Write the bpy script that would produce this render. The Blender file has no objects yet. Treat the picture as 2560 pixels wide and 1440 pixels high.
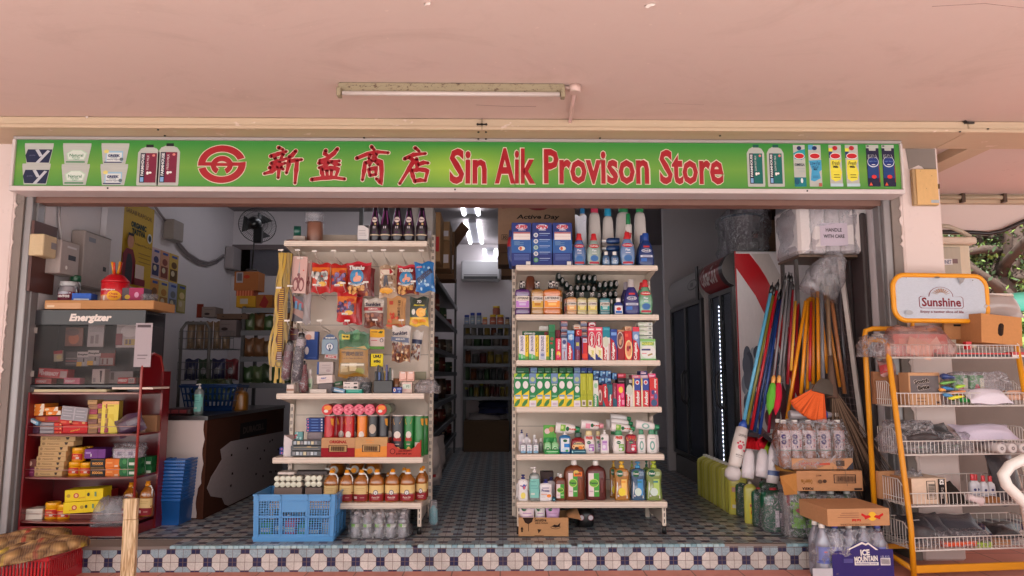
import bpy,math,random
from mathutils import Matrix,Vector,Euler
random.seed(7)
SC=bpy.context.scene
COL=SC.collection
R=math.radians
CAM=Vector((0,0,1.229))
FPX=1800.0
cd=bpy.data.cameras.new('camera');cam=bpy.data.objects.new('camera',cd);COL.objects.link(cam)
cam.location=CAM
cam.rotation_euler=Euler((R(90+6.81),0,R(-0.9)),'XYZ')
cd.sensor_width=36;cd.lens=FPX/2560*36;cd.clip_start=0.05;cd.clip_end=2000
SC.camera=cam
SUN_EL,SUN_AZ=58,205
w=bpy.data.worlds.new("World");SC.world=w;w.use_nodes=True
nt=w.node_tree
bg=nt.nodes['Background']
sky=nt.nodes.new('ShaderNodeTexSky');sky.sky_type='NISHITA';sky.sun_disc=False
sky.sun_elevation=R(SUN_EL);sky.sun_rotation=R(SUN_AZ);sky.dust_density=4;sky.air_density=1.0
hs=nt.nodes.new('ShaderNodeHueSaturation');hs.inputs['Saturation'].default_value=0.25
mx=nt.nodes.new('ShaderNodeMix');mx.data_type='RGBA';mx.blend_type='MULTIPLY';mx.inputs[0].default_value=1
mx.inputs[7].default_value=(1.0,0.96,0.94,1)
nt.links.new(sky.outputs[0],hs.inputs['Color']);nt.links.new(hs.outputs[0],mx.inputs[6]);nt.links.new(mx.outputs[2],bg.inputs['Color'])
bg.inputs['Strength'].default_value=0.15
sd=bpy.data.lights.new('sun','SUN');sd.energy=4.5;sd.angle=R(0.5);sd.color=(1,0.95,0.9)
sun=bpy.data.objects.new('sun',sd);COL.objects.link(sun)
az,el=R(SUN_AZ),R(SUN_EL)
sdir=Vector((math.sin(az)*math.cos(el),math.cos(az)*math.cos(el),math.sin(el)))
sun.rotation_euler=sdir.to_track_quat('Z','Y').to_euler();sun.location=(0,-20,30)
SC.view_settings.view_transform='Standard';SC.view_settings.look='None'
SC.view_settings.exposure=1.6;SC.view_settings.gamma=1.0
SC.render.engine='CYCLES'
SC.cycles.max_bounces=8;SC.cycles.diffuse_bounces=3;SC.cycles.glossy_bounces=3;SC.cycles.transmission_bounces=4
SC.cycles.transparent_max_bounces=12;SC.cycles.caustics_reflective=False;SC.cycles.caustics_refractive=False
SC.cycles.sample_clamp_indirect=6
SC.cycles.use_denoising=True
CM=cam.rotation_euler.to_matrix()
def ray(px,py):
 return CM@Vector(((px-1280)/FPX,(720-py)/FPX,-1))
def P(px,py,Y):
 d=ray(px,py);return CAM+d*(Y/d.y)
def PZ(px,py,z):
 d=ray(px,py);return CAM+d*((z-CAM.z)/d.z)
def PX(px,py,X):
 d=ray(px,py);return CAM+d*(X/d.x)
CR=dict(A=(0,480,2.88),B=(0,940,2.88),C=(640,490,4.114),D=(660,800,4.114),E=(620,1090,4.114),F=(1240,490,4.114),G=(1240,790,4.114),H=(1240,1090,4.114),I=(1640,490,3.428),J=(1740,880,4.114),K=(1740,1090,4.114),L=(2100,660,4.235),M=(2100,900,4.5),N=(2100,1120,4.5),O=(0,280,4.0),Q=(440,340,3.765),U=(1100,340,3.459),V=(1780,340,4.414),W=(2160,300,3.6),X=(1060,490,7.2),Y=(1060,690,7.2),Z=(1060,890,7.2),S=(400,740,5.5375),T=(560,500,5.539),f=(0,0,1),a=(2300,460,4.235))
def pc(c,x,y):
 o=CR[c];return o[0]+x/o[2],o[1]+y/o[2]
def at(c,x,y,Y):
 return P(*pc(c,x,y),Y)
def lin(v):
 v/=255.0
 return v/12.92 if v<=0.04045 else((v+0.055)/1.055)**2.4
def S(r,g=None,b=None):
 if isinstance(r,str):
  h=r.lstrip('#');r,g,b=int(h[0:2],16),int(h[2:4],16),int(h[4:6],16)
 return(lin(r),lin(g),lin(b),1.0)
class NT:
 """tiny helper round a material's node tree"""
 def __init__(s,name):
  s.m=bpy.data.materials.new(name);s.m.use_nodes=True;s.t=s.m.node_tree
  s.b=s.t.nodes['Principled BSDF'];s.o=s.t.nodes['Material Output']
 def n(s,typ,**k):
  n=s.t.nodes.new(typ)
  for a,v in k.items():setattr(n,a,v)
  return n
 def l(s,a,b):s.t.links.new(a,b)
 def put(s,sock,v):
  if hasattr(v,'is_linked')or hasattr(v,'links'):s.l(v,sock)
  else:sock.default_value=v
 def math(s,op,a,b=0.0,c=None):
  n=s.n('ShaderNodeMath',operation=op);s.put(n.inputs[0],a);s.put(n.inputs[1],b)
  if c is not None:s.put(n.inputs[2],c)
  return n.outputs[0]
 def mix(s,f,a,b,mode='MIX'):
  n=s.n('ShaderNodeMix',data_type='RGBA',blend_type=mode);s.put(n.inputs[0],f);s.put(n.inputs[6],a);s.put(n.inputs[7],b)
  return n.outputs[2]
 def noise(s,scale,detail=4,rough=.6,vec=None,dist=0):
  n=s.n('ShaderNodeTexNoise');n.inputs['Scale'].default_value=scale;n.inputs['Detail'].default_value=detail
  n.inputs['Roughness'].default_value=rough;n.inputs['Distortion'].default_value=dist
  if vec is not None:s.l(vec,n.inputs['Vector'])
  return n.outputs['Fac']
 def ramp(s,f,a,b,ca=(0,0,0,1),cb=(1,1,1,1)):
  n=s.n('ShaderNodeValToRGB');e=n.color_ramp.elements
  e[0].position=a;e[1].position=b;e[0].color=ca;e[1].color=cb;s.l(f,n.inputs[0]);return n.outputs[0]
 def pos(s):
  if not hasattr(s,'_p'):s._p=s.n('ShaderNodeNewGeometry').outputs['Position']
  return s._p
 def obj(s):return s.n('ShaderNodeTexCoord').outputs['Object']
 def bump(s,h,st=.2,d=.01):
  n=s.n('ShaderNodeBump');n.inputs['Strength'].default_value=st;n.inputs['Distance'].default_value=d
  s.l(h,n.inputs['Height']);s.l(n.outputs[0],s.b.inputs['Normal'])
 def vec(s,scale):
  n=s.n('ShaderNodeMapping');n.inputs['Scale'].default_value=scale;s.l(s.pos(),n.inputs['Vector']);return n.outputs[0]
def attr_mat(name,rough=.5,spec=.5,coat=0,metal=0,vary=.12,scale=40,bump=0):
 k=NT(name);at_=k.n('ShaderNodeAttribute',attribute_name='Col')
 nz=k.noise(scale,3)
 f=k.math('MULTIPLY_ADD',nz,vary*2,1-vary)
 c=k.n('ShaderNodeVectorMath',operation='SCALE');k.l(at_.outputs['Color'],c.inputs[0]);k.l(f,c.inputs['Scale'])
 k.l(c.outputs[0],k.b.inputs['Base Color'])
 k.b.inputs['Roughness'].default_value=rough;k.b.inputs['Specular IOR Level'].default_value=spec
 k.b.inputs['Coat Weight'].default_value=coat;k.b.inputs['Coat Roughness'].default_value=.12;k.b.inputs['Metallic'].default_value=metal
 if bump:k.bump(k.noise(scale*.6,4),bump,.01)
 return k.m
def see_mat(name,trans,rough=.08,tint_attr=True,tint=(1,1,1,1),gloss=.25,bump=0,scale=18):
 """thin clear plastic: part see-through, part glossy skin"""
 k=NT(name)
 tr=k.n('ShaderNodeBsdfTransparent');gl=k.n('ShaderNodeBsdfGlossy');gl.inputs['Roughness'].default_value=rough
 at_=k.n('ShaderNodeAttribute',attribute_name='Col')
 k.l(at_.outputs['Color'],tr.inputs['Color']);k.l(at_.outputs['Color'],k.b.inputs['Base Color'])
 k.b.inputs['Roughness'].default_value=.3
 lw=k.n('ShaderNodeLayerWeight');lw.inputs['Blend'].default_value=.35
 m1=k.n('ShaderNodeMixShader');m1.inputs[0].default_value=1-trans
 if bump:k.l(k.math('MULTIPLY',k.ramp(k.noise(scale*1.6,5,.7,k.obj(),2.5 if trans>.56 else .6),*((.42,.72)if trans>.56 else(.3,.95))),(1-trans)*(1.0 if trans>.6 else 1.3)),m1.inputs[0])  # noise patches of white opacity stand in for highlights on crinkled film
 k.l(tr.outputs[0],m1.inputs[1]);k.l(k.b.outputs[0],m1.inputs[2])
 f=k.math('MULTIPLY_ADD',lw.outputs['Fresnel'],0.05 if trans>.9 else .3 if bump else .8,gloss*.25)
 m2=k.n('ShaderNodeMixShader');k.l(f,m2.inputs[0]);k.l(m1.outputs[0],m2.inputs[1]);k.l(gl.outputs[0],m2.inputs[2])
 k.l(m2.outputs[0],k.o.inputs['Surface'])
 if bump:
  n=k.n('ShaderNodeBump');n.inputs['Strength'].default_value=bump;n.inputs['Distance'].default_value=.015
  k.l(k.noise(scale,5,.65,dist=1.2),n.inputs['Height'])
  for q in(gl.inputs['Normal'],k.b.inputs['Normal']):k.l(n.outputs[0],q)
 return k.m
M={}
M['card']=attr_mat('printed_card',.55,.4)
M['paper']=attr_mat('matt_paper',.85,.2)
M['gloss']=attr_mat('glossy_plastic',.28,.5,coat=.3,vary=.08)
M['foil']=attr_mat('foil_bag',.3,.6,coat=.4,vary=.2,scale=30,bump=.35)
M['metal']=attr_mat('painted_metal',.42,.5,vary=.1,scale=9)
M['steel']=attr_mat('bare_steel',.35,.5,metal=.8,vary=.15,scale=14)
M['kraft']=attr_mat('corrugated_card',.85,.2,vary=.12,scale=12)
M['liquid']=see_mat('coloured_liquid',.35,.06,gloss=.3)
M['clear']=see_mat('clear_plastic',.55,.06,gloss=.3)
M['wrap']=see_mat('crinkled_film',.58,.14,gloss=.16,bump=.7,scale=12)
M['haze']=see_mat('milky_film',.56,.2,gloss=.12,bump=.35,scale=6)
M['glass']=see_mat('window_glass',.98,.03,gloss=.03)
M['fibre']=attr_mat('broom_fibre',.8,.2,vary=.35,scale=60)
def flat(name,c,rough=.7,vary=.1,scale=6,spec=.3,bump=0,metal=0):
 k=NT(name)
 f=k.math('MULTIPLY_ADD',k.noise(scale,5,.65,k.pos()),vary*2,1-vary)
 v=k.n('ShaderNodeVectorMath',operation='SCALE');v.inputs[0].default_value=c[:3];k.l(f,v.inputs['Scale'])
 k.l(v.outputs[0],k.b.inputs['Base Color']);k.b.inputs['Roughness'].default_value=rough
 k.b.inputs['Specular IOR Level'].default_value=spec;k.b.inputs['Metallic'].default_value=metal
 if bump:k.bump(k.noise(scale*6,5,.6,k.pos()),bump,.01)
 return k.m
def emit(name,c,st):
 k=NT(name);k.b.inputs['Base Color'].default_value=(.8,.8,.8,1)
 k.b.inputs['Emission Color'].default_value=c;k.b.inputs['Emission Strength'].default_value=st;return k.m
_tx={}
def glyphs(s,bold=0.0,shear=0.0):
 key=(s,bold,shear)
 if key not in _tx:
  c=bpy.data.curves.new('lettering','FONT');c.body=s;c.resolution_u=2;c.offset=bold;c.shear=shear
  o=bpy.data.objects.new('lettering',c);COL.objects.link(o)
  dg=bpy.context.evaluated_depsgraph_get();e=o.evaluated_get(dg);m=e.to_mesh()
  v=[(p.co.x,p.co.y)for p in m.vertices];f=[tuple(q.vertices)for q in m.polygons]
  e.to_mesh_clear();bpy.data.objects.remove(o);bpy.data.curves.remove(c)
  x0=min(p[0]for p in v);x1=max(p[0]for p in v);y0=min(p[1]for p in v);y1=max(p[1]for p in v)
  _tx[key]=([((p[0]-x0)/(x1-x0),(p[1]-y0)/(y1-y0))for p in v],f,(x1-x0)/(y1-y0))
 return _tx[key]
WH=S(236,232,226);BK=S(22,22,24)
class B:
 def __init__(s):s.v=[];s.f=[];s.c=[];s.s=[]
 def pts(s,ps):
  i=len(s.v);s.v+=[tuple(p)for p in ps];return i
 def face(s,idx,c,smooth=False):s.f.append(tuple(idx));s.c.append(c);s.s.append(smooth)
 def quad(s,a,b,c_,d,col):
  i=s.pts((a,b,c_,d));s.face((i,i+1,i+2,i+3),col)
 def box(s,x0,x1,y0,y1,z0,z1,c,top=None,side=None,bev=0.0):
  top=top or c;side=side or c
  if bev<=0:
   i=s.pts([(x,y,z)for z in(z0,z1)for y in(y0,y1)for x in(x0,x1)])
   for q,k in(((0,1,5,4),c),((2,6,7,3),c),((0,4,6,2),side),((1,3,7,5),side),((4,5,7,6),top),((0,2,3,1),c)):
    s.face([i+j for j in q],k)
  else:
   b=min(bev,(x1-x0)*.45,(y1-y0)*.45,(z1-z0)*.45)
   rings=[]
   for z,e in((z0,b),(z0+b,0),(z1-b,0),(z1,b)):
    ps=[]
    X0,X1,Y0,Y1=x0+e,x1-e,y0+e,y1-e;k=b if e==0 else b*.6
    ps+=[(X0+k,Y0,z),(X1-k,Y0,z),(X1,Y0+k,z),(X1,Y1-k,z),(X1-k,Y1,z),(X0+k,Y1,z),(X0,Y1-k,z),(X0,Y0+k,z)]
    rings.append(s.pts(ps))
   for a,d in zip(rings,rings[1:]):
    for j in range(8):
     n=(j+1)%8;s.face((a+j,a+n,d+n,d+j),c if j in(0,4)else side)
   s.face([rings[-1]+j for j in range(8)],top);s.face([rings[0]+7-j for j in range(8)],c)
  return s
 def loft(s,rings,c,cap=True,smooth=True,cols=None,closed=True):
  ids=[s.pts(r)for r in rings];n=len(rings[0])
  for k,(a,d)in enumerate(zip(ids,ids[1:])):
   cc=cols[k]if cols else c
   for j in range(n if closed else n-1):
    m=(j+1)%n;s.face((a+j,a+m,d+m,d+j),cc,smooth)
  if cap:
   s.face([ids[0]+n-1-j for j in range(n)],cols[0]if cols else c);s.face([ids[-1]+j for j in range(n)],cols[-1]if cols else c)
  return s
 def lathe(s,prof,c,n=18,sx=1,sy=1,ex=2.0,cx=0,cy=0,cz=0,axis='z',cols=None,cap=True):
  rings=[]
  for r,z in prof:
   ps=[]
   for j in range(n):
    t=2*math.pi*j/n;q,w_=math.cos(t),math.sin(t)
    x=r*sx*math.copysign(abs(q)**(2/ex),q);y=r*sy*math.copysign(abs(w_)**(2/ex),w_)
    p=(x,y,z)if axis=='z' else((x,z,y)if axis=='y' else(z,x,y))
    ps.append((p[0]+cx,p[1]+cy,p[2]+cz))
   rings.append(ps if axis=='z' or axis=='x' else ps[::-1])
  return s.loft(rings,c,cap,True,cols)
 def tube(s,path,r,c,n=8,r2=None,closed=False):
  path=[Vector(p)for p in path];rings=[];up=None
  for i,p in enumerate(path):
   a=path[max(i-1,0)];b=path[min(i+1,len(path)-1)]
   if closed:a=path[i-1];b=path[(i+1)%len(path)]
   d=(b-a).normalized()
   if up is None:up=Vector((0,0,1))if abs(d.z)<.9 else Vector((0,1,0))
   u=d.cross(up).normalized();w_=u.cross(d).normalized();up=w_
   rr=r if r2 is None else r+(r2-r)*i/max(len(path)-1,1)
   rings.append([p+(u*math.cos(2*math.pi*j/n)+w_*math.sin(2*math.pi*j/n))*rr for j in range(n)])
  if closed:rings.append(rings[0])
  return s.loft(rings,c,not closed,n>4)
 def prism(s,poly,y0,y1,c,side=None):
  """outline in XZ (seen from -Y), pushed from y0 to y1"""
  n=len(poly);a=s.pts([(x,y0,z)for x,z in poly]);b=s.pts([(x,y1,z)for x,z in poly])
  ar=sum(poly[i][0]*poly[(i+1)%n][1]-poly[(i+1)%n][0]*poly[i][1]for i in range(n))
  o=list(range(n))if ar>0 else list(range(n))[::-1]
  s.face([a+j for j in o],c);s.face([b+j for j in o[::-1]],c)
  for j in range(n):
   m=(j+1)%n
   s.face((a+j,b+j,b+m,a+m)if ar>0 else(a+j,a+m,b+m,b+j),side or c)
  return s
 def paint(s,rect,prims,surf,eps=.0006,nx=1,nz=1,k0=1):
  x0,x1,z0,z1=rect;W_,H_=x1-x0,z1-z0
  for k,p in enumerate(prims):
   L=(k+k0)*eps;t=p[0]
   def mp(u,v):return surf(x0+u*W_,z0+v*H_,L)
   if t=='r':
    _,a,b,c,d,col=p
    mx_,mz=max(1,round(nx*(c-a))),max(1,round(nz*(d-b)))
    i=s.pts([mp(a+(c-a)*q/mx_,b+(d-b)*r_/mz)for r_ in range(mz+1)for q in range(mx_+1)])
    for r_ in range(mz):
     for q in range(mx_):
      j=i+r_*(mx_+1)+q;s.face((j,j+1,j+mx_+2,j+mx_+1),col)
   elif t=='e':
    _,a,b,rx,rz,col=p;n=18
    i=s.pts([mp(a,b)]+[mp(a+rx*f*math.cos(2*math.pi*q/n),b+rz*f*math.sin(2*math.pi*q/n))for f in(.5,1)for q in range(n)])
    for q in range(n):
     m=(q+1)%n;s.face((i,i+1+q,i+1+m),col);s.face((i+1+q,i+1+n+q,i+1+n+m,i+1+m),col)
   elif t=='p':
    _,poly,col=p
    n=len(poly);ar=sum(poly[q][0]*poly[(q+1)%n][1]-poly[(q+1)%n][0]*poly[q][1]for q in range(n))
    i=s.pts([mp(*q)for q in(poly if ar>0 else poly[::-1])]);s.face(range(i,i+n),col)
   elif t=='t':
    _,tx,a,b,tw,th,col=p[:7];rot=p[7]if len(p)>7 else 0;bold=p[8]if len(p)>8 else .02;sh=p[9]if len(p)>9 else 0
    vs,fs,asp=glyphs(tx,bold,sh);ca,sa=round(math.cos(R(rot))),round(math.sin(R(rot)))
    if rot not in(0,90,-90,180):ca,sa=math.cos(R(rot)),math.sin(R(rot))
    ps=[]
    for vx,vy in vs:
     if rot in(90,-90):
      ex,ez=(vy-.5)*tw,(vx-.5)*th
      ex,ez=(-ex,ez)if rot==90 else(ex,-ez)
      ps.append(mp(a+ex,b+ez))
     else:
      ex,ez=(vx-.5)*tw*W_,(vy-.5)*th*H_
      ps.append(mp(a+(ex*ca-ez*sa)/W_,b+(ex*sa+ez*ca)/H_))
    i=s.pts(ps)
    for f in fs:s.face([i+j for j in f],col)
  return s
 def build(s,name,mat,parent=None,loc=None,rot=None):
  m=bpy.data.meshes.new(name);m.from_pydata(s.v,[],s.f)
  at_=m.attributes.new('Col','FLOAT_COLOR','FACE')
  fl=[]
  for c in s.c:fl+=c[:3];fl.append(1.0)
  at_.data.foreach_set('color',fl)
  m.polygons.foreach_set('use_smooth',s.s)
  m.materials.append(M[mat]if isinstance(mat,str)else mat);m.update()
  o=bpy.data.objects.new(name,m);COL.objects.link(o)
  if parent:o.parent=parent
  if loc is not None:o.location=loc
  if rot is not None:o.rotation_euler=rot
  return o
def tag(o,label,cat,group=None):
 o['label']=label;o['category']=cat
 if group:o['group']=group
 return o
def struct(o):o['kind']='structure';return o
def empty(name,loc,rot=(0,0,0)):
 o=bpy.data.objects.new(name,None);COL.objects.link(o);o.location=loc;o.rotation_euler=rot;o.empty_display_size=.1;return o
ORD=['first','second','third','fourth','fifth','sixth','seventh','eighth','ninth','tenth','eleventh','twelfth','thirteenth','fourteenth']
def copy_tree(o,parent=None):
 c=o.copy();COL.objects.link(c)
 if parent:c.parent=parent
 for ch in list(o.children):copy_tree(ch,c)
 return c
# ================================================================== SETTING AND BUILDING
HS=P(1200,1364,4.7).z
YR,YD=4.7,4.95
XL,XR=P(68,900,4.98).x,P(2215,900,4.98).x
ZS,ZC=2.88,3.185
PER=(P(1860,1400,YR).x-P(1288,1400,YR).x)/9.4
def octagon_mat(name,axes,phase,per,grime=.0,tone=.89):
 k=NT(name);sp=k.n('ShaderNodeSeparateXYZ');k.l(k.pos(),sp.inputs[0])
 def fold(ax,ph):
  a=k.math('DIVIDE',k.math('SUBTRACT',sp.outputs[ax],ph),per)
  return k.math('SUBTRACT',k.math('FRACT',k.math('ADD',a,40.5)),.5),a
 (u,ua),(v,va)=fold(axes[0],phase[0]),fold(axes[1],phase[1])
 au,av=k.math('ABSOLUTE',u),k.math('ABSOLUTE',v)
 lt=lambda a,b:k.math('LESS_THAN',a,b)
 gt=lambda a,b:k.math('GREATER_THAN',a,b)
 mn=lambda a,b:k.math('MINIMUM',a,b)
 mxx=lambda a,b:k.math('MAXIMUM',a,b)
 d1=k.math('MULTIPLY',gt(au,.335),lt(av,.165));d2=k.math('MULTIPLY',gt(av,.335),lt(au,.165))
 dark=mxx(d1,d2)
 s_=k.math('ADD',au,av)
 light=lt(s_,.5)
 cell=k.n('ShaderNodeTexWhiteNoise',noise_dimensions='2D');cv=k.n('ShaderNodeCombineXYZ')
 k.l(k.math('FLOOR',k.math('MULTIPLY',ua,2)),cv.inputs[0]);k.l(k.math('FLOOR',k.math('MULTIPLY',va,2)),cv.inputs[1]);k.l(cv.outputs[0],cell.inputs['Vector'])
 sp1=k.ramp(k.noise(160,3,.7,k.pos()),.35,.75)
 c_l=k.mix(sp1,S(196,190,184),S(224,218,212));c_b=k.mix(sp1,S(138,160,172),S(180,198,206));c_d=S(34,38,80)
 col=k.mix(dark,k.mix(light,c_b,c_l),c_d)
 f=k.math('MULTIPLY_ADD',cell.outputs['Value'],.22,tone)
 sc=k.n('ShaderNodeVectorMath',operation='SCALE');k.l(col,sc.inputs[0]);k.l(f,sc.inputs['Scale'])
 gw=.012
 g1=lt(mn(au,av),gw*.7)
 g2=mxx(k.math('MULTIPLY',lt(k.math('SUBTRACT',.5,au),gw),lt(av,.2)),k.math('MULTIPLY',lt(k.math('SUBTRACT',.5,av),gw),lt(au,.2)))
 g2b=mxx(lt(k.math('SUBTRACT',.5,au),gw*.7),lt(k.math('SUBTRACT',.5,av),gw*.7))
 g3=k.math('MULTIPLY',lt(k.math('ABSOLUTE',k.math('SUBTRACT',s_,.5)),gw*1.3),k.math('SUBTRACT',1,dark))
 e1=lt(k.math('ABSOLUTE',k.math('SUBTRACT',mxx(k.math('SUBTRACT',.5,au),av),.172)),gw*.7)
 e2=lt(k.math('ABSOLUTE',k.math('SUBTRACT',mxx(k.math('SUBTRACT',.5,av),au),.172)),gw*.7)
 gr=mxx(mxx(g1,g2b),mxx(g3,mxx(mxx(e1,e2),g2)))
 col=k.mix(gr,sc.outputs[0],S(120,98,90))
 if grime:
  gm=k.ramp(k.noise(2.3,6,.7,k.pos()),.45,.8)
  col=k.mix(k.math('MULTIPLY',gm,grime),col,S(92,78,70))
 k.l(col,k.b.inputs['Base Color'])
 k.l(k.math('MULTIPLY_ADD',gr,.4,.3),k.b.inputs['Roughness']);k.b.inputs['Specular IOR Level'].default_value=.4
 return k.m
ph=(P(1288,1400,YR).x,HS-PER*.62)
M['riser']=octagon_mat('octagon_tile_riser',(0,2),ph,PER,.45)
M['floor']=octagon_mat('octagon_tile_floor',(0,1),(ph[0],YR+.02),PER,.6,.62)  # lower tone than the riser paints indoor shade into the same tile
k=NT('terracotta');bt=k.n('ShaderNodeTexBrick');bt.offset=0
bt.inputs['Scale'].default_value=1;bt.inputs['Brick Width'].default_value=.3;bt.inputs['Row Height'].default_value=.3;bt.inputs['Mortar Size'].default_value=.004
bt.inputs['Color1'].default_value=S(214,140,120);bt.inputs['Color2'].default_value=S(204,130,112);bt.inputs['Mortar'].default_value=S(140,96,84)
k.l(k.pos(),bt.inputs['Vector'])
f=k.math('MULTIPLY_ADD',k.noise(3,6,.7,k.pos()),.5,.75)
v=k.n('ShaderNodeVectorMath',operation='SCALE');k.l(bt.outputs['Color'],v.inputs[0]);k.l(f,v.inputs['Scale']);k.l(v.outputs[0],k.b.inputs['Base Color'])
k.b.inputs['Roughness'].default_value=.55;M['terra']=k.m
M['pave']=flat('forecourt_paving',S(178,178,180),.85,.15,1.5)
M['earth']=flat('outdoor_ground',S(150,128,110),.9,.2,.3)
k=NT('pink_soffit_paint')
n1=k.noise(.7,5,.6,k.pos());n2=k.noise(9,6,.7,k.pos())
c=k.mix(n1,S(222,192,182),S(216,190,176));c=k.mix(k.math('MULTIPLY',n2,.25),c,S(200,166,156))
gr_=k.ramp(k.noise(1.1,7,.72,k.vec((1,1.6,1)),1.5),.52,.74);c=k.mix(k.math('MULTIPLY',gr_,.3),c,S(176,146,130));spots=k.ramp(k.noise(26,2,.4,k.pos()),.74,.78);c=k.mix(k.math('MULTIPLY',spots,.5),c,S(232,205,190))
k.l(c,k.b.inputs['Base Color']);k.b.inputs['Roughness'].default_value=.7;k.bump(k.noise(14,5,.6,k.pos()),.12,.01);M['soffit']=k.m
k=NT('cream_trim_paint')
nz=k.noise(8,6,.75,k.vec((.6,3,5)));c=k.mix(nz,S(208,184,154),S(196,166,138))
dk=k.ramp(k.noise(16,4,.8,k.vec((.8,2,4))),.70,.74);c=k.mix(k.math('MULTIPLY',dk,.55),c,S(96,66,46))
wt=k.ramp(k.noise(7,3,.6,k.vec((1,1,2))),.68,.72);c=k.mix(k.math('MULTIPLY',wt,.7),c,S(232,208,196))
k.l(c,k.b.inputs['Base Color']);k.b.inputs['Roughness'].default_value=.6;M['trim']=k.m
def wallpaint(name,a,b,stain,amt,rough=.8):
 k=NT(name);c=k.mix(k.noise(1.6,6,.65,k.pos()),a,b)
 st_=k.ramp(k.noise(5,7,.75,k.pos()),.62,.72);c=k.mix(k.math('MULTIPLY',st_,amt),c,stain)
 k.l(c,k.b.inputs['Base Color']);k.b.inputs['Roughness'].default_value=rough;k.b.inputs['Specular IOR Level'].default_value=.25
 k.bump(k.noise(40,4,.6,k.pos()),.15,.004);return k.m
M['pillar']=wallpaint('pillar_paint',S(232,212,205),S(222,202,195),S(168,148,138),.35)
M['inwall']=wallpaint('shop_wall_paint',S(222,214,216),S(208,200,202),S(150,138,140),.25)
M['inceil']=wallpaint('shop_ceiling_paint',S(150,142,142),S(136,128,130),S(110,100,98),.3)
M['concrete']=wallpaint('bare_cement',S(150,138,130),S(124,112,106),S(84,74,68),.5)
M['lintel']=flat('brown_lintel_paint',S(140,104,92),.6,.12,3)
M['channel']=flat('shutter_guide_metal',S(150,146,146),.35,.15,4,metal=.4)
GRY=S(150,150,152)
def plane(name,x0,x1,y0,y1,z,mat):
 b=B();b.quad((x0,y0,z),(x1,y0,z),(x1,y1,z),(x0,y1,z),WH);return struct(b.build(name,mat))
plane('ground',-400,400,-400,400,-.03,'earth')
plane('forecourt',-30,30,-30,2.6,-.012,'pave')  # unseen grey paving, its reach and tint chosen to bounce light onto the soffit
plane('walkway',-14,14,2.6,11.5,0,'terra')
XS1=P(2052,1400,YR).x
b=B();b.quad((XL-.5,YR+.012,HS),(XR+.1,YR+.012,HS),(XR+.1,11,HS),(XL-.5,11,HS),WH)
shopfloor=struct(b.build('floor','floor'))
st=empty('entrance_step',(0,YR,0));tag(st,'tiled entrance step with navy squares and octagons under the shopfront','step')
b=B();b.box(XL-.6,XS1,YR+.003,YR+.4,0,HS-.006,WH);b.build('riser','riser',st,(0,-YR,0))
b=B();b.box(XS1,XR+1.2,YR+.62,YR+.9,0,HS-.003,WH);b.build('side_riser','riser',st,(0,-YR,0))
b=B();x=P(424,1368,YR).x;tw=.036
xa,xb=P(1806,1368,YR).x,P(1966,1368,YR).x
while x<XS1-tw:
 if not(xa<x<xb)and random.random()>.03:
  cc=random.choice([S(150,186,196),S(166,200,208),S(134,172,184),S(176,204,208)])
  b.box(x+.0015,x+tw-.0015,YR-.003,YR+.03,HS-.013,HS+.004,cc,bev=.002)
 x+=tw
b.build('nosing_tiles','gloss',st,(0,-YR,0))
b=B();b.prism([(XL-.6,HS+.002),(P(424,1368,YR).x,HS+.002),(P(424,1368,YR).x,HS-.012),(P(300,1368,YR).x,HS-.02),(XL-.6,HS-.014)],YR-.001,YR+.2,WH)
b.box(xa,xb,YR-.001,YR+.035,HS-.012,HS+.003,WH);b.build('cement_patch','concrete',st,(0,-YR,0))
b=B();b.box(XL,XR,YD-.03,YD-.012,HS+.001,HS+.006,S(70,66,66));b.build('shutter_track','steel',st,(0,-YR,0))
bd=empty('shop_building',(0,YD,0));tag(bd,'pink painted shop building with wide open front, deep soffit and stained pillars','building')
OFF=(0,-YD,0)
def part(name,b,mat):return b.build(name,mat,bd,OFF)
b=B();b.box(-14,14,-.4,4.9,ZS,ZS+.3,WH);part('soffit',b,'soffit')
b=B();b.box(P(2350,300,4.9).x,14,4.9,6.62,ZS,ZS+.3,WH);part('side_soffit',b,'pillar')  # paler pillar paint stands in for the sky light on this soffit
ZB=P(1400,322,4.52).z
b=B();b.box(-9,P(2420,310,4.52).x,4.52,4.9,ZB,ZS-.002,WH,bev=.006);b.box(P(2420,310,4.52).x+.004,9,4.52,4.9,ZB,ZS-.002,WH,bev=.006)
b.box(-9,9,4.508,4.53,ZB-.012,ZB+.012,WH,bev=.004);part('ceiling_trim',b,'trim')
b=B();c=P(1205,310,4.52);K_=S(40,30,26)
for dx in(-.028,0,.028):b.lathe([(.008,0),(.008,.006)],K_,8,cx=c.x+dx,cy=4.512,cz=c.z-.004,axis='y')
b.box(c.x-.022,c.x+.022,4.512,4.52,c.z-.008,c.z,K_);b.box(c.x-.0012,c.x+.0012,4.5065,4.52,ZB-.012,ZS-.004,K_)
for px,py in((1196,331),(1215,331),(1196,348),(1215,348),(1800,340),(1500,346),(910,345),(412,340),(395,325),(2400,330),(2470,323)):
 c=PZ(px,py,ZB-.013);b.lathe([(.007,-.003),(.007,.004)],K_,8,cx=c.x,cy=c.y,cz=ZB-.012)
c=P(2424,307,4.51);b.box(c.x-.03,c.x+.03,4.505,4.52,c.z-.006,c.z+.006,K_);b.lathe([(.011,0),(.011,.008)],K_,8,cx=c.x-.03,cy=4.505,cz=c.z+.006,axis='y')
part('trim_fixings',b,'metal')
x1=P(2486,342,4.62).x;x2=x1+.16
b=B();b.box(x1,x2,4.9,6.5,ZB,ZS-.001,WH);b.box(x1-.3,x1-.2,4.9,6.5,ZB+.03,ZS-.001,WH);part('side_beam',b,'trim')
YF=6.5
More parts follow.
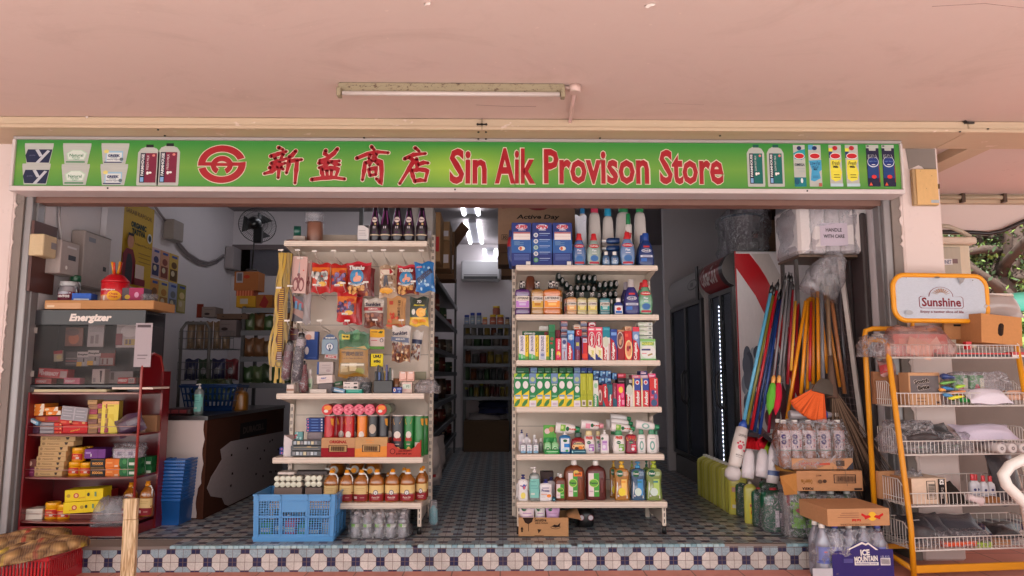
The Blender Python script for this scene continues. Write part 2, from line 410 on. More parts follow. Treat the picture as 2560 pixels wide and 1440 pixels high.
o=[P(2330,482,YF),P(2800,482,YF),P(2800,460,YF),P(2560,548,YF),P(2505,572,YF),P(2470,577,YF),P(2330,574,YF)]
b=B();b.prism([(o[0].x,ZS),(5.6,ZS),(5.6,P(2700,500,YF).z),(o[3].x,o[3].z),(o[4].x,o[4].z),(o[5].x,o[5].z),(o[6].x,o[6].z)],YF+.01,YF+.2,WH);part('fascia',b,'pillar')
b=B();a=P(2330,486,YF);z2=P(2400,511,YF).z;b.box(a.x,5.6,YF-.05,YF+.008,z2,P(2400,487,YF).z,WH);part('fascia_rail',b,'trim')
b=B();b.tube([(P(2330,498,YF-.06).x,YF-.07,P(2400,498,YF).z),(5.6,YF-.07,P(2400,498,YF).z)],.02,S(190,168,140))
for px in(2408,2512):c=P(px,492,YF-.09);b.box(c.x-.015,c.x+.015,YF-.1,YF-.045,c.z-.05,c.z+.03,S(80,60,46))
part('fascia_pipe',b,'metal')
b=B();q=[P(2330,580,YF-.02),P(2420,581,YF-.02),P(2470,584,YF-.02),P(2506,577,YF-.02),P(2560,553,YF-.02),P(2640,522,YF-.02)]
b.tube(q,.022,BK,6);part('fascia_cable',b,'gloss')
pl,pr=P(2247,420,4.9).x,P(2347,420,4.9).x
b=B();b.box(pl,pr,4.9,5.3,0,ZS-.003,WH,bev=.012);part('pillar',b,'pillar')
b=B();b.prism([(pl+.055,ZB),(pr-.02,ZB),(pr-.02,ZB-.2),(pr-.07,ZB-.19),(pr-.12,ZB-.13),(pl+.14,ZB-.12),(pl+.07,ZB-.15)],4.8965,4.899,WH);part('bare_patch',b,'concrete')
b=B();b.box(XL-1.2,XL-.12,4.9,5.3,0,ZS-.003,WH,bev=.012);part('pillar',b,'pillar')
for x0,x1 in((XL-.12,XL-.065),(XR+.07,pl)):
 b=B();b.box(x0,x1,4.915,5.2,0,2.5,WH);part('cement_edge',b,'concrete')
 b=B();n=90;s_=1 if x0>0 else-1;base=x1+.006 if s_>0 else x0-.006
 pts=[(base+.01*s_,HS)]+[(base-s_*(random.random()**6*.022+.004),HS+i*(2.46-HS)/n)for i in range(n+1)]+[(base+.01*s_,2.46)]
 b.prism(pts,4.906,4.9142,WH);part('ragged_paint',b,'pillar')
for x0,s_ in((XL-.065,1),(XR+.07,-1)):
 b=B();b.box(min(x0,x0+s_*.05),max(x0,x0+s_*.05),4.93,5.06,HS,2.46,GRY,bev=.004)
 b.box(min(x0+s_*.052,x0+s_*.066),max(x0+s_*.052,x0+s_*.066),4.97,5.04,HS,2.46,BK);part('shutter_guide',b,'channel')
ZL=P(1200,514,5.0).z
b=B();b.box(XL-.1,XR+.1,4.96,5.075,ZL,ZS,WH);part('lintel',b,'lintel')
b=B();b.box(XL-.07,XR+.07,4.80,4.958,ZL+.095,ZL+.11,S(110,96,98));part('shutter_box',b,'metal')
b=B();b.box(XL-.25,XL-.005,5.06,8.7,HS,ZC,WH);part('side_wall',b,'inwall')
b=B();b.box(XR+.005,XR+.2,5.06,11,HS,ZC,WH);part('side_wall',b,'inwall')
b=B();b.box(-1.5,XR+.1,10.8,11,HS,ZC,WH);part('back_wall',b,'inwall')
zw0,zw1=P(640,690,8.6).z,P(640,618,8.6).z
b=B();b.box(XL-.1,-1.62,8.6,8.75,zw1,ZC,WH);b.box(XL-.1,-1.62,8.6,8.75,HS,zw0,WH);part('partition',b,'inwall')
b=B();b.box(-1.62,-1.5,8.6,10.9,HS,ZC,WH);part('partition',b,'inwall')
b=B();b.box(XL-.1,-1.62,8.59,8.62,zw1-.03,zw1+.03,S(120,108,108));b.box(XL,-1.7,9.2,9.25,zw0-.3,zw1+.3,S(186,184,200));part('hatch_opening',b,'paper')
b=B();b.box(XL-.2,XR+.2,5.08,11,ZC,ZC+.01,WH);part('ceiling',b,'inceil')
b=B();b.box(P(1657,600,8.25).x,XR+.004,8.22,8.3,HS,ZC-.001,WH);part('partition',b,'inwall')
b=B();b.box(XL,XL+.05,5.75,6.0,HS,ZC-.001,WH);part('wall_pier',b,'inwall')
b=B();b.box(-14,pr+.1,6.7,11.6,ZS+.32,ZS+.6,WH);b.box(-14,14,-.38,6.69,ZS+.32,ZS+.6,WH);b.box(XL-.3,P(2349,300,4.9).x,4.91,5.2,ZS+.002,ZS+.315,WH);b.box(XL-.4,XL-.26,5.0,11.2,HS,ZS+.31,WH);b.box(XR+.21,XR+.3,5.31,11.2,HS,ZS+.31,WH);b.box(XL-.4,XR+.3,11.02,11.2,HS,ZS+.31,WH);part('sun_block_roof',b,'concrete')  # unseen roof and outer walls, added to stop sun leaking into the shop
b=B();random.seed(3)
for px,py in((1068,8),(1625,12),(215,292)):
 c=PZ(px,py,ZS-.004);r_=.012+random.random()*.02
 b.loft([[(c.x+r_*(1 if j else .6)*math.cos(2*math.pi*j/6+r_*99),c.y+r_*.5*math.sin(2*math.pi*j/6),ZS-.001-h*(.5+j%3))for j in range(6)]for h in(0,.006)],S(226,208,198))
c1,c2=PZ(1190,262,ZS),PZ(1340,266,ZS)
b.tube([c1-Vector((0,0,.001)),(c1+c2)/2+Vector((0,.01,-.001)),c2-Vector((0,0,.001))],.0009,S(150,116,108),4)
b.tube([PZ(1660,258,ZS),PZ(1760,262,ZS)],.0009,S(160,126,116),4)
c1=PZ(2330,16,ZS);b.tube([c1,c1+Vector((.22,-.03,0)),c1+Vector((.5,.02,0))],.0014,S(140,108,100),4)
part('paint_flakes',b,'paper')
YB=4.05
zb=ZS;a,c=PZ(845,205,ZS),PZ(1412,207,ZS);ym=(a.y+c.y)/2
lt_=empty('batten_light',((a.x+c.x)/2,ym,ZS));tag(lt_,'rusty unlit fluorescent batten fixed under the pink soffit','light fitting')
L=(c.x-a.x)/2;RUST=S(86,54,38)
k=NT('rusty_cream_enamel');nz=k.ramp(k.noise(26,5,.8,k.vec((1,2,2))),.54,.62)
k.l(k.mix(nz,S(158,142,114),S(80,52,38)),k.b.inputs['Base Color']);k.b.inputs['Roughness'].default_value=.5;M['rusty']=k.m
b=B();b.box(-L,L,.0,.06,-.058,-.001,WH,bev=.006);b.build('housing','rusty',lt_)
b=B();b.lathe([(.013,-L+.03),(.013,L-.03)],S(206,190,182),12,cy=-.012,cz=-.072,axis='x');b.build('tube','gloss',lt_)
for s_ in(-1,1):
 b=B();b.box(-.012,.012,-.03,.02,-.092,-.04,S(190,176,160),bev=.003);b.build('lamp_holder','rusty',lt_,(s_*(L-.012),0,0))
b=B();q=PZ(1437,213,ZS)-lt_.location;e_=PZ(1424,303,ZS)-lt_.location
b.lathe([(.035,-.045),(.035,-.002)],S(214,180,168),14,cx=q.x,cy=q.y);b.tube([(L,.03,-.015),(q.x,q.y,-.015)],.012,S(190,160,150))
b.tube([(q.x,q.y,-.02),((q.x+e_.x)/2,(q.y+e_.y)/2,-.02),(e_.x,e_.y,-.02),(e_.x-.002,e_.y+.02,-.03)],.012,S(214,178,168));b.build('conduit','metal',lt_)
a,c=P(2276,424,4.885),P(2344,515,4.885)
hx=empty('meter_hatch',((a.x+c.x)/2,4.9,c.z));tag(hx,'small yellowed metal hatch box fixed high on the white pillar','hatch')
w2,h=(c.x-a.x)/2,a.z-c.z
b=B();b.box(-w2,w2,-.035,-.002,0,h,S(186,152,110),bev=.004);b.build('case','metal',hx)
b=B();b.box(-w2+.02,w2-.003,-.042,-.0355,.004,h-.004,S(222,178,118),bev=.002)
b.paint((-w2,w2,0,h),[('r',.66,.06,.98,.14,S(170,176,180)),('e',.5,.45,.012,.01,S(120,90,60)),('e',.75,.8,.015,.01,S(120,80,50)),('e',.3,.93,.02,.008,S(130,90,60))],lambda x,z,L:(x,-.042-L,z));b.build('door','metal',hx)
b=B();b.box(w2-.001,w2+.008,-.045,-.03,h*.45,h*.58,S(110,84,60));b.build('latch','metal',hx)
YC=6.0
a,c=P(2340,612,YC),P(2422,780,YC)
ec=empty('electrical_cabinet',((a.x+c.x)/2,YC,0));tag(ec,'beige electrical cabinet with a small roof beyond the pillar','cabinet')
w2=(c.x-a.x)/2
b=B();b.box(-w2-.05,w2+.05,0,.4,0,a.z,S(226,208,182),bev=.01);b.build('case','metal',ec)
b=B();b.box(-w2,w2-.04,-.012,-.001,.2,a.z-.02,S(188,176,158),bev=.004)
b.paint((-w2,w2-.04,0,a.z),[('r',.0,.925,.62,.947,S(228,222,220)),('r',.62,.93,.85,.947,S(130,100,100)),('t','INET',.42,.936,.3,.014,S(96,96,130)),('r',.80,.82,.815,.845,S(70,60,56)),('e',.88,.832,.02,.006,BK)],lambda x,z,L:(x,-.012-L,z));b.build('door','metal',ec)
b=B();b.box(-w2-.06,w2+.08,-.06,.45,a.z,a.z+.06,S(222,200,180),bev=.01);b.build('cap','metal',ec)
b=B();b.tube([(-w2,0,a.z+.17),(0,0,a.z+.16),(w2-.02,0,a.z+.12),(w2+.06,0,a.z+.07)],.02,S(196,180,160));b.build('conduit','metal',ec)
YT=8.4
a,c=P(2466,718,YT),P(2700,735,YT);z0=P(2470,760,YT).z
b=B();rows=[]
for j in range(7):
 t=j/6;rows.append([(a.x+(c.x-a.x+1)*i/14,YT-.25*t+.5*(1-t)**2+.03*math.sin(i*1.1+j),a.z-(a.z-z0+.1)*t-.03*math.sin(i*.7+2*t)+(c.z-a.z)*i/28)for i in range(15)])
b.loft(rows[::-1],S(18,92,74),cap=False,closed=False);tp=b.build('tarpaulin','gloss');tag(tp,'dark green tarpaulin stretched over a stall beyond the pillar','tarpaulin')
md=tp.modifiers.new('t','SOLIDIFY');md.thickness=.004
b=B();a2=P(2468,742,7.2);b.box(a2.x-.1,a2.x+.28,7.2,7.6,a2.z-.02,a2.z+.035,S(226,210,196),bev=.01)
b.box(a2.x-.02,a2.x+.2,7.25,7.55,0,a2.z-.02,S(170,160,150));tag(b.build('utility_box','metal'),'pale lidded utility box standing below the green tarpaulin','box')
b=B();a,c=P(2268,900,5.6),P(2480,900,5.6)
b.box(a.x,a.x+.95,5.5,5.58,0,P(2300,870,5.5).z,S(150,140,134));tag(b.build('panel_board','concrete'),'grey cement board standing behind the yellow wire rack','board')
b=B();x=P(2452,900,5.9).x
for q in range(5):
 b.box(x+q*.12,x+q*.12+.11,5.9,5.96,0,P(2500,880-6*(q%2),5.9).z,S(206,168,62))
b.loft([[(x+.1+.5*i/8,5.85-.05*math.sin(i*1.9+z_*5),z_)for i in range(9)]for z_ in(.3,.7,1.1,1.4)],S(220,176,40),cap=False,closed=False);tag(b.build('yellow_sheeting','gloss'),'crumpled yellow plastic sheeting hung behind the wire rack','sheeting')
# ================================================================== THE SHOP SIGN
YS=4.72
CREAM=S(226,206,184);RED=S(166,26,38);SG=S(64,140,62)
a,c=P(36,348,YS),P(2250,470,YS)
SX0,SX1=P(38,410,YS).x,P(2250,410,YS).x;SZ1,SZ0=P(1200,355,YS).z,P(1200,470,YS).z
sg=empty('shop_sign',((SX0+SX1)/2,YS,SZ0));tag(sg,'long green shop signboard with red lettering above the open shopfront','sign')
k=NT('green_sign_print');sp=k.n('ShaderNodeSeparateXYZ');k.l(k.pos(),sp.inputs[0])
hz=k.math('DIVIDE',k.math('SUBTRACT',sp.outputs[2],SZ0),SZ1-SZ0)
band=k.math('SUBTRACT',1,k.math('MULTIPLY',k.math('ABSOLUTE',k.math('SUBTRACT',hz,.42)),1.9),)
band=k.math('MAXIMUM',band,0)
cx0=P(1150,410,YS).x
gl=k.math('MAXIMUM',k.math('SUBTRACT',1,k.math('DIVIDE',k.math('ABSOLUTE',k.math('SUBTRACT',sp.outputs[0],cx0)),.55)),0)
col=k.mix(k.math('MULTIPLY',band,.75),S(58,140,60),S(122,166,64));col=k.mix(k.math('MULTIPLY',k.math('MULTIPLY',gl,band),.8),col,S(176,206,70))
k.l(col,k.b.inputs['Base Color']);k.b.inputs['Roughness'].default_value=.3;M['sign']=k.m
ox,oz=sg.location.x,SZ0
b=B();b.box(SX0-ox,SX1-ox,0,.16,0,SZ1-SZ0,WH);b.build('panel','sign',sg)
ALU=S(214,200,196)
b=B();w2=(SX1-SX0)/2
b.box(-w2-.02,w2+.015,-.018,.16,-.034,-.001,ALU,bev=.004);b.box(-w2-.02,w2+.015,-.012,.16,SZ1-SZ0+.001,SZ1-SZ0+.022,S(170,160,156),bev=.003)
b.box(-w2-.022,-w2-.001,-.016,.16,.0,SZ1-SZ0,ALU,bev=.003);b.box(w2+.001,w2+.017,-.016,.16,.0,SZ1-SZ0,ALU,bev=.003)
for px in(273,1138,2015):b.lathe([(.006,-.003),(.006,.0)],BK,8,cx=P(px,474,YS).x-ox,cy=-.018,cz=-.016,axis='y')
b.build('frame','metal',sg)
def sgp(c_,x,y):q=at(c_,x,y,YS-.002);return(q.x-ox,q.z-oz)
def soft(x,z,L):return(x,-.001-L,z)
def swide(b,pts,wid,col,L):
 """brush stroke: a line of varying width, flat on the sign"""
 pts=[Vector(p)for p in pts];Lp=[];Rp=[]
 n=len(pts)
 if n>2:
  q=[pts[0]]
  for i in range(1,n-1):
   q+=[pts[i]*.75+pts[i-1]*.25,pts[i],pts[i]*.75+pts[i+1]*.25]
  pts=q+[pts[-1]]
 n=len(pts)
 for i,p in enumerate(pts):
  d=(pts[min(i+1,n-1)]-pts[max(i-1,0)]).normalized();t=i/(n-1)
  k_=t*(len(wid)-1);j=min(int(k_),len(wid)-2);w_=wid[j]+(wid[j+1]-wid[j])*(k_-j)
  nn=Vector((-d.y,d.x))*w_;Lp.append(p+nn);Rp.append(p-nn)
 for i in range(n-1):
  i0=b.pts([soft(*Rp[i],L),soft(*Rp[i+1],L),soft(*Lp[i+1],L),soft(*Lp[i],L)]);b.face((i0,i0+1,i0+2,i0+3),col)
 for e,p in((0,pts[0]),(-1,pts[-1])):
  r_=wid[e];i0=b.pts([soft(p.x+r_*math.cos(q*.7854),p.y+r_*math.sin(q*.7854),L)for q in range(8)]);b.face(range(i0,i0+8),col)
STROKES={'new':[((965,108),(1010,130)),((890,190),(960,170),(1040,145)),((930,205),(945,230)),((1010,165),(985,215)),((895,258),(960,238),(1045,212)),((880,300),(960,278),(1030,255)),((975,235),(970,300),(962,395)),((960,290),(900,335),(830,355)),((985,290),(1010,315)),((1128,140),(1090,185),(1050,215)),((1070,190),(1060,270),(1040,350)),((1060,240),(1120,230),(1185,222)),((1140,225),(1132,320),(1120,445))],'benefit':[((1410,135),(1400,170),(1440,190)),((1520,120),(1490,160),(1420,215),(1350,230)),((1345,255),(1430,245),(1540,235)),((1440,245),(1400,285),(1345,300)),((1460,240),(1500,265),(1540,270)),((1370,310),(1375,350),(1390,395)),((1370,315),(1450,300),(1530,310),(1500,390)),((1420,320),(1425,390)),((1465,315),(1460,390)),((1275,410),(1380,395),(1480,390),(1590,405))],'trade':[((1840,100),(1870,135)),((1700,210),(1800,170),(1900,150),(2000,158)),((1830,170),(1815,215)),((1890,165),(1860,200),(1900,230)),((1780,250),(1770,330),(1755,415)),((1780,255),(1860,225),(1930,240),(1935,340),(1930,455),(1885,400)),((1845,225),(1820,280)),((1870,230),(1905,270)),((1815,315),(1825,375)),((1815,315),(1885,300),(1880,365)),((1825,370),(1885,362))],'shop':[((2250,110),(2290,145)),((2150,215),(2240,175),(2350,165)),((2190,200),(2240,230),(2180,330),(2105,450)),((2265,215),(2270,270),(2265,330)),((2275,270),(2330,250),(2375,255)),((2215,320),(2230,380),(2250,435)),((2215,325),(2300,315),(2370,325),(2345,420)),((2245,425),(2300,415),(2350,420))]}
px2m=(P(1001,410,YS).x-P(1000,410,YS).x)/3.765
b=B()
for ch,sl in STROKES.items():
 for n_,s_ in enumerate(sl):
  pts=[sgp('Q',*q)for q in s_]
  swide(b,pts,[w_*px2m for w_ in(24,29,21)],CREAM,.0006+n_*.00002);swide(b,pts,[w_*px2m for w_ in(18.5,23,13)],RED,.0014+n_*.00002)
for tx,xa,xb,yt,yb in(('Sin',80,408,100,424),('Aik',470,828,97,420),('Provison',886,1822,105,426),('Store',1888,2462,110,428)):
 (x0,z1),(x1,z0)=sgp('U',xa,yt),sgp('U',xb,yb)
 b.paint((x0,x1,z0,z1),[('t',tx,.5,.5,1.0,1.0,CREAM,0,.05),('t',tx,.5,.5,.975,.955,RED,0,.027)],soft,eps=.0008)
b.build('lettering','gloss',sg)
b=B();q=sgp('Q',432,265);rx,rz=222*px2m,182*px2m
def arc(cx,cz,r0x,r0z,r1x,r1z,a0,a1,col,L,n=28):
 i=b.pts([soft(cx+(r0x if e==0 else r1x)*math.cos(R(a0+(a1-a0)*j/n)),cz+(r0z if e==0 else r1z)*math.sin(R(a0+(a1-a0)*j/n)),L)for j in range(n+1)for e in(0,1)])
 for j in range(n):b.face((i+2*j,i+2*j+1,i+2*j+3,i+2*j+2)if a1>a0 else(i+2*j,i+2*j+2,i+2*j+3,i+2*j+1),col)
for g,col,L in((7*px2m,CREAM,.0006),(0,RED,.0014)):
 da=2 if g else 0
 arc(q[0],q[1],rx*.70-g,rz*.66-g,rx+g,rz+g,20-da,182,col,L);arc(q[0],q[1],rx*.70-g,rz*.66-g,rx+g,rz+g,194-da,368,col,L)
 arc(q[0],q[1]-.06*rz,rx*.24-g,rz*.22-g,rx*.46+g,rz*.50+g,-62-da,242+da,col,L+.0001)
 for x0,x1 in((-1.0,-.42),(.42,1.0)):
  b.box(q[0]+x0*rx-g,q[0]+x1*rx+g,-.001-L-.0001,-.001-L,q[1]-.09*rz-g,q[1]+.10*rz+g,col)
 b.box(q[0]-.44*rx,q[0]+.44*rx,-.001-L-.0002,-.001-L,q[1]-.10*rz-g,q[1]+.06*rz+g,col)
b.build('emblem','gloss',sg)
b=B()
OFFW=S(184,184,176)
def pr(c_,x0,x1,y0,y1,prims):
 (xa,z1),(xb,z0)=sgp(c_,x0,y0),sgp(c_,x1,y1);b.paint((xa,xb,z0,z1),prims,soft,eps=.0005)
tubp=lambda c:[('p',[(.1,0),(.9,0),(1,.86),(1,1),(0,1),(0,.86)],c)]
for y0,y1,x0,x1 in((312,516,250,522),(515,725,225,490)):
 pr('O',x0,x1,y0,y1,tubp(OFFW)+[('p',[(.12,.06),(.88,.04),(.97,.7),(.12,.7),(.05,.4)],S(26,34,66)),('p',[(.42,.05),(.54,.03),(.9,.62),(.8,.66)],S(190,190,196)),('p',[(.38,.68),(.5,.7),(.66,.36),(.54,.34)],S(190,190,196)),('t','pole',.3,.4,.2,.08,S(90,90,120))])
for y0,y1,x0,x1 in((312,520,632,900),(520,730,618,884)):
 pr('O',x0,x1,y0,y1,tubp(OFFW)+[('p',[(.2,.2),(.8,.2),(.88,.52),(.68,.68),(.34,.68),(.14,.52)],S(178,206,178)),('p',[(.23,.22),(.77,.22),(.84,.5),(.66,.65),(.36,.65),(.18,.5)],S(214,220,208)),('t','Natural',.5,.42,.48,.14,S(50,120,80)),('t','Pot Set',.5,.3,.28,.08,S(90,150,110)),('t','Yogurt',.5,.22,.2,.06,S(90,150,110)),('r',.15,.06,.82,.12,S(40,130,70))])
for y0,y1,x0,x1 in((312,520,1016,1280),(520,732,1006,1268)):
 pr('O',x0,x1,y0,y1,tubp(OFFW)+[('r',.18,.1,.8,.62,S(150,190,214)),('r',.22,.1,.76,.55,S(216,218,214)),('e',.2,.6,.09,.09,S(222,206,120)),('t','GREEK',.48,.4,.44,.13,S(20,34,90),0,.05),('t','STYLE',.48,.29,.24,.06,S(90,120,140)),('t','Natural Yogurt',.46,.2,.44,.07,S(20,34,90)),('e',.76,.22,.07,.08,S(96,110,120)),('r',.14,.05,.78,.1,S(40,34,90))])
botp=[('p',[(.02,0),(.98,0),(1,.05),(1,.8),(.86,.9),(.7,.93),(.7,.94),(.3,.94),(.3,.93),(.14,.9),(0,.8),(0,.05)],OFFW)]
for c_,x0,x1,y0,y1,lab,cap,t2 in(('O',1386,1578,325,736,S(122,26,56),BK,'FRESH MILK'),('O',1586,1782,312,736,S(122,26,56),BK,'FRESH MILK'),('V',380,590,95,560,S(14,100,92),S(20,84,74),'LOW FAT MILK'),('V',600,806,95,560,S(14,100,92),S(20,84,74),'LOW FAT MILK')):
 pr(c_,x0,x1,y0,y1,botp+[('r',.36,.93,.70,1.0,cap),('r',.13,.07,.88,.79,lab),('r',.13,.07,.36,.79,S(26,28,54)),('t','FARMHOUSE',.245,.5,.13,.53,S(232,230,226),90,.03),('t',t2,.48,.56,.1,.36,S(226,210,210),90,.0),('r',.17,.09,.32,.2,S(130,170,210)),('e',.5,.3,.06,.04,WH),('e',.62,.31,.07,.025,WH),('e',.74,.73,.07,.03,S(220,130,120))])
def carton(x0,x1,tints,prims):
 pr('V',x0,x1,98,558,[('r',0,0,1,1,OFFW)]+tints+prims)
redlogo=[('e',.5,.73,.44,.075,S(240,236,232)),('e',.5,.73,.4,.062,S(196,30,40))]
carton(892,1044,[('r',0,0,1,.22,S(20,120,130)),('p',[(.0,.8),(.4,.86),(1,.9),(1,.7),(.7,.64),(.1,.66)],S(40,150,160))],redlogo+[('e',.5,.92,.2,.05,S(20,40,90)),('t','OMEGA',.5,.52,.84,.065,S(40,50,66)),('e',.62,.14,.1,.06,S(220,226,224)),('e',.2,.12,.2,.08,S(20,84,110)),('r',.2,.42,.9,.43,S(150,170,170)),('r',.4,.36,.9,.37,S(150,170,170))])
carton(1058,1220,[('p',[(.1,.15),(.4,.12),(.9,.2),(.8,.35),(1,.4),(1,.64),(0,.62),(.2,.4)],S(70,160,200)),('r',0,.88,.4,1,S(90,160,200))],redlogo+[('e',.5,.92,.2,.05,S(20,40,90)),('t','Low Fat',.5,.56,.8,.08,S(30,50,100),0,.0,.3),('t','Hi-Cal',.5,.47,.5,.07,S(30,50,100),0,.0,.3),('t','Milk',.5,.41,.3,.05,S(30,40,70)),('r',.25,.24,.7,.25,S(30,60,110)),('r',.25,.2,.7,.21,S(30,60,110)),('r',.7,.0,.95,.08,S(180,90,70))])
for x0,x1 in((1284,1446),(1464,1632)):
 carton(x0,x1,[('p',[(.1,.18),(.4,.12),(.85,.16),(.98,.34),(.8,.5),(.96,.64),(.1,.64),(.06,.4)],S(236,222,70)),('p',[(0,.84),(.3,.84),(.12,.7),(0,.68)],S(40,60,110)),('r',0,.84,.3,.92,S(236,222,70))],redlogo+[('e',.5,.92,.2,.055,S(180,26,40)),('t','Fresh',.5,.56,.62,.09,S(40,40,44),0,.0,.3),('t','Milk',.5,.47,.42,.055,S(30,30,40),0,.04),('r',.3,.27,.74,.285,S(90,80,30)),('r',.3,.21,.78,.225,S(90,80,30)),('r',0,0,1,.07,S(190,210,216))])
for x0,x1 in((1696,1862),(1868,2034)):
 carton(x0,x1,[('p',[(0,0),(1,0),(1,.92),(.78,.92),(.76,.86),(.24,.86),(.22,.92),(0,.92)],S(24,22,56)),('r',.05,.2,.94,.55,S(28,62,120)),('r',.93,.1,1,.5,S(140,50,40))],[('e',.5,.59,.46,.13,S(220,222,226)),('e',.5,.595,.42,.115,S(28,50,120)),('t','PURA',.48,.72,.72,.08,S(232,232,234),0,.06),('t','PURA',.48,.72,.66,.07,S(30,26,50),0,.05),('t','Light Start',.5,.6,.7,.04,S(120,150,200),0,0,.3),('e',.5,.52,.16,.01,WH),('e',.5,.23,.2,.045,S(214,50,50)),('p',[(.08,.02),(.36,.02),(.22,.1)],S(220,90,60)),('r',.03,.95,.2,.98,S(70,60,70))])
b.build('printed_dairy_pictures','card',sg)
# ================================================================== SHELF GOODS: builders
def smooth_prof(p):return p
BOT={'square':([(0,.9),(.015,.98),(.18,1),(.20,.94),(.56,.94),(.58,1),(.68,1),(.73,.9),(.755,.5),(.775,.36)],4.5,[(.775,.40),(.79,.42),(.985,.38),(1,.34)]),'flask':([(0,.72),(.015,.8),(.1,.88),(.3,1),(.48,.98),(.62,.8),(.74,.56),(.80,.42)],2.4,[(.79,.46),(.82,.48),(.9,.36),(.97,.34),(1,.26)]),'cone':([(0,.9),(.02,.97),(.2,1),(.4,.96),(.6,.78),(.74,.5),(.78,.42)],2.4,[(.775,.42),(.79,.42),(.98,.38),(1,.34)]),'pump':([(0,.88),(.015,.97),(.1,1),(.3,.93),(.45,.88),(.62,.97),(.72,.98),(.79,.8),(.82,.38),(.84,.3)],3.2,[(.835,.34),(.85,.36),(.90,.34),(.905,.14),(.95,.14),(.955,.32),(.98,.34),(1,.28)]),'lotion':([(0,.85),(.015,.96),(.25,1),(.5,.96),(.72,.84),(.78,.7),(.80,.5)],2.6,[(.80,.56),(.815,.58),(.96,.54),(1,.48)]),'small':([(0,.88),(.02,1),(.55,1),(.68,.88),(.74,.5),(.77,.42)],3.0,[(.77,.48),(.79,.5),(.98,.48),(1,.44)]),'oil':([(0,.9),(.02,.98),(.06,1),(.30,1),(.315,.97),(.53,.97),(.55,1),(.60,1),(.68,.92),(.76,.68),(.82,.46),(.85,.36)],2.5,[(.86,.36),(.93,.34),(.932,.30),(1,.29)]),'jug':([(0,.92),(.015,.98),(.05,1),(.62,1),(.72,.95),(.80,.78),(.85,.42),(.87,.26)],2.8,[(.865,.26),(.875,.28),(.985,.27),(1,.24)]),'syrup':([(0,.92),(.015,1),(.36,1),(.42,.96),(.5,.84),(.7,.56),(.85,.4),(.92,.34)],2.0,[(.915,.36),(.92,.4),(.99,.4),(1,.36)]),'soda':([(0,.82),(.015,.95),(.05,1),(.30,1),(.32,.96),(.58,.96),(.60,1),(.66,.98),(.78,.74),(.88,.42),(.92,.34)],2.0,[(.925,.4),(.93,.42),(.995,.42),(1,.38)]),'jar':([(0,.9),(.02,.98),(.06,1),(.62,1),(.74,.9),(.79,.84)],2.0,[(.78,.88),(.79,.92),(.98,.92),(1,.88)]),'pot':([(0,.94),(.02,1),(.25,.97),(.55,1),(.66,.92)],2.0,[(.66,.96),(.67,1),(.96,1),(1,.96)]),'tin':([(0,.97),(.012,1),(.985,1),(1,.97)],2.0,None),'drum':([(0,.9),(.03,1),(.8,1),(.88,.9),(.93,.5),(.95,.3)],3.0,[(.945,.26),(.95,.28),(1,.26)]),}
def _interp(prof,t):
 for(a,wa),(b_,wb)in zip(prof,prof[1:]):
  if a<=t<=b_:return wa+(wb-wa)*((t-a)/(b_-a)if b_>a else 0)
 return prof[-1][1]
def bottle(kind,name,label,cat,loc,w_,h,col,capc=WH,d=None,lab=None,prims=(),group=None,mat='gloss',rz=0,spout=None,handle=None,labz=None,rot=None,fill=None,capmat='gloss'):
 """a bottle standing at loc; lab = (u0, u1, z0, z1, colour) printed patch wrapped on its front"""
 prof,ex,capp=BOT[kind];d=d or w_*(.95 if ex==2 else .62);n=20
 b=B();b.lathe([(q[1]*.5,q[0]*h)for q in prof],col,n,w_,d,ex)
 if handle:
  pass
 o=b.build(name,mat,None,loc,rot or(0,0,rz));tag(o,label,cat,group)
 def front(x,z,L):
  r_=_interp(prof,z/h)*.5;u=min(abs(x)/(r_*w_),.999)
  return(x,-r_*d*(1-u**ex)**(1/ex)-L,z)
 if lab:
  u0,u1,z0,z1,lc=lab;rect=((u0-.5)*w_,(u1-.5)*w_,z0*h,z1*h)
  b=B();b.paint(rect,([('r',0,0,1,1,lc)]if lc else[])+list(prims),front,eps=.0007,nx=10,nz=8,k0=2);b.build('label','card',o)
 if capp:
  b=B();b.lathe([(q[1]*.5,q[0]*h)for q in capp],capc,16,w_,w_ if ex>2 and kind in('pump','square','oil','jug')else d,2.0)
  if spout:b.box(-.07*w_,.07*w_,-.34*w_,0,.955*h,.985*h,capc,bev=.002)if spout=='f' else b.box(-.42*w_,0,-.06*w_,.06*w_,.955*h,.985*h,capc,bev=.002)
  b.build('cap' if not spout else 'pump',capmat,o)
 if handle=='oil':
  b=B();s_=1;z0=.84*h;b.tube([(0,0,z0),(.28*w_,-.1*w_,z0+.005),(.42*w_,-.14*w_,z0-.02),(.43*w_,-.2*w_,z0-.1*h),(.43*w_,-.22*w_,.56*h)],.045*w_,WH,8);b.build('handle','gloss',o)
 return o
def carton_box(name,label,cat,loc,w_,h,d,col,prims=(),top=None,side=None,group=None,rz=0,mat='card',rot=None,sideprims=None,bev=.0015):
 b=B();b.box(-w_/2,w_/2,0,d,0,h,col,top=top,side=side,bev=bev)
 b.paint((-w_/2,w_/2,0,h),prims,lambda x,z,L:(x,-L,z),eps=.0006)
 if sideprims:b.paint((0,d,0,h),sideprims,lambda x,z,L:(w_/2+L,x,z),eps=.0006)
 return tag(b.build(name,mat,None,loc,rot or(0,0,rz)),label,cat,group)
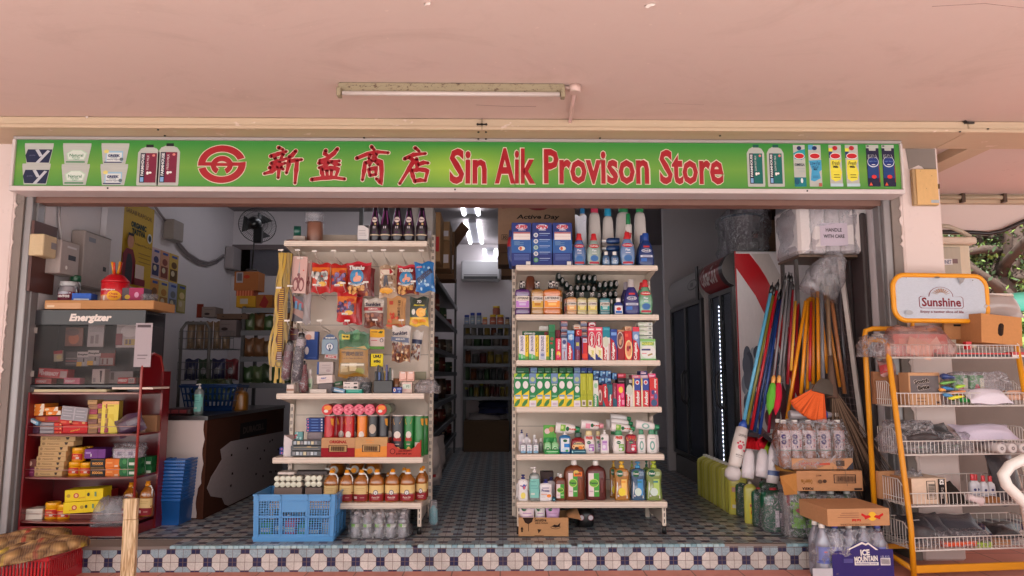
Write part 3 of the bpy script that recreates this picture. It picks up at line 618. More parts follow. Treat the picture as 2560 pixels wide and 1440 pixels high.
def pouch(name,label,cat,loc,w_,h,col,prims=(),thick=.05,group=None,rz=0,ry=0,mat='foil',crimp=.07,top=None,wob=.006,seed=1):
 """a filled bag hanging with its front to the street; loc is the middle of its lower edge"""
 rnd=random.Random(seed);nx,nz=10,12;b=B()
 ph_=rnd.uniform(0,6)
 def th(u,v):
  e=max(0,min(1,(v-crimp)/.18))*max(0,min(1,(1-crimp-v)/.3));e=e**.6 if e>0 else 0
  return thick*.5*e*(max(0,1-(2*u-1)**2))**.55+wob*.4*math.sin(7*u+9*v+ph_)*e
 def edge(v):return 1-.07*math.sin(math.pi*min(1,max(0,v)))+.012*math.sin(13*v+ph_)
 def front(x,z,L):
  u,v=x/w_+.5,z/h;return((x)*edge(v),-th(u,v)-L,z+.008*math.sin(u*9+ph_)*(1 if v>.9 or v<.1 else 0))
 ids=[[b.pts([front((i/nx-.5)*w_,j/nz*h,0)])for i in range(nx+1)]for j in range(nz+1)]
 back=[[b.pts([(lambda p:(p[0],-p[1]+.001,p[2]))(front((i/nx-.5)*w_,j/nz*h,0))])for i in range(nx+1)]for j in range(nz+1)]
 for j in range(nz):
  for i in range(nx):
   cc=(top or col)if j>=nz-1 else col
   b.face((ids[j][i],ids[j][i+1],ids[j+1][i+1],ids[j+1][i]),cc,True);b.face((back[j][i],back[j+1][i],back[j+1][i+1],back[j][i+1]),cc,True)
 b.paint((-w_/2,w_/2,0,h),prims,front,eps=.0011,nx=10,nz=12)
 return tag(b.build(name,mat,None,loc,(0,ry,rz)),label,cat,group)
def put(c,x0,x1,yt,Y,z=None,yb=None):
 """measure an item: its middle x, base z, width and height at distance Y"""
 xm=(x0+x1)/2
 top=at(c,xm,yt,Y);zb=z if z is not None else at(c,xm,yb,Y).z
 ym=yt if z is None else yt+40
 w_=at(c,x1,ym,Y).x-at(c,x0,ym,Y).x;xc=(at(c,x1,ym,Y).x+at(c,x0,ym,Y).x)/2
 return xc,zb,w_,top.z-zb
def film(name,label,cat,loc,w_,h,d,mat='wrap',group=None,knot=False,col=S(238,236,240),seed=1,parent=None,pin=.0):
 """loose clear bag or shrink film round something"""
 rnd=random.Random(seed);rings=[];n=26;ph_=rnd.uniform(0,6)
 for j in range(11):
  t=j/10;k_=(1-pin*max(0,t-.35)**1.2*2)*(.97+.03*math.sin(9*t+ph_));q_=min(w_,d)*(.015 if mat=='haze' else .03)
  rings.append([(math.copysign(abs(math.cos(a))**.55,math.cos(a))*w_/2*k_+rnd.gauss(0,q_),math.copysign(abs(math.sin(a))**.55,math.sin(a))*d/2*k_+rnd.gauss(0,q_)+d/2,(t*h+(rnd.gauss(0,(.006 if mat=='haze' else .02)*h)if 0<j else 0))*(1 if j<10 else 1-.1*abs(math.sin(2*a+ph_))))for a in[2*math.pi*i/n for i in range(n)]])
 b=B();b.loft(rings,col)
 o=b.build(name,mat,parent,loc)
 return tag(o,label,cat,group)if not parent else o
CREAMM=S(224,208,192)
def lipz(px,py,Y):return P(px,py,Y).z
def gondola(name,label,X0,X1,shelves,Yb,zbase,ztop,feet_y,depth_top):
 g=empty(name,((X0+X1)/2,Yb,HS));tag(g,label,'display rack');O=(-(X0+X1)/2,-Yb,-HS)
 b=B()
 zz=sorted([z for z,y in shelves]);b.box(X0+.01,X1-.01,Yb,Yb+.02,zbase,ztop,CREAMM)
 nrow=6
 for q in range(1,nrow+3):
  z=zbase+(ztop-zbase)*q/(nrow+3);b.box(X0+.02,X1-.02,Yb-.0035,Yb-.0005,z-.0015,z+.0015,S(120,104,96))
 b.build('back_panel','metal',g,O)
 for x in(X0-.022,X1-.008):
  b=B();b.box(x,x+.03,Yb-.03,Yb+.03,HS+.03,ztop+.02,CREAMM,bev=.003)
  z=HS+.1
  while z<ztop:
   for dx in(.009,.018):b.box(x+dx-.002,x+dx+.0025,Yb-.0306,Yb-.029,z,z+.026,BK)
   z+=.05
  b.build('upright','metal',g,O)
 for i,(z,y)in enumerate(shelves):
  b=B();b.box(X0,X1,y,Yb-.004,z-.012,z,CREAMM);b.box(X0,X1,y-.012,y-.0005,z-.038,z+.002,CREAMM,bev=.004)
  b.box(X0+.004,X1-.004,y-.0135,y-.0118,z-.030,z-.028,S(170,148,134));b.box(X0+.004,X1-.004,y-.0135,y-.0118,z-.012,z-.0105,S(180,160,146))
  for x in(X0+.006,X1-.010):
   b.prism([(y,z-.013),(y,z-.03),(Yb-.05,z-.09),(Yb-.035,z-.09),(Yb-.035,z-.013)],x,x+.003,CREAMM)
   q=b.v[-10:];b.v[-10:]=[(yy,xx,zz_)for xx,yy,zz_ in q]
  b.build('shelf','metal',g,O)
 for x in(X0+.004,X1-.03):
  b=B();y=shelves[-1][1]+.02;b.box(x,x+.026,y,y+.02,HS+.05,shelves[-1][0]-.015,CREAMM,bev=.003)
  for z in(HS+.07,HS+.11,HS+.15):
   if z<shelves[-1][0]-.05:b.box(x+.010,x+.016,y-.0012,y-.0002,z,z+.025,BK)
  b.box(x+.008,x+.012,y+.02,Yb,HS+.06,shelves[-1][0]-.014,S(190,174,162));b.lathe([(.016,HS),(.012,HS+.05)],BK,10,cx=x+.013,cy=y+.012)
  b.build('foot_panel','metal',g,O)
 return g
RX0,RX1=P(1290,900,5.1).x,P(1651,900,5.1).x
RY=[5.12,5.12,5.11,5.10,5.06,5.0]
RP=[664,787,901,1017.5,1136,1255]
RZ=[P(1460,p,y).z for p,y in zip(RP,RY)]
gondola('toiletries_rack','cream metal rack of toiletries beside the fridges',RX0,RX1,list(zip(RZ,RY)),5.52,HS+.09,RZ[0]+.02,5.04,.4)
LX0,LX1=P(694,985,5.1).x,P(1062,985,5.1).x
LY=[5.12,5.08,5.05,5.0]
LP=[603,984,1144,1258]
LZ=[P(880,p,y).z for p,y in zip(LP,LY)]
gondola('snack_rack','cream metal rack of snacks and cooking oil beside the counter',LX0,LX1,list(zip(LZ,LY)),5.52,HS+.09,LZ[0]+.1,5.04,.4)
# ================================================================== TOILETRIES RACK (six shelves)
AMB=S(150,84,30)
def row(c,x0,x1,yt,Y,z):return put(c,x0,x1,yt,Y,z)
def lst(n,what):return[f'{ORD[i]} {what} from the aisle' for i in range(n)]
Z,Y0=RZ[0],RY[0]+.02
for i,(x0,x1,kind)in enumerate(((160,366,'a'),(371,576,'b'),(581,783,'a'))):
 x,z,w_,h=row('F',x0,x1,274,Y0,Z)
 top_='SPIN' if kind=='b' else 'SUPER'
 pr_=[('r',0,.3,1,.62,S(44,92,160)),('e',.5,.9,.3,.06,S(214,214,226)),('t',top_,.5,.9,.58,.085,S(190,30,50),0,.05,.2),('t','matic',.52,.83,.36,.03,S(224,220,226))]
 if kind=='a':pr_+=[('r',.09,.6,.93,.78,S(232,220,214)),('r',.09,.745,.93,.775,S(170,60,70)),('r',.11,.68,.91,.683,S(190,120,120)),('e',.5,.4,.17,.05,S(220,214,200)),('e',.45,.4,.07,.04,S(200,90,60)),('r',.72,.02,.94,.1,S(216,210,206))]+[('r',.12,.25-q*.03,.88,.26-q*.03,S(110,130,190))for q in range(5)]+[('r',.12,.55-q*.025,.4+.2*(q%2),.556-q*.025,S(150,190,210))for q in range(4)]
 else:pr_+=[q_ for k_,c_ in enumerate((S(220,216,214),S(220,216,214),S(170,200,170),S(220,216,214),S(90,160,80)))for q_ in(('e',.18,.71-.145*k_,.115,.052,c_),('e',.18,.71-.145*k_,.07,.03,S(130,150,170)),('r',.36,.74-.145*k_,.9,.752-.145*k_,S(190,206,226)),('r',.36,.70-.145*k_,.8,.71-.145*k_,S(120,150,200)))]
 carton_box('detergent_box',['blue detergent carton with a white table, nearest the aisle on top of the toiletries rack','blue detergent carton with five round pictures on top of the toiletries rack','blue detergent carton with a white table, beside the mouthwash on top of the rack'][i],'detergent',(x,Y0,z),w_*.985,h,.17,S(36,52,120),pr_,group='detergent cartons on the toiletries rack')
x,z,w_,h=row('F',118,165,330,Y0+.05,Z-.0)
pouch('detergent_refill','blue detergent refill bag squeezed beside the cartons on the toiletries rack','refill bag',(x+.01,Y0+.12,Z+.001),.075,h,S(46,74,140),[('r',.1,.55,.9,.8,S(180,40,50))],.05,rz=-1.2)
def plax(c,x0,x1,yt,Y,z,label,col,mat='liquid',cap=S(196,30,40),g='red capped mouthwash bottles'):
 x,z,w_,h=row(c,x0,x1,yt,Y,z)
 bottle('flask','mouthwash_bottle',label,'mouthwash',(x,Y+.05,z),w_,h,col,cap,w_*.55,(.12,.88,.05,.7,None),[('e',.5,.86,.46,.09,S(190,26,40)),('t','Colgate',.5,.86,.74,.09,WH,0,.03),('t','Plax',.5,.66,.4,.1,S(220,226,232)),('r',.3,.52,.7,.54,WH),('e',.5,.3,.36,.14,S(60,110,170)),('r',.06,.05,.94,.14,S(180,40,60))],g,mat)
plax('F',788,932,372,Y0,Z,'blue mouthwash bottle with red cap beside the detergent cartons',S(92,140,200))
plax('F',938,1088,374,Y0,Z,'clear mouthwash bottle with red cap on the top toiletries shelf',S(176,200,190))
plax('F',1280,1438,356,Y0,Z,'pale blue mouthwash bottle with red cap in front of the green capped spray',S(130,170,220))
def oralb(c,x0,x1,yt,Y,z,label,col,cap):
 x,z,w_,h=row(c,x0,x1,yt,Y,z)
 return bottle('cone','mouthwash_bottle',label,'mouthwash',(x,Y+.05,z),w_,h,col,cap,w_*.6,(.06,.94,.08,.62,None),[('r',.3,.9,.72,.99,S(200,60,60)),('e',.5,.72,.34,.1,S(220,226,236)),('e',.5,.72,.3,.08,S(26,44,110)),('t','Oral-B',.5,.72,.5,.1,WH),('r',.08,.36,.92,.47,S(214,216,226)),('r',.2,.39,.8,.44,S(120,130,160)),('r',.1,.12,.5,.3,S(60,110,190))],'dark blue mouthwash bottles','gloss')
oralb('F',1466,1634,370,Y0,Z,'dark blue mouthwash bottle with blue cap at the fridge end of the top shelf',S(22,52,112),S(30,70,150))
oralb('F',1446,1600,392,Y0+.12,Z,'dark blue mouthwash bottle half hidden behind another on the top shelf',S(20,48,104),S(30,70,150))
for i,(x0,x1)in enumerate(((1098,1178),(1184,1268))):
 x,z,w_,h=row('F',x0,x1,565,Y0,Z)
 bottle('small','travel_mouthwash',f'small blue mouthwash bottle with white cap, {ORD[i]} from the aisle on the top shelf','mouthwash',(x,Y0+.03,z),w_*.95,h,S(70,120,170),WH,w_*.6,(.1,.9,.1,.6,None),[('r',.3,.2,.34,.9,WH),('r',.5,.2,.54,.9,WH),('r',.3,.5,.8,.56,S(200,220,240))],'travel mouthwash standing up','liquid')
for i,yt in enumerate((424,502)):
 a,c_=at('F',1095,yt,Y0+.1),at('F',1275,yt+62,Y0+.1)
 o=bottle('small','travel_mouthwash',['small blue mouthwash bottle lying topmost on its stack of the top shelf','small blue mouthwash bottle lying under another on the top shelf'][i],'mouthwash',(c_.x,Y0+.13,(a.z+c_.z)/2),a.z-c_.z,c_.x-a.x,S(22,58,110),WH,.05,None,(),'travel mouthwash lying down',rot=(0,-R(90),0))
 b=B();b.box(-.024,-.023,-.028,-.0265,.06,.15,S(60,150,210));b.v[-8:]=[(q[0]+.013,q[1],q[2])for q in b.v[-8:]];b.build('label','card',o)
x,z,w_,h=row('F',1100,1268,570,Y0+.1,Z)
carton_box('shelf_tray','dark blue display tray under the lying mouthwash bottles','tray',(x,Y0+.09,Z),w_,h*.98,.08,S(24,44,84))
for i,(x0,x1,yt)in enumerate(((845,935,110),(942,1085,100),(1090,1216,140),(1224,1400,95),(1414,1550,95))):
 x,z,w_,h=row('F',x0,x1,yt,5.38,Z)
 bottle('lotion','tall_bottle',f'tall plain white bottle standing at the back of the top shelf, {ORD[i]} from the detergent','bottle',(x,5.40,z),w_*.97,h*1.12,S(206,196,190),[S(40,120,170),S(206,60,90),S(40,150,190),S(40,130,80),S(40,140,80)][i],w_*.6,None,(),'tall white bottles behind the mouthwash')
x,z,w_,h=row('F',1322,1402,175,5.28,Z)
bottle('lotion','cleaner_spray','clear cleaner spray with green cap and red name behind the pale blue mouthwash','spray',(x,5.3,z),w_,h,S(200,190,186),S(28,120,70),w_*.6,(.05,.95,.35,.8,S(214,206,200)),[('t','Power',.5,.6,.9,.3,S(190,40,50),0,.04)])
x,z,w_,h=row('F',812,930,200,5.3,Z)
pouch('refill_pouch','white and purple refill pouch standing behind the blue mouthwash','refill bag',(x,5.3,z),w_,h,S(210,212,222),[('p',[(0,0),(.5,0),(1,.7),(.8,.9),(.3,.4)],S(90,70,150))],.05)
a,c_=at('F',22,90,5.62),at('F',812,500,5.62)
carton_box('carton','large brown carton printed with a red badge high behind the toiletries rack','carton',((a.x+c_.x)/2,5.60,c_.z),c_.x-a.x,(a.z-c_.z)*1.08,.4,S(150,118,96),[('t','Active Day',.52,.62,.56,.13,S(30,24,24),0,.03,.15),('e',.52,.92,.16,.14,S(120,44,48)),('p',[(.05,.82),(.25,.86),(.25,.92),(.05,.92)],S(120,50,52)),('r',.045,.09,.12,.22,S(50,40,36)),('r',.05,.1,.115,.21,S(150,118,96)),('t','30',.083,.155,.05,.08,S(40,30,28))],mat='kraft')
b=B();b.box(RX0,RX1,5.6,6.0,c_.z-.02,c_.z-.002,CREAMM);b.box(RX0,RX0+.03,5.6,5.63,HS,c_.z-.02,CREAMM);b.box(RX1-.03,RX1,5.6,5.63,HS,c_.z-.02,CREAMM)
tag(b.build('back_rack','metal'),'cream rack standing back to back behind the toiletries rack','display rack')
Z,Y0=RZ[1],RY[1]+.02
def lister(x0,x1,yt,label,col,body,mid,Y=None,g='square mouthwash bottles with chequered caps',big=True):
 Y=Y or Y0;x,z,w_,h=row('F',x0,x1,yt,Y,Z)
 o=bottle('square','mouthwash_bottle',label,'mouthwash',(x,Y+.045,z),w_,h,col,S(40,38,40),w_*.6,(.06,.94,.21,.55,S(222,208,196)),[('t','LISTERINE',.5,.82,.86,.2,S(30,26,30),0,.03),('r',.02,.04,.98,.6,body),('r',.25,.2,.75,.4,mid),('r',.2,.48,.8,.54,WH)],g,'liquid')
 b=B();h0=.80*h
 for q in range(4):
  for j in range(8):
   if(q+j)%2:b.loft([[(.212*w_*math.cos(a),.212*w_*math.sin(a),h0+(q+e)*.045*h)for a in(j*.785,(j+1)*.785)]for e in(0,1)],S(214,206,200),cap=False,closed=False)
 b.build('cap_pattern','gloss',o)
lister(195,352,866,'purple square mouthwash bottle nearest the aisle on the second shelf',S(96,44,130),S(190,130,206),S(206,190,220))
lister(362,496,870,'gold square mouthwash bottle between the purple and the orange one',S(206,150,70),S(216,170,60),S(190,120,40))
lister(486,672,866,'large orange square mouthwash bottle on the second shelf',S(236,130,40),S(240,150,60),S(250,200,120))
lister(540,690,872,'gold square mouthwash bottle half hidden behind the large orange one',S(206,150,70),S(216,170,60),S(190,120,40),Y0+.1)
lister(700,780,985,'small pink mouthwash bottle peeping out behind the small amber one',S(230,150,120),S(220,120,110),S(240,200,180),Y0+.09)
lister(728,836,975,'small amber mouthwash bottle, beside the diagonal pile of silver caps',S(230,170,110),S(236,170,90),S(246,220,170))
lister(838,940,980,'small yellow mouthwash bottle standing beside the amber one',S(220,206,140),S(214,196,90),S(236,220,160))
lister(944,1050,980,'small yellow mouthwash bottle standing beside the teal one',S(220,206,140),S(214,196,90),S(236,220,160))
lister(1070,1180,985,'small teal mouthwash bottle on the second shelf',S(30,130,140),S(40,150,150),S(200,226,220))
x,z,w_,h=row('F',306,404,815,Y0+.2,Z)
o=bottle('square','lying_mouthwash','brown mouthwash bottle lying with its silver cap outward behind the purple and gold bottles','mouthwash',(x,Y0+.36,z+h*.5),w_,.2,S(110,56,34),S(190,186,184),h,None,rot=(R(90),0,0),mat='gloss')
x,z,w_,h=row('F',1216,1312,1046,Y0,Z)
bottle('small','travel_mouthwash','small blue mouthwash with a white label between teal and dark blue bottles','mouthwash',(x,Y0+.03,z),w_,h,S(36,60,130),WH,w_*.6,(.08,.92,.08,.55,S(224,222,226)),[('e',.5,.6,.3,.2,S(200,60,50)),('r',.1,.1,.9,.36,S(50,110,190))])
x,z,w_,h=row('F',1176,1215,1062,Y0+.05,Z)
bottle('small','travel_mouthwash','small dark green mouthwash wedged beside the teal bottle','mouthwash',(x,Y0+.08,z),w_,h,S(30,70,60),WH,w_*.6)
oralb('F',1314,1486,848,Y0,Z,'purple blue mouthwash bottle with silver cap on the second shelf',S(44,42,110),S(180,172,170))
for i,x0 in enumerate((1285,1300)):
 oralb('F',x0,x0+120,880-5*i,Y0+.12+.1*i,Z,['purple blue mouthwash bottle half hidden behind the silver capped one','purple blue mouthwash bottle deepest in its row on the second shelf'][i],S(36,30,84),S(150,140,150))
plax('F',1470,1622,852,Y0,Z,'green mouthwash bottle with red cap at the fridge end of the second shelf',S(120,190,150))
plax('F',1440,1590,880,Y0+.13,Z,'green mouthwash bottle with red cap standing behind another on the second shelf',S(110,180,140))
caps=[(650,824),(686,869),(729,910),(771,948),(852,838),(908,838),(965,838),(1022,845),(840,945),(897,945),(955,943),(1008,953),(1070,913),(1128,908),(1187,905),(1243,900),(1062,1020),(1120,1008),(1178,1007),(1235,1006)]
rowsn=['diagonal pile']*4+['top row']*4+['middle row']*4+['upper fridge side row']*4+['lower fridge side row']*4
proto=None
for i,(cx_,cy_)in enumerate(caps):
 q=at('F',cx_,cy_,5.28)
 lb=f'dark mouthwash lying cap outward, {ORD[i % 4]} along the {rowsn[i]}'
 if proto is None:
  proto=bottle('small','lying_mouthwash',lb,'mouthwash',q,.039,.14,S(28,44,42),S(178,174,172),.070,None,(),'dark mouthwash bottles lying in piles',rot=(R(90),0,0));o=proto
  b=B();b.lathe([(.011,.1412),(.011,.142)],S(110,108,108),12);b.build('cap_disc','gloss',o)
 else:
  o=copy_tree(proto);o['label']=lb
 o.location=(q.x,q.y+.14,q.z)
for xa,xb,ya,lb in((620,800,1000,'dark green tray under the diagonal pile of lying mouthwash bottles'),(820,1048,985,'dark green tray under the middle row of lying mouthwash bottles'),(1050,1262,1050,'dark green tray under the lying mouthwash bottles by the dark blue bottle')):
 x,z,w_,h=row('F',xa,xb,ya,5.3,Z);carton_box('shelf_tray',lb,'tray',(x,5.3,Z),w_,h,.12,S(30,46,42))
Z,Y0=RZ[2],RY[2]+.015
CG=[('p',[(0,0),(1,0),(1,.16),(0,.2)],S(30,40,110))]
def tp(c,x0,x1,yt,label,col,prims,Y=None,z=None,top=None,d=.045,rz=0,side=None,sp=None):
 Y=Y or Y0;x,z,w_,h=put(c,x0,x1,yt,Y,Z if z is None else z)
 return carton_box('toothpaste_box',label,'toothpaste',(x,Y,z),w_*.98,h,d,col,prims,top,side,'boxes of toothpaste on the toiletries rack',rz,sideprims=sp)
SENS=[('t','SENSODYNE',.5,.66,.42,.6,S(40,44,110),-90,.02),('p',[(0,0),(1,0),(1,.2),(0,.28)],S(110,190,110)),('p',[(0,0),(1,0),(1,.08),(0,.12)],S(40,150,80)),('r',.36,.06,.62,.26,S(60,160,110)),('r',.42,.08,.56,.24,S(200,224,206))]
for i,(x0,x1,s_)in enumerate(((232,302,0),(338,404,0),(440,516,1))):
 P3=list(SENS)if not s_ else[SENS[0],('r',.2,.05,.8,.35,S(190,196,214)),('e',.5,.22,.24,.06,S(130,140,180))]
 o=tp('G',x0,x1,198,f'white and yellow toothpaste box, {ORD[i]} from the aisle on the third shelf',S(228,222,222),P3,d=.06,side=S(232,200,40))
 x2=(301,404,512)[i];x,z,w_,h=put('G',x2,x2+32,198,Y0+.003,Z)
 b=B();b.box(-w_/2,w_/2,0,.05,0,h,S(232,200,40),bev=.001);b.paint((-w_/2,w_/2,0,h),[('t','Value Twin Pack',.5,.64,.5,.62,S(40,40,50),-90,.02),('r',0,0,1,.16,S(110,150,60))],lambda X_,Z_,L:(X_,-L,Z_));b.build('twin_pack_panel','card',o,(x-o.location.x,.003,0))
x,z,w_,h=put('G',272,535,155,Y0+.07,Z)
carton_box('toothpaste_box','long green toothpaste box lying on its side behind the white ones','toothpaste',(x,Y0+.07,at('G',400,205,Y0+.07).z),w_,at('G',400,155,Y0).z-at('G',400,205,Y0).z,.05,S(24,84,50),[('t','closeup',.28,.5,.44,.7,WH,0,.03),('e',.92,.5,.07,.4,S(150,60,60))],group='boxes of toothpaste on the toiletries rack')
x,z,w_,h=put('G',285,520,205,Y0+.075,Z);carton_box('display_box','plain grey box hidden under the long green toothpaste box','box',(x,Y0+.075,Z),w_,h,.045,S(120,120,110))
tp('G',440,538,104,'white and yellow toothpaste box standing behind the long green one',S(226,214,160),[('r',0,.86,1,1,S(228,222,214)),('r',0,.72,1,.86,S(226,200,60)),('t','Value Twin Pack',.5,.79,.8,.05,S(60,50,40))],Y0+.13)
tp('G',543,607,88,'dark green upright toothpaste box with white name on the third shelf',S(26,110,62),[('t','closeup',.5,.17,.5,.32,WH,90,.04),('r',0,.8,1,1,S(40,120,76)),('e',.5,.6,.3,.05,S(150,90,70)),('r',.2,.45,.6,.5,S(180,50,50)),('r',0,.78,1,.79,S(16,70,40))])
tp('G',610,660,145,'dark red toothpaste box standing behind the pink one on the third shelf',S(126,30,50),[],Y0+.06)
tp('G',612,672,228,'pink toothpaste box with yellow splash on the third shelf',S(206,30,70),[('t','Colgate',.55,.72,.5,.46,WH,-90,.04),('e',.5,.28,.34,.14,S(236,190,60)),('e',.4,.18,.24,.08,S(224,90,130)),('e',.62,.3,.14,.06,S(240,226,150))])
tp('G',674,730,226,'pale blue toothpaste box with red base text on the third shelf',S(180,186,206),[('t','Colgate',.5,.22,.4,.36,S(180,30,50),90,.03),('e',.5,.82,.36,.1,S(70,76,130)),('r',.1,.5,.9,.54,S(120,130,170)),('e',.5,.66,.2,.05,S(220,224,232))])
for j,(yt,yb)in enumerate(((50,104),(108,160),(165,222))):
 for k_,x0 in enumerate((668,870)):
  q=put('G',x0,x0+66,yt,Y0+.06,None,yb);nm=('pale','striped')[k_]
  carton_box('toothpaste_box',f'{nm} toothpaste box lying end outward, {("topmost", "in the middle", "lowest")[j]} of its stack of three','toothpaste',(q[0],Y0+.06,q[1]),q[2],q[3],.13,S(150,156,176),[('r',0,.55,1,.95,(S(176,60,60),S(190,130,80))[k_]),('r',.1,.65,.9,.8,S(220,210,206)),('r',0,.1,1,.3,S(100,110,150))],group='toothpaste boxes stacked end outward')
for k_,x0 in enumerate((668,870)):
 x,z,w_,h=put('G',x0+4,x0+62,224,Y0+.065,Z);carton_box('display_box',('plain red box under the pale stack of toothpaste','plain red box under the striped stack of toothpaste')[k_],'box',(x,Y0+.065,Z),w_,h,.12,S(130,60,66))
BR=lambda t='Colgate',cz=.26:[('t',t,.48,cz,.5,.46,WH,90,.05)]
tp('G',733,806,150,'blue toothpaste box with a red lower half on the third shelf',S(46,96,170),[('p',[(0,0),(.7,0),(.75,.3),(.4,.55),(0,.62)],S(190,26,46)),('t','Colgate',.36,.27,.46,.46,WH,90,.05),('r',0,.9,1,1,S(120,170,214)),('r',.1,.7,.9,.86,S(140,190,226)),('t','ULTRA',.5,.78,.4,.2,WH,90,.03)])
tp('G',812,864,210,'purple toothpaste box half hidden on the third shelf',S(90,74,140),[('p',[(0,0),(1,0),(1,.4),(0,.5)],S(130,40,70)),('t','Colgate',.5,.24,.4,.4,S(190,150,170),90),('r',.2,.6,.8,.75,S(206,200,90))],Y0+.02)
q=put('G',818,882,138,Y0+.03,None,206);carton_box('toothpaste_box','red toothpaste box lying end outward on the purple one','toothpaste',(q[0],Y0+.03,q[1]),q[2],q[3],.12,S(180,30,44),[('r',.1,.2,.8,.8,S(200,40,50)),('t','C',.4,.5,.3,.6,WH)])
q=put('G',798,868,88,Y0+.05,None,136);carton_box('toothpaste_box','white toothpaste box lying end outward above the red one','toothpaste',(q[0],Y0+.05,q[1]),q[2],q[3],.12,S(222,208,196),[('r',0,.6,1,.9,S(190,170,150)),('r',.1,.2,.8,.45,S(206,110,60))])
tp('G',886,942,222,'red toothpaste box with a white top label on the third shelf',S(200,40,46),[('r',.1,.78,.9,.96,S(214,210,226)),('r',.2,.82,.8,.92,S(150,150,170)),('r',0,0,.12,1,S(60,70,140)),('r',0,.1,1,.3,S(226,70,50))])
for i,x0 in enumerate((946,1020)):
 tp('G',x0,x0+74,114,['red and navy toothpaste box with yellow diagonal band, farther from the teal box','red and navy toothpaste box with yellow diagonal band, touching the teal box'][i],S(216,50,84),[('r',0,.0,1,.3,S(40,46,120)),('p',[(0,.22),(1,.0),(1,.36),(0,.46)],S(236,226,200)),('e',.5,.62,.46,.24,S(226,214,214)),('e',.5,.62,.4,.21,S(190,30,60)),('t','Colgate',.5,.62,.4,.36,WH,-90,.05),('t','Total',.55,.2,.4,.2,S(206,200,60),90,.03),('r',0,.88,1,.99,S(230,110,130)),('r',.1,.91,.8,.95,WH)])
q=put('G',950,1026,62,Y0+.05,None,113);carton_box('toothpaste_box','red toothpaste box lying flat behind the red and navy pair','toothpaste',(q[0],Y0+.05,q[1]-.001),q[2],q[3],.12,S(190,44,66),[('e',.5,.5,.45,.46,S(230,222,220)),('r',.2,.2,.8,.5,S(190,40,60))])
q=put('G',952,1024,113,Y0+.05,Z);carton_box('display_box','plain dark box behind the red and navy toothpaste','box',(q[0],Y0+.05,Z),q[2],q[3]-.002,.1,S(110,50,60))
tp('G',1096,1172,112,'teal and white toothpaste box with a silver oval on the third shelf',S(226,222,220),[('r',0,.68,1,1,S(20,130,150)),('e',.4,.55,.42,.16,S(206,210,190)),('p',[(0,0),(.5,0),(.55,.3),(0,.42)],S(190,26,46)),('t','Colgate',.34,.2,.42,.34,WH,90,.05),('r',.82,.0,.9,.5,S(190,40,60)),('r',.1,.9,.9,.96,S(70,170,190))])
tp('G',1176,1246,136,'blue toothpaste box with red lower half, between the teal box and the picture box',S(40,70,150),[('p',[(0,0),(.85,0),(.9,.35),(.5,.62),(0,.72)],S(176,24,44)),('t','Colgate',.4,.3,.5,.56,WH,90,.05),('r',.1,.8,.9,.9,S(120,160,220))])
tp('G',1248,1318,142,'red toothpaste box with a round picture on the third shelf',S(150,30,40),[('e',.4,.66,.5,.28,S(206,190,180)),('e',.4,.66,.42,.24,S(110,70,64)),('e',.4,.6,.2,.1,S(200,150,120)),('e',.6,.72,.14,.07,S(200,150,120)),('r',0,.94,1,1,S(190,140,100))])
tp('G',1320,1398,152,'red toothpaste box with a large peach oval on the third shelf',S(206,40,40),[('e',.55,.36,.5,.33,S(240,210,150)),('e',.55,.38,.36,.25,S(226,150,110)),('e',.45,.4,.18,.1,S(170,50,60)),('e',.7,.44,.1,.06,S(90,50,50)),('r',.1,.8,.5,.9,S(230,90,70))])
q=put('G',1326,1396,108,Y0+.03,None,152);carton_box('toothpaste_box','cream toothpaste box lying flat above the peach oval one','toothpaste',(q[0],Y0+.03,q[1]),q[2],q[3],.12,S(236,190,150),[('t','Salt',.5,.5,.6,.6,S(170,60,40))])
q=put('G',1330,1394,153,Y0+.05,Z);carton_box('display_box','plain box behind the peach oval toothpaste','box',(q[0],Y0+.05,Z),q[2],q[3]-.001,.08,S(160,60,60))
tp('G',1404,1474,112,'red and pale blue toothpaste box beside the denture tablets',S(120,150,196),[('p',[(0,0),(.95,0),(1,.3),(.6,.56),(0,.64)],S(190,26,46)),('t','Colgate',.42,.28,.54,.52,WH,90,.05),('r',0,.86,1,1,S(210,60,80)),('e',.5,.7,.3,.08,S(200,214,232))])
for j,(yt,yb)in enumerate(((66,104),(110,150),(154,198),(206,240))):
 q=put('G',1464,1610,yt,Y0+.04,None,yb);carton_box('tablet_box',f'flat white and green denture tablet box, {ORD[j]} down in its pile','tablet box',(q[0],Y0+.04,q[1]),q[2],q[3]*1.04,.1,S(222,222,212),[('r',.02,.1,.4,.2,S(120,170,100)),('r',.02,.7,.6,.85,S(170,190,150)),('r',.7,.2,.95,.8,S(200,206,204)),('r',.75,.3,.9,.7,S(130,140,130))],group='flat denture tablet boxes')
q=put('G',1468,1606,241,Y0+.045,Z);carton_box('display_box','plain box under the pile of denture tablets','box',(q[0],Y0+.045,Z),q[2],q[3],.08,S(170,190,160))
q=put('G',1482,1640,236,Y0,Z);carton_box('tablet_box','white and green denture tablet carton facing forward at the fridge end of the third shelf','tablet box',(q[0],Y0,Z),q[2],q[3],.035,S(206,222,200),[('r',.0,.88,1,1,S(130,190,110)),('r',.1,.7,.9,.86,S(90,160,70)),('t','POLIDENT',.5,.78,.76,.12,S(236,232,120),0,.04),('e',.5,.4,.5,.3,S(228,228,224)),('r',.08,.46,.66,.54,S(60,60,110)),('p',[(.5,.2),(.8,.28),(.76,.34),(.46,.26)],S(170,140,80)),('r',.1,.3,.4,.34,S(220,140,140)),('r',0,0,1,.08,S(110,180,100))])
Z,Y0=RZ[3],RY[3]+.015
leaf_=[('p',[(.05,.02),(.4,.03),(.72,.12),(.8,.24),(.4,.2),(.08,.1)],S(60,130,60))]
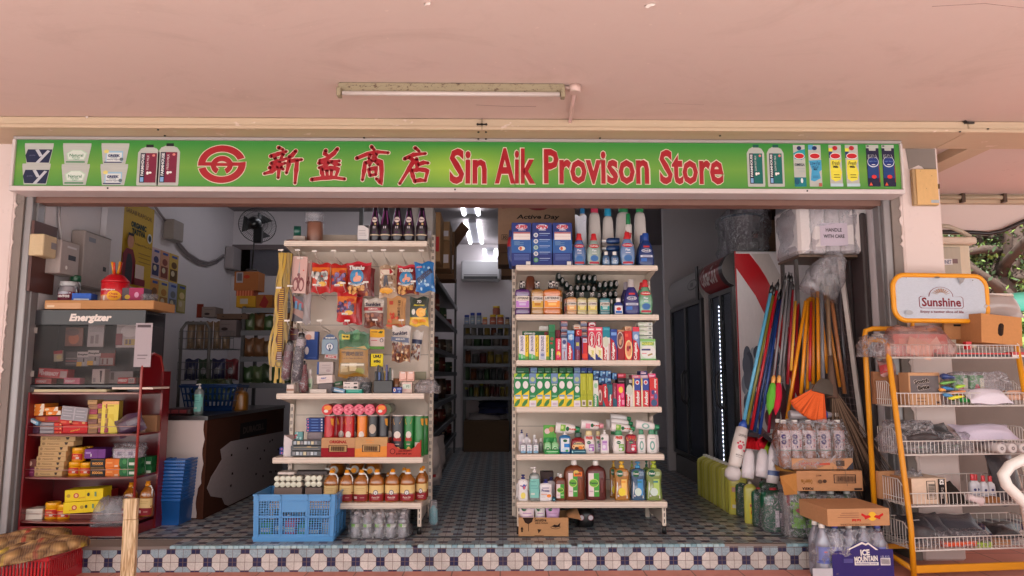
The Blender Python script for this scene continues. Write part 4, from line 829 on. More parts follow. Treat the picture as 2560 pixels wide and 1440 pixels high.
def darl(x0,x1,label):return tp('G',x0,x1,592,label,S(26,130,70),[('p',[(0,.34),(1,.5),(1,0),(0,0)],S(236,206,40)),('p',[(0,.86),(.5,1),(0,1)],S(170,200,50)),('t','DARLIE',.5,.87,.76,.055,WH,0,.05),('e',.5,.66,.36,.115,S(226,222,220)),('r',.12,.31,.86,.36,S(120,160,200)),('r',.2,.25,.82,.295,S(230,230,236))]+leaf_)
names=iter(['nearest the aisle','second from the aisle','just before the second minty box','just after the first minty box','just before the third minty box','just after the second minty box'])
six=((185,264),(264,342),(412,489),(489,566),(638,716),(716,798))
nm=['nearest the aisle','touching the first blue topped box','just after the first blue topped box','touching the second blue topped box','just after the second blue topped box','touching the third blue topped box']
for(x0,x1),n_ in zip(six,nm):darl(x0,x1,f'green and yellow toothpaste box {n_}')
for i,(x0,x1)in enumerate(((342,412),(566,636),(798,866))):
 tp('G',x0,x1,590,f'green toothpaste box with blue top and white base, {ORD[i]} from the aisle',S(36,130,76),[('r',0,.7,1,1,S(110,140,180)),('e',.5,.82,.34,.07,S(170,190,140)),('t','DARLIE',.5,.665,.7,.045,WH,0,.04),('e',.52,.52,.34,.1,S(226,222,220)),('r',0,0,1,.19,S(226,218,222)),('p',[(0,.2),(1,.3),(1,.19),(0,.19)],S(200,210,60)),('r',.2,.06,.8,.12,S(200,180,200)),('r',.14,.3,.86,.34,S(130,190,160))])
for i,(x0,x1,cc)in enumerate(((206,340,0),(352,424,1),(428,500,0),(502,572,0),(576,640,2),(650,720,0),(722,792,0),(802,868,1),(872,938,3),(942,992,3))):
 q=put('G',x0,x1,530,Y0+.06,None,588);cols=(S(22,84,50),S(96,120,156),S(60,90,60),S(30,54,110))
 carton_box('toothpaste_box',f'{("dark green", "grey blue", "olive green", "navy")[cc]} toothpaste box lying behind the front row, {ORD[i]} from the aisle','toothpaste',(q[0],Y0+.06,q[1]),q[2]*.98,q[3],.12,cols[cc],[('r',.05,.1,.95,.35,tuple(min(1,v*1.8)for v in cols[cc])),('r',.1,.15,.6,.3,S(150,180,160)),('r',.1,.6,.7,.7,tuple(v*1.5 for v in cols[cc]))],group='toothpaste boxes lying behind the green row')
q=put('G',206,992,590,Y0+.065,Z);carton_box('display_box','long plain green box that carries the lying toothpaste on the fourth shelf','box',(q[0],Y0+.065,Z),q[2],q[3]-.001,.08,S(40,80,50))
for i,(x0,x1)in enumerate(((868,933),(935,997))):
 tp('G',x0,x1,592,('lime green toothpaste box touching the blue topped one','lime green toothpaste box touching the tall white one')[i],S(170,176,36),[('r',0,.35,1,.36,S(120,130,30)),('r',.2,.03,.8,.2,S(222,214,200)),('r',.3,.06,.7,.16,S(120,110,100)),('r',0,.4,.12,1,S(206,206,70)),('r',.3,.5,.7,.9,S(186,190,60))])
tp('G',999,1052,662,'tall white and green denture paste box on the fourth shelf',S(220,224,214),[('p',[(0,0),(1,0),(1,.4),(.3,.5),(0,.4)],S(60,150,100)),('t','POLIDENT',.45,.24,.4,.42,WH,90,.05),('e',.5,.8,.34,.1,S(150,200,160))])
for i,(x0,x1,ya,yb)in enumerate(((1000,1064,560,612),(1002,1054,616,662),(1070,1126,562,625),(1056,1116,630,698),(1130,1182,562,625),(1120,1184,630,698),(1196,1242,584,652))):
 q=put('G',x0,x1,ya,Y0+.06,None,yb);carton_box('toothpaste_box',f'blue toothpaste box in the stepped pile behind the fourth shelf row, {ORD[i]} in the pile','toothpaste',(q[0],Y0+.06,q[1]),q[2],q[3],.12,S(46,90,150),[('r',.05,.1,.4,.9,S(110,160,200)),('r',.5,.5,.9,.8,S(170,200,220)),('r',.3,.15,.9,.3,S(30,50,90))],group='blue toothpaste boxes piled end outward')
q=put('G',1056,1244,700,Y0+.064,Z);carton_box('display_box','plain box under the stepped pile of blue toothpaste','box',(q[0],Y0+.064,Z),q[2],q[3]-.001,.08,S(60,60,90))
tp('G',1053,1095,712,'red toothpaste box with a round baby picture on the fourth shelf',S(170,36,46),[('e',.4,.5,.46,.3,S(210,190,180)),('e',.4,.46,.3,.2,S(120,90,90)),('r',0,.0,1,.1,S(90,40,50))])
tp('G',1096,1150,700,'red and teal toothpaste box in front of the stepped pile',S(30,120,130),[('p',[(0,.35),(.0,1),(.75,1),(1,.7),(1,.0),(.6,.0)],S(186,28,44)),('t','Colgate',.5,.66,.4,.5,WH,-90,.05)])
tp('G',1151,1198,702,'teal toothpaste box with a white name running up it',S(26,100,114),[('p',[(0,0),(1,0),(1,.6),(0,.2)],S(176,28,44)),('t','Colgate',.5,.3,.5,.5,WH,90,.05)])
tp('G',1200,1243,690,'dark red toothpaste box squeezed beside the pink one on the fourth shelf',S(130,34,60),[('p',[(0,0),(1,0),(1,.3),(0,.4)],S(40,90,110)),('t','Colgate',.5,.6,.4,.5,S(220,150,160),-90)])
tp('G',1245,1322,698,'bright pink toothpaste box with a yellow splash on the fourth shelf',S(216,30,96),[('t','Colgate',.3,.26,.3,.48,WH,90,.05),('e',.5,.74,.3,.14,S(240,200,70)),('e',.7,.5,.2,.12,S(230,110,160)),('r',.62,.1,.95,.3,S(236,150,180))])
q=put('G',1250,1336,592,Y0+.05,None,692);carton_box('toothpaste_box','black and red toothpaste boxes end outward above the pink one','toothpaste',(q[0],Y0+.05,q[1]),q[2],q[3],.12,S(60,30,36),[('r',0,.55,1,1,S(170,30,50)),('r',.1,.7,.7,.9,S(226,120,140)),('r',.1,.15,.8,.25,S(150,130,130))])
q=put('G',1250,1332,694,Y0+.052,Z);carton_box('display_box','plain box behind the bright pink toothpaste','box',(q[0],Y0+.052,Z),q[2],q[3]-.001,.08,S(90,40,60))
tp('G',1332,1404,640,'black and white toothpaste box with a silver oval on the fourth shelf',S(40,36,40),[('r',0,0,1,.52,S(222,214,210)),('e',.55,.58,.46,.2,S(200,204,190)),('p',[(0,0),(.6,0),(.62,.34),(0,.46)],S(176,30,44)),('t','Colgate',.34,.24,.42,.42,WH,90,.05),('r',.5,.84,.9,.95,S(190,180,180))])
for i,x0 in enumerate((1404,1490)):
 tp('G',x0,x0+82,642,('red toothpaste box with blue star, farther from the fridge end','red toothpaste box with blue star, beside the cartoon blue box')[i],S(206,50,60),[('r',0,0,.2,1,S(232,224,190)),('r',.04,.75,.16,1,S(226,196,40)),('r',.2,.58,1,1,S(50,70,150)),('e',.6,.86,.26,.08,S(230,226,232)),('e',.6,.86,.16,.05,S(200,50,60)),('t','Anchor',.6,.3,.44,.5,WH,90,.05)])
for i,(x0,x1,ya,yb,cc,lb)in enumerate(((1396,1482,608,642,S(220,110,130),'pink toothpaste box lying above the first red star box'),(1482,1556,566,606,S(60,56,110),'navy toothpaste box lying topmost above the second red star box'),(1486,1560,608,640,S(214,190,200),'pale pink toothpaste box lying under the navy one'),(1566,1642,592,634,S(226,80,130),'hot pink toothpaste box lying above the cartoon box'))):
 q=put('G',x0,x1,ya,Y0+.03,None,yb);carton_box('toothpaste_box',lb,'toothpaste',(q[0],Y0+.03,q[1]),q[2],q[3],.12,cc,[('r',.1,.3,.8,.6,S(230,200,210)),('r',.1,.75,.5,.9,S(200,150,170))])
q=put('G',1398,1640,644,Y0+.05,Z);carton_box('display_box','plain box behind the red star toothpaste','box',(q[0],Y0+.05,Z),q[2],q[3]-.001,.08,S(120,60,70))
tp('G',1578,1665,636,'red and violet patterned toothpaste box at the fridge end of the fourth shelf',S(190,60,90),[('r',0,.6,1,1,S(206,50,50)),('t','Anchor',.7,.8,.3,.34,WH,-90,.04),('e',.4,.5,.2,.08,S(60,70,130)),('e',.7,.36,.2,.1,S(90,100,160)),('e',.5,.14,.36,.12,S(60,90,130)),('e',.66,.52,.08,.03,WH),('r',.1,.3,.4,.36,S(220,140,170))])
Z,Y0=RZ[4],RY[4]+.03
FREE=[('p',[(0,.78),(.5,.98),(1,.8),(.9,.62),(.5,.74),(.1,.62)],S(240,200,40)),('t','FREE',.5,.8,.66,.16,S(200,50,40),0,.06)]
DET=lambda c:[('e',.45,.55,.2,.085,S(20,96,60)),('t','Dettol',.45,.55,.3,.04,WH),('r',.45,.1,.95,.46,c),('e',.62,.2,.16,.08,S(230,230,236)),('r',.52,.34,.9,.38,S(226,226,230))]
def soap(x0,x1,yt,label,col,capc,prims,kind='pump',Y=None,spout='f',g=None,lab=(.06,.94,.04,.86,None),mat='gloss'):
 Y=Y or Y0;x,z,w_,h=put('G',x0,x1,yt,Y,Z)
 return bottle(kind,'soap_bottle',label,'soap',(x,Y+.035,z),w_,h,col,capc,w_*.6,lab,prims,g,mat,spout=spout if kind=='pump' else None)
for i,(x0,x1)in enumerate(((232,300),(288,350))):
 soap(x0,x1,1172+40*i,('white soap bottle with navy pump at the back of the aisle end','white soap bottle with navy pump just in front of its twin')[i],S(220,216,222),S(30,34,110),[('r',.1,.3,.9,.5,S(200,190,210))],Y=Y0+.16-.06*i)
for i,(x0,x1)in enumerate(((250,312),(314,378),(382,442))):
 x,z,w_,h=put('G',x0,x1,1272,Y0,Z)
 bottle('small','sanitiser_bottle',f'small clear hand sanitiser with white label, {ORD[i]} from the aisle','sanitiser',(x,Y0+.03,z),w_,h,S(206,206,214),S(214,210,214),w_*.6,(.1,.9,.06,.6,S(222,222,228)),[('r',0,0,1,.25,S(130,176,206)),('r',.2,.5,.8,.56,S(120,130,150)),('t','80%',.5,.35,.4,.1,S(80,100,160)),('r',.1,.8,.6,.86,S(130,190,190))],'small hand sanitisers','clear')
x,z,w_,h=put('G',440,486,1262,Y0+.05,Z);bottle('small','sanitiser_bottle','small clear sanitiser with wide white cap beside the green display card','sanitiser',(x,Y0+.08,z),w_,h,S(120,120,116),S(226,216,210),w_*.7)
x,z,w_,h=put('G',374,420,1226,Y0+.1,Z);bottle('lotion','sanitiser_bottle','clear bottle with a round white ball cap behind the small sanitisers','sanitiser',(x,Y0+.13,z),w_,h,S(200,196,200),S(236,232,232),w_*.7)
x,z,w_,h=put('G',488,620,1122,Y0+.06,Z)
carton_box('display_card','green display card with a picture behind two small green soaps','display card',(x,Y0+.07,z),w_,h,.004,S(90,170,70),[('r',0,.0,1,.55,S(40,150,70)),('e',.3,.78,.22,.1,S(222,190,190)),('e',.62,.84,.2,.1,S(190,150,100)),('r',.85,.7,1,.95,S(120,60,60))])
for i,(x0,x1)in enumerate(((498,570),(574,648))):
 soap(x0,x1,1262,('small green soap bottle in the green tray, aisle side','small green soap bottle in the green tray, blue pump side')[i],S(140,200,140),S(40,150,70),[('e',.5,.45,.44,.34,S(214,230,206)),('e',.5,.48,.34,.26,S(70,160,80)),('r',.3,.4,.7,.52,WH)],'small',g='small green soaps in a tray',lab=(.05,.95,.05,.6,None))
x,z,w_,h=put('G',503,652,1376,Y0-.012,Z);carton_box('soap_tray','low green tray under two small green soaps','tray',(x,Y0-.012,z),w_,h,.09,S(30,140,60),[('r',.1,.5,.9,.7,S(170,220,170)),('r',.2,.2,.8,.35,S(120,200,130))])
soap(652,772,1188,'bright blue soap bottle with white pump on the fifth shelf',S(30,110,170),WH,[('r',.08,.06,.92,.78,S(226,230,236))]+[('e',.5,.66,.2,.08,S(20,96,60)),('r',.4,.3,.92,.5,S(40,130,210)),('e',.5,.18,.3,.09,S(190,220,240)),('e',.66,.12,.14,.06,S(60,160,90))],mat='gloss')
soap(776,924,1202,'round red soap bottle with dark cap and orange label on the fifth shelf',S(140,26,34),S(30,60,50),[('e',.5,.42,.5,.4,S(240,200,140)),('r',.1,.6,.9,.74,S(40,70,50)),('t','Palmolive',.5,.67,.7,.1,S(230,220,190)),('e',.62,.32,.2,.16,S(230,130,40)),('e',.34,.3,.16,.12,S(70,40,30)),('r',.2,.02,.8,.1,S(230,190,150))],'small',lab=(.06,.94,.1,.66,None))
x,z,w_,h=put('G',776,926,1374,Y0-.012,Z);carton_box('soap_tray','low teal tray under the round red soap bottle','tray',(x,Y0-.012,z),w_,h,.08,S(20,84,104),[('r',.2,.5,.95,.65,S(150,200,210)),('e',.08,.5,.05,.3,S(150,200,210))])
PUR,GRN,PNK=S(170,110,190),S(120,180,60),S(210,40,70)
soap(900,1022,1185,'white soap bottle with yellow collar and purple flower, beside the round red bottle',S(226,218,216),S(226,206,150),FREE+DET(PUR),'lotion',g='white soaps with yellow collars')
soap(1020,1092,1188,'white soap bottle with yellow collar and purple flower, behind the pump bottle',S(226,218,216),S(226,206,150),FREE+DET(PUR),'lotion',Y0+.06,g='white soaps with yellow collars')
soap(1076,1168,1172,'white soap bottle with white pump and lilac label on the fifth shelf',S(228,220,218),S(232,228,226),[('e',.2,.72,.16,.07,S(20,96,60)),('r',.15,.12,.8,.62,S(206,170,214)),('e',.4,.3,.2,.1,S(230,224,236)),('r',.2,.5,.76,.58,S(160,110,180))])
for i,x0 in enumerate((1165,1185)):
 soap(x0,x0+110,1178,('white soap bottle deepest in the row behind the green labelled one','white soap bottle just behind the green labelled one')[i],S(220,212,208),S(40,130,80),[],'lotion',Y0+.16-.06*i,g='white soaps hidden in a row')
soap(1206,1332,1182,'white soap bottle with yellow collar and green label on the fifth shelf',S(230,222,218),S(40,140,80),FREE+DET(GRN),'lotion')
soap(1336,1456,1178,'dark red soap bottle with yellow collar and white pump',S(130,20,50),WH,FREE+DET(PNK),'pump')
WSH=[('e',.5,.42,.3,.3,S(120,170,160)),('e',.5,.42,.16,.18,S(226,224,222)),('r',.2,.84,.8,.88,S(140,160,150)),('r',.3,.04,.7,.08,S(170,180,176))]
for i,(x0,x1)in enumerate(((1456,1546),(1556,1664))):
 soap(x0,x1,1172,('white body wash with green cap and leafy ring, beside the dark red soap','white body wash with green cap and leafy ring at the fridge end')[i],S(230,224,222),S(40,130,90),WSH,'lotion',g='white body wash with leafy rings',lab=(.1,.9,.06,.72,None))
soap(1630,1684,1180,'white body wash with green cap peeping out behind its twin at the fridge end',S(220,214,212),S(40,130,90),[],'lotion',Y0+.12)
def lying(x0,x1,ya,yb,label,capc,prims,Y=None,kind='lotion',rr=6):
 Y=Y or Y0+.02;a,c_=at('G',x0,ya,Y),at('G',x1,yb,Y);hh=(a.z-c_.z);
 o=bottle(kind,'lying_soap',label,'soap',(a.x,Y+.05,c_.z+hh*.42),hh*.86,c_.x-a.x,S(228,220,218),capc,.055,(.08,.92,.06,.74,None),prims,'soap bottles lying on the standing ones',rot=(0,R(90+rr),0))
 return o
LF=[('p',[(.1,.74),(.9,.74),(.98,.98),(.02,.98)],S(240,200,40)),('t','FREE',.5,.86,.16,.6,S(200,60,40),90,.05),('e',.5,.62,.24,.1,S(20,96,60)),('r',.1,.2,.8,.5,GRN),('e',.4,.3,.2,.08,S(200,220,140))]
LFP=LF[:3]+[('r',.3,.2,.9,.5,S(226,150,170))]
lying(616,872,1072,1206,'white soap with green label lying on the blue pump bottle',S(30,130,80),LF)
lying(880,1116,1052,1168,'white soap with pink label lying beyond the green display card',S(220,150,160),LFP,rr=4)
lying(1190,1440,1080,1190,'white soap with green label lying lowest of the slanting pile',S(30,130,80),LF)
lying(1190,1420,1035,1130,'white soap lying in the middle of the slanting pile',S(30,130,80),[],Y0+.06)
lying(1185,1400,985,1085,'white soap lying topmost of the slanting pile',S(30,130,80),[],Y0+.1)
lying(1140,1330,1045,1180,'white soap lying at the back of the slanting pile',S(30,130,80),[],Y0+.13,rr=2)
lying(1446,1696,1052,1168,'white body wash with leafy ring lying across the fridge end',S(40,130,90),[('e',.5,.5,.34,.24,S(130,176,166)),('e',.5,.5,.2,.14,S(226,224,222))],rr=8)
Z,Y0=RZ[5],RY[5]+.03
def rw(x0,x1,yt,Y=None):return put('H',x0,x1,yt,Y or Y0,Z)
x,z,w_,h=rw(226,334,406);bottle('pump','soap_bottle','white soap bottle with navy pump and yellow wheat picture on the bottom shelf','soap',(x,Y0+.04,z),w_,h,S(230,224,224),S(34,40,120),w_*.6,(.06,.94,.04,.8,None),[('p',[(.15,.7),(.5,.95),(.9,.75),(.7,.62)],S(130,60,130)),('e',.6,.66,.16,.14,S(60,90,170)),('e',.62,.62,.1,.08,S(220,100,110)),('e',.5,.22,.26,.16,S(236,220,110)),('r',.2,.06,.7,.08,S(200,180,120))],spout='f')
x,z,w_,h=rw(205,300,455,Y0+.1);bottle('pump','soap_bottle','white soap bottle standing behind the navy pump one on the bottom shelf','soap',(x,Y0+.14,z),w_,h,S(224,218,216),S(34,40,120),w_*.6)
def sanitiser(c,x,z,w_,h,Y,lb):return bottle('pump','pump_bottle',lb,'sanitiser',(x,Y+.04,z),w_,h,S(190,200,198),S(228,222,220),w_,(.0,1.0,.1,.66,S(130,200,190)),[('t','hygiene',.4,.86,.5,.06,S(60,130,130)),('r',.15,.62,.7,.65,S(80,150,150)),('r',.15,.5,.85,.52,S(80,150,150)),('r',.15,.16,.5,.26,S(210,220,210))],mat='clear',spout='s')
x,z,w_,h=rw(340,456,326);sanitiser('H',x,z,w_*.95,h,Y0,'tall clear pump bottle with aqua label on the bottom toiletries shelf')
x,z,w_,h=rw(460,592,370,Y0+.14);carton_box('soap_carton','plain dark brown carton standing behind the white round soap bottle','carton',(x,Y0+.14,z),w_,h,.08,S(60,42,40))
PRO=[('t','Protex',.48,.62,.66,.16,S(50,50,120),0,.03),('r',.2,.76,.75,.8,S(90,80,140)),('e',.74,.3,.18,.1,S(240,140,50)),('r',.1,.38,.6,.42,S(226,130,80)),('r',.1,.3,.5,.32,S(200,180,180)),('r',.1,.22,.44,.24,S(200,180,180))]
x,z,w_,h=rw(528,612,430,Y0+.1);bottle('pump','soap_bottle','white round soap bottle with navy pump half hidden behind its twin','soap',(x,Y0+.14,z),w_*1.2,h,S(224,216,222),S(30,36,100),w_*.8)
x,z,w_,h=rw(446,582,450);bottle('pump','soap_bottle','white round soap bottle with navy pump and orange slice in front','soap',(x,Y0+.03,z),w_,h,S(230,224,226),S(34,40,120),w_*.6,(.04,.96,.02,.78,None),PRO,spout='f')
x,z,w_,h=rw(582,612,632);carton_box('shelf_tag','small teal card lying beside the white round soap','card',(x,Y0,z),w_,h,.03,S(20,84,100),[('r',.2,.4,.8,.55,S(160,200,210))])
DT=[('r',0,0,.5,1,S(232,214,216)),('r',.5,0,1,1,S(70,160,60)),('e',.5,.58,.46,.18,S(200,220,120)),('e',.5,.58,.40,.155,S(110,180,60)),('t','Dettol',.5,.58,.76,.09,S(20,60,60),0,.03),('r',.56,.2,.94,.26,S(190,220,170)),('r',.08,.2,.42,.25,S(200,170,180))]
x,z,w_,h=rw(612,724,396);bottle('jug','antiseptic_bottle','small brown antiseptic bottle with white cap on the bottom shelf','antiseptic',(x,Y0+.04,z),w_,h,S(104,48,24),WH,w_*.6,(.1,.8,.1,.62,None),DT,'brown antiseptic bottles')
x,z,w_,h=rw(606,690,388,Y0+.1);bottle('jug','antiseptic_bottle','small brown antiseptic bottle hidden behind its twin','antiseptic',(x,Y0+.14,z),w_*1.2,h,S(104,48,24),WH,w_*.7,None,(),'brown antiseptic bottles')
def bigjug(x0,x1,yt,lb,col,extra):
 x,z,w_,h=rw(x0,x1,yt,Y0+.02)
 o=bottle('jug','antiseptic_jug',lb,'antiseptic',(x,Y0+.07,z),w_,h,col,WH,w_*.62,(.2 if extra else .12,.62,.1,.68,None),DT,'large antiseptic jugs')
 b=B();hw=.07*w_
 b.box(.25*w_-hw,.25*w_+hw,-.33*w_,-.26*w_,.2*h,.55*h,tuple(v*1.5 for v in col[:3])+(1,),bev=.012);b.build('handle','gloss',o)
 if extra:
  b=B();b.paint((-.06*w_,.34*w_,.60*h,.75*h),[('r',0,0,1,.75,S(236,120,50)),('e',.3,.7,.3,.3,S(226,190,90)),('t','SAVE',.5,.4,.7,.4,S(120,50,30),0,.04)],lambda X_,Z_,L:(X_,-.318*w_-L,Z_),k0=2);b.build('offer_sticker','card',o)
bigjug(700,920,250,'large brown antiseptic jug with an orange offer sticker',S(112,54,26),True)
bigjug(926,1140,254,'large dark red antiseptic jug with a green label',S(84,26,24),False)
def gel(x0,x1,yt,lb,col,capc,c2,Y=None):
 x,z,w_,h=rw(x0,x1,yt,Y)
 return bottle('pump','shower_gel',lb,'shower gel',(x,(Y or Y0)+.045,z),w_,h,col,capc,w_*.55,(.1,.82,.06,.8,None),[('p',[(0,0),(1,0),(.93,.3),(.9,.5),(1,.96),(0,.96),(.08,.5),(.06,.3)],S(228,232,230)),('e',.34,.86,.3,.12,S(20,96,60)),('t','Dettol',.34,.86,.46,.07,WH,0,.04),('r',.46,.1,.96,.66,c2),('e',.5,.22,.32,.14,S(240,216,60)if c2[0]>.5 else S(206,224,214)),('r',.44,.54,.84,.6,S(236,160,60)if c2[0]>.5 else S(60,130,140)),('r',.1,.06,.24,.12,S(190,190,200))],'shower gels on the bottom shelf','liquid',spout='f')
OR_=S(206,140,50);BL_=S(60,110,150);GN_=S(150,176,90)
gel(1174,1262,262,'orange shower gel half hidden at the back of the bottom shelf',OR_,S(226,176,60),S(246,200,110),Y0+.1)
gel(1380,1440,262,'lime capped shower gel showing between the orange and blue ones',S(190,160,80),S(150,180,60),S(246,200,110),Y0+.1)
gel(1520,1600,262,'green shower gel showing behind the blue and green ones',GN_,S(30,110,80),S(190,210,130),Y0+.1)
gel(1222,1380,268,'orange shower gel with yellow pump in front on the bottom shelf',OR_,S(232,186,60),S(246,200,110))
gel(1392,1544,270,'blue shower gel with blue pump in front on the bottom shelf',BL_,S(60,150,200),S(70,150,210))
gel(1548,1716,266,'green shower gel with lime pump at the fridge end of the bottom shelf',GN_,S(170,190,60),S(180,210,110))
ZF=HS
q=at('H',232,990,4.93);e_=at('H',745,1010,4.93);w_=e_.x-q.x;h=at('H',300,840,4.93).z-ZF
box_=empty('open_carton',((q.x+e_.x)/2,4.93,ZF),(0,0,R(-2)));tag(box_,'open brown carton of refill packs on the floor under the toiletries rack','carton')
KR=S(186,140,98)
b=B();b.box(-w_/2,w_/2,0,.004,0,h,KR);b.box(-w_/2,-w_/2+.004,.0045,.26,0,h,KR);b.box(w_/2-.004,w_/2,.0045,.26,0,h,KR);b.box(-w_/2,w_/2,.2605,.2645,0,h,KR);b.box(-w_/2+.005,w_/2-.005,.005,.26,.001,.005,KR)
b.paint((-w_/2,w_/2,0,h),[('t','Sensitive',.44,.88,.24,.17,S(50,36,30),0,.03),('t','SABUN TANGAN',.46,.72,.26,.09,S(50,36,30)),('p',[(.08,1),(.3,1),(.27,.78),(.2,.66),(.13,.74)],S(50,36,30)),('r',.195,.3,.205,.68,S(50,36,30)),('p',[(.04,.4),(.1,.4),(.07,.55)],S(40,30,26)),('r',.055,.26,.085,.4,S(40,30,26)),('e',.74,.52,.1,.1,S(120,90,64)),('e',.74,.53,.085,.075,KR),('p',[(.66,.56),(.72,.66),(.78,.62),(.84,.76),(.82,.54),(.74,.5)],S(50,36,30)),('p',[(.38,.42),(.46,.4),(.4,.2)],S(60,44,36)),('r',.32,.08,.5,.11,S(110,80,60))],lambda X_,Z_,L:(X_,-L,Z_),eps=.0008)
b.build('sides','kraft',box_)
b=B();b.quad((w_/2,.01,h),(w_/2+.09,.03,h-.02),(w_/2+.07,.22,h+.03),(w_/2,.25,h),KR);b.build('flap','kraft',box_)
for i,(x0,x1,cc)in enumerate(((240,400,S(226,206,210)),(402,510,S(214,210,206)),(515,660,S(200,160,200)))):
 a,c_=at('H',x0,735,4.99),at('H',x1,860,4.99)
 pouch('refill_pouch',('white and pink refill pouch in the open carton, aisle side','white refill pouch in the middle of the open carton','lilac refill pouch in the open carton')[i],'refill bag',((a.x+c_.x)/2,5.02,ZF+.03),c_.x-a.x,a.z-ZF-.03,cc,[('e',.3,.9,.16,.08,S(40,110,70)),('r',.1,.6,.9,.63,S(190,150,190)),('r',.2,.72,.8,.76,S(180,140,180))],.07,seed=i+3)
a,c_=at('H',826,745,5.2),at('H',1030,935,5.2)
bag=empty('black_bag',((a.x+c_.x)/2,5.2,ZF));tag(bag,'black bag with two round white badges on the floor under the toiletries rack','bag')
w_,h=c_.x-a.x,a.z-ZF
b=B();b.lathe([(.44,0),(.5,.02),(.5,h*.6),(.46,h*.9),(.34,h)],BK,20,w_,.26,3,cy=.14);b.build('body','foil',bag)
for s_ in(-.24,.24):b=B();b.paint((s_*w_-.02,s_*w_+.02,.05,.09),[('e',.5,.5,.5,.5,S(150,50,60)),('e',.5,.5,.42,.42,S(226,216,220))],lambda X_,Z_,L:(X_,.012-L,Z_),eps=.0012,k0=2);b.build('badge','card',bag)
# ================================================================== SNACK RACK
Z,Y0=LZ[0],LY[0]+.03
for i,(x0,x1)in enumerate(((1162,1272),(1264,1386),(1388,1508),(1510,1628),(1640,1762))):
 x,z,w_,h=put('C',x0,x1,95,Y0,Z)
 alt=i==1
 bottle('syrup','syrup_bottle',f'black syrup bottle with purple label, {ORD[4 - i]} from the aisle on top of the snack rack','syrup',(x,Y0+.05,z),w_,h*1.13,S(30,18,26),S(120,40,100),w_,(.04,.96,.1,.78,None),[('p',[(0,.15),(1,.15),(1,.28),(0,.28)],S(110,44,96)),('r',.0,.1,1,.14,S(206,180,150)),('e',.5,.21,.2,.04,S(60,30,60))]+([('p',[(.18,.5),(.82,.5),(.66,1),(.34,1)],S(120,44,104))]if alt else[('p',[(.12,.46),(.88,.46),(.68,1),(.32,1)],S(110,50,100)),('e',.5,.66,.26,.1,S(226,206,196)),('t','Ribena',.5,.67,.4,.06,S(90,30,70),0,.03),('e',.4,.52,.1,.04,S(60,30,60)),('e',.6,.5,.1,.04,S(206,170,120))])+[('r',.38,.34,.46,.42,S(200,190,196)),('r',.54,.34,.62,.42,S(200,190,196))],'syrup bottles on the snack rack','gloss')
x,z,w_,h=put('C',1046,1160,302,Y0,Z)
carton_box('small_carton','white carton with a slanting open top beside the syrup bottles','carton',(x,Y0,z),w_,h,.12,S(214,206,204),[('r',.1,.68,.7,.7,S(120,110,120)),('r',.1,.52,.7,.54,S(120,110,120)),('r',.1,.4,.8,.42,S(120,110,120)),('p',[(.5,1),(1,.8),(1,1)],S(60,56,60)),('r',.1,.08,.9,.16,S(150,150,160))])
x,z,w_,h=put('C',498,664,248,Y0+.05,Z)
tb=tag((lambda b:b.lathe([(w_/2*.97,0),(w_/2,.005),(w_/2,h-.005),(w_/2*.97,h)],S(138,92,74),22).build('packing_tape_roll','gloss',None,(x,Y0+.13,z)))(B()),'brown cylinder of packing tape rolls standing on the snack rack','tape roll')
film('film_bag','crumpled clear bag stuffed in the top of the brown tape cylinder','bag',(x,Y0+.04,z+h-.01),w_*1.08,.078,w_*1.0,'haze',seed=3)
a,c_=at('C',375,295,Y0+.06),at('C',465,405,Y0+.06)
b=B();r_=(a.z-c_.z)/2;b.lathe([(r_*.62,0),(r_,.001),(r_,.05),(r_*.62,.051)],S(30,84,72),22,axis='x');b.lathe([(r_*.6,-.002),(r_*.995,-.0015)],S(170,140,80),22,axis='x',cap=False)
tag(b.build('tape_roll','gloss',None,(a.x,Y0+.1,c_.z+r_),(0,0,.25)),'green tape roll standing on edge on the tape holder','tape roll')
x,z,w_,h=put('C',375,500,405,Y0+.04,Z);carton_box('tape_holder','small pale block that carries the green tape roll','block',(x,Y0+.05,z),w_,h,.1,S(170,156,146))
b=B();x=at('C',380,450,Y0).x;b.lathe([(.055,0),(.055,.012),(.03,.014)],S(120,60,40),20);tag(b.build('wood_disc','gloss',None,(x,Y0+.03,Z)),'flat reddish brown disc lying at the counter end of the top shelf','disc')
b=B();x0,x1=at('C',640,410,5.4).x,at('C',1045,410,5.4).x;b.box(x0,x1,5.38,5.39,Z+.001,at('C',800,402,5.39).z,S(196,178,162));tag(b.build('shelf_rail','metal'),'low cream rail along the back of the top snack shelf','rail')
hk=empty('hook_bars',((LX0+LX1)/2,5.5,LZ[0]-.1));tag(hk,'rows of white wire display hooks on the snack rack panel','display hooks')
hooks=[('C',x,y)for x,y in((255,556),(428,556),(600,567),(797,563),(997,563),(1175,563),(1311,555),(1500,560),(1700,560),(235,943),(350,925),(610,913),(895,895),(1130,885),(1375,892),(1618,878),(318,1282),(448,1298),(652,1282),(938,1282),(1225,1273),(1495,1277))]
n_=0
for c,x,y in hooks:
 q=at(c,x,y,5.19);b=B();o_=hk.location
 p=q-o_;b.tube([(p.x,.02,p.z-.055),(p.x,-.26,p.z-.035),(p.x,-.30,p.z-.004)],.0028,S(206,190,178),5);b.tube([(p.x,.015,p.z-.075),(p.x+.01,-.24,p.z-.065),(p.x+.01,-.275,p.z-.05)],.0022,S(190,172,160),5)
 b.box(p.x-.019,p.x+.019,-.313,-.309,p.z-.006,p.z+.006,S(232,222,212));b.build('hook','metal',hk)
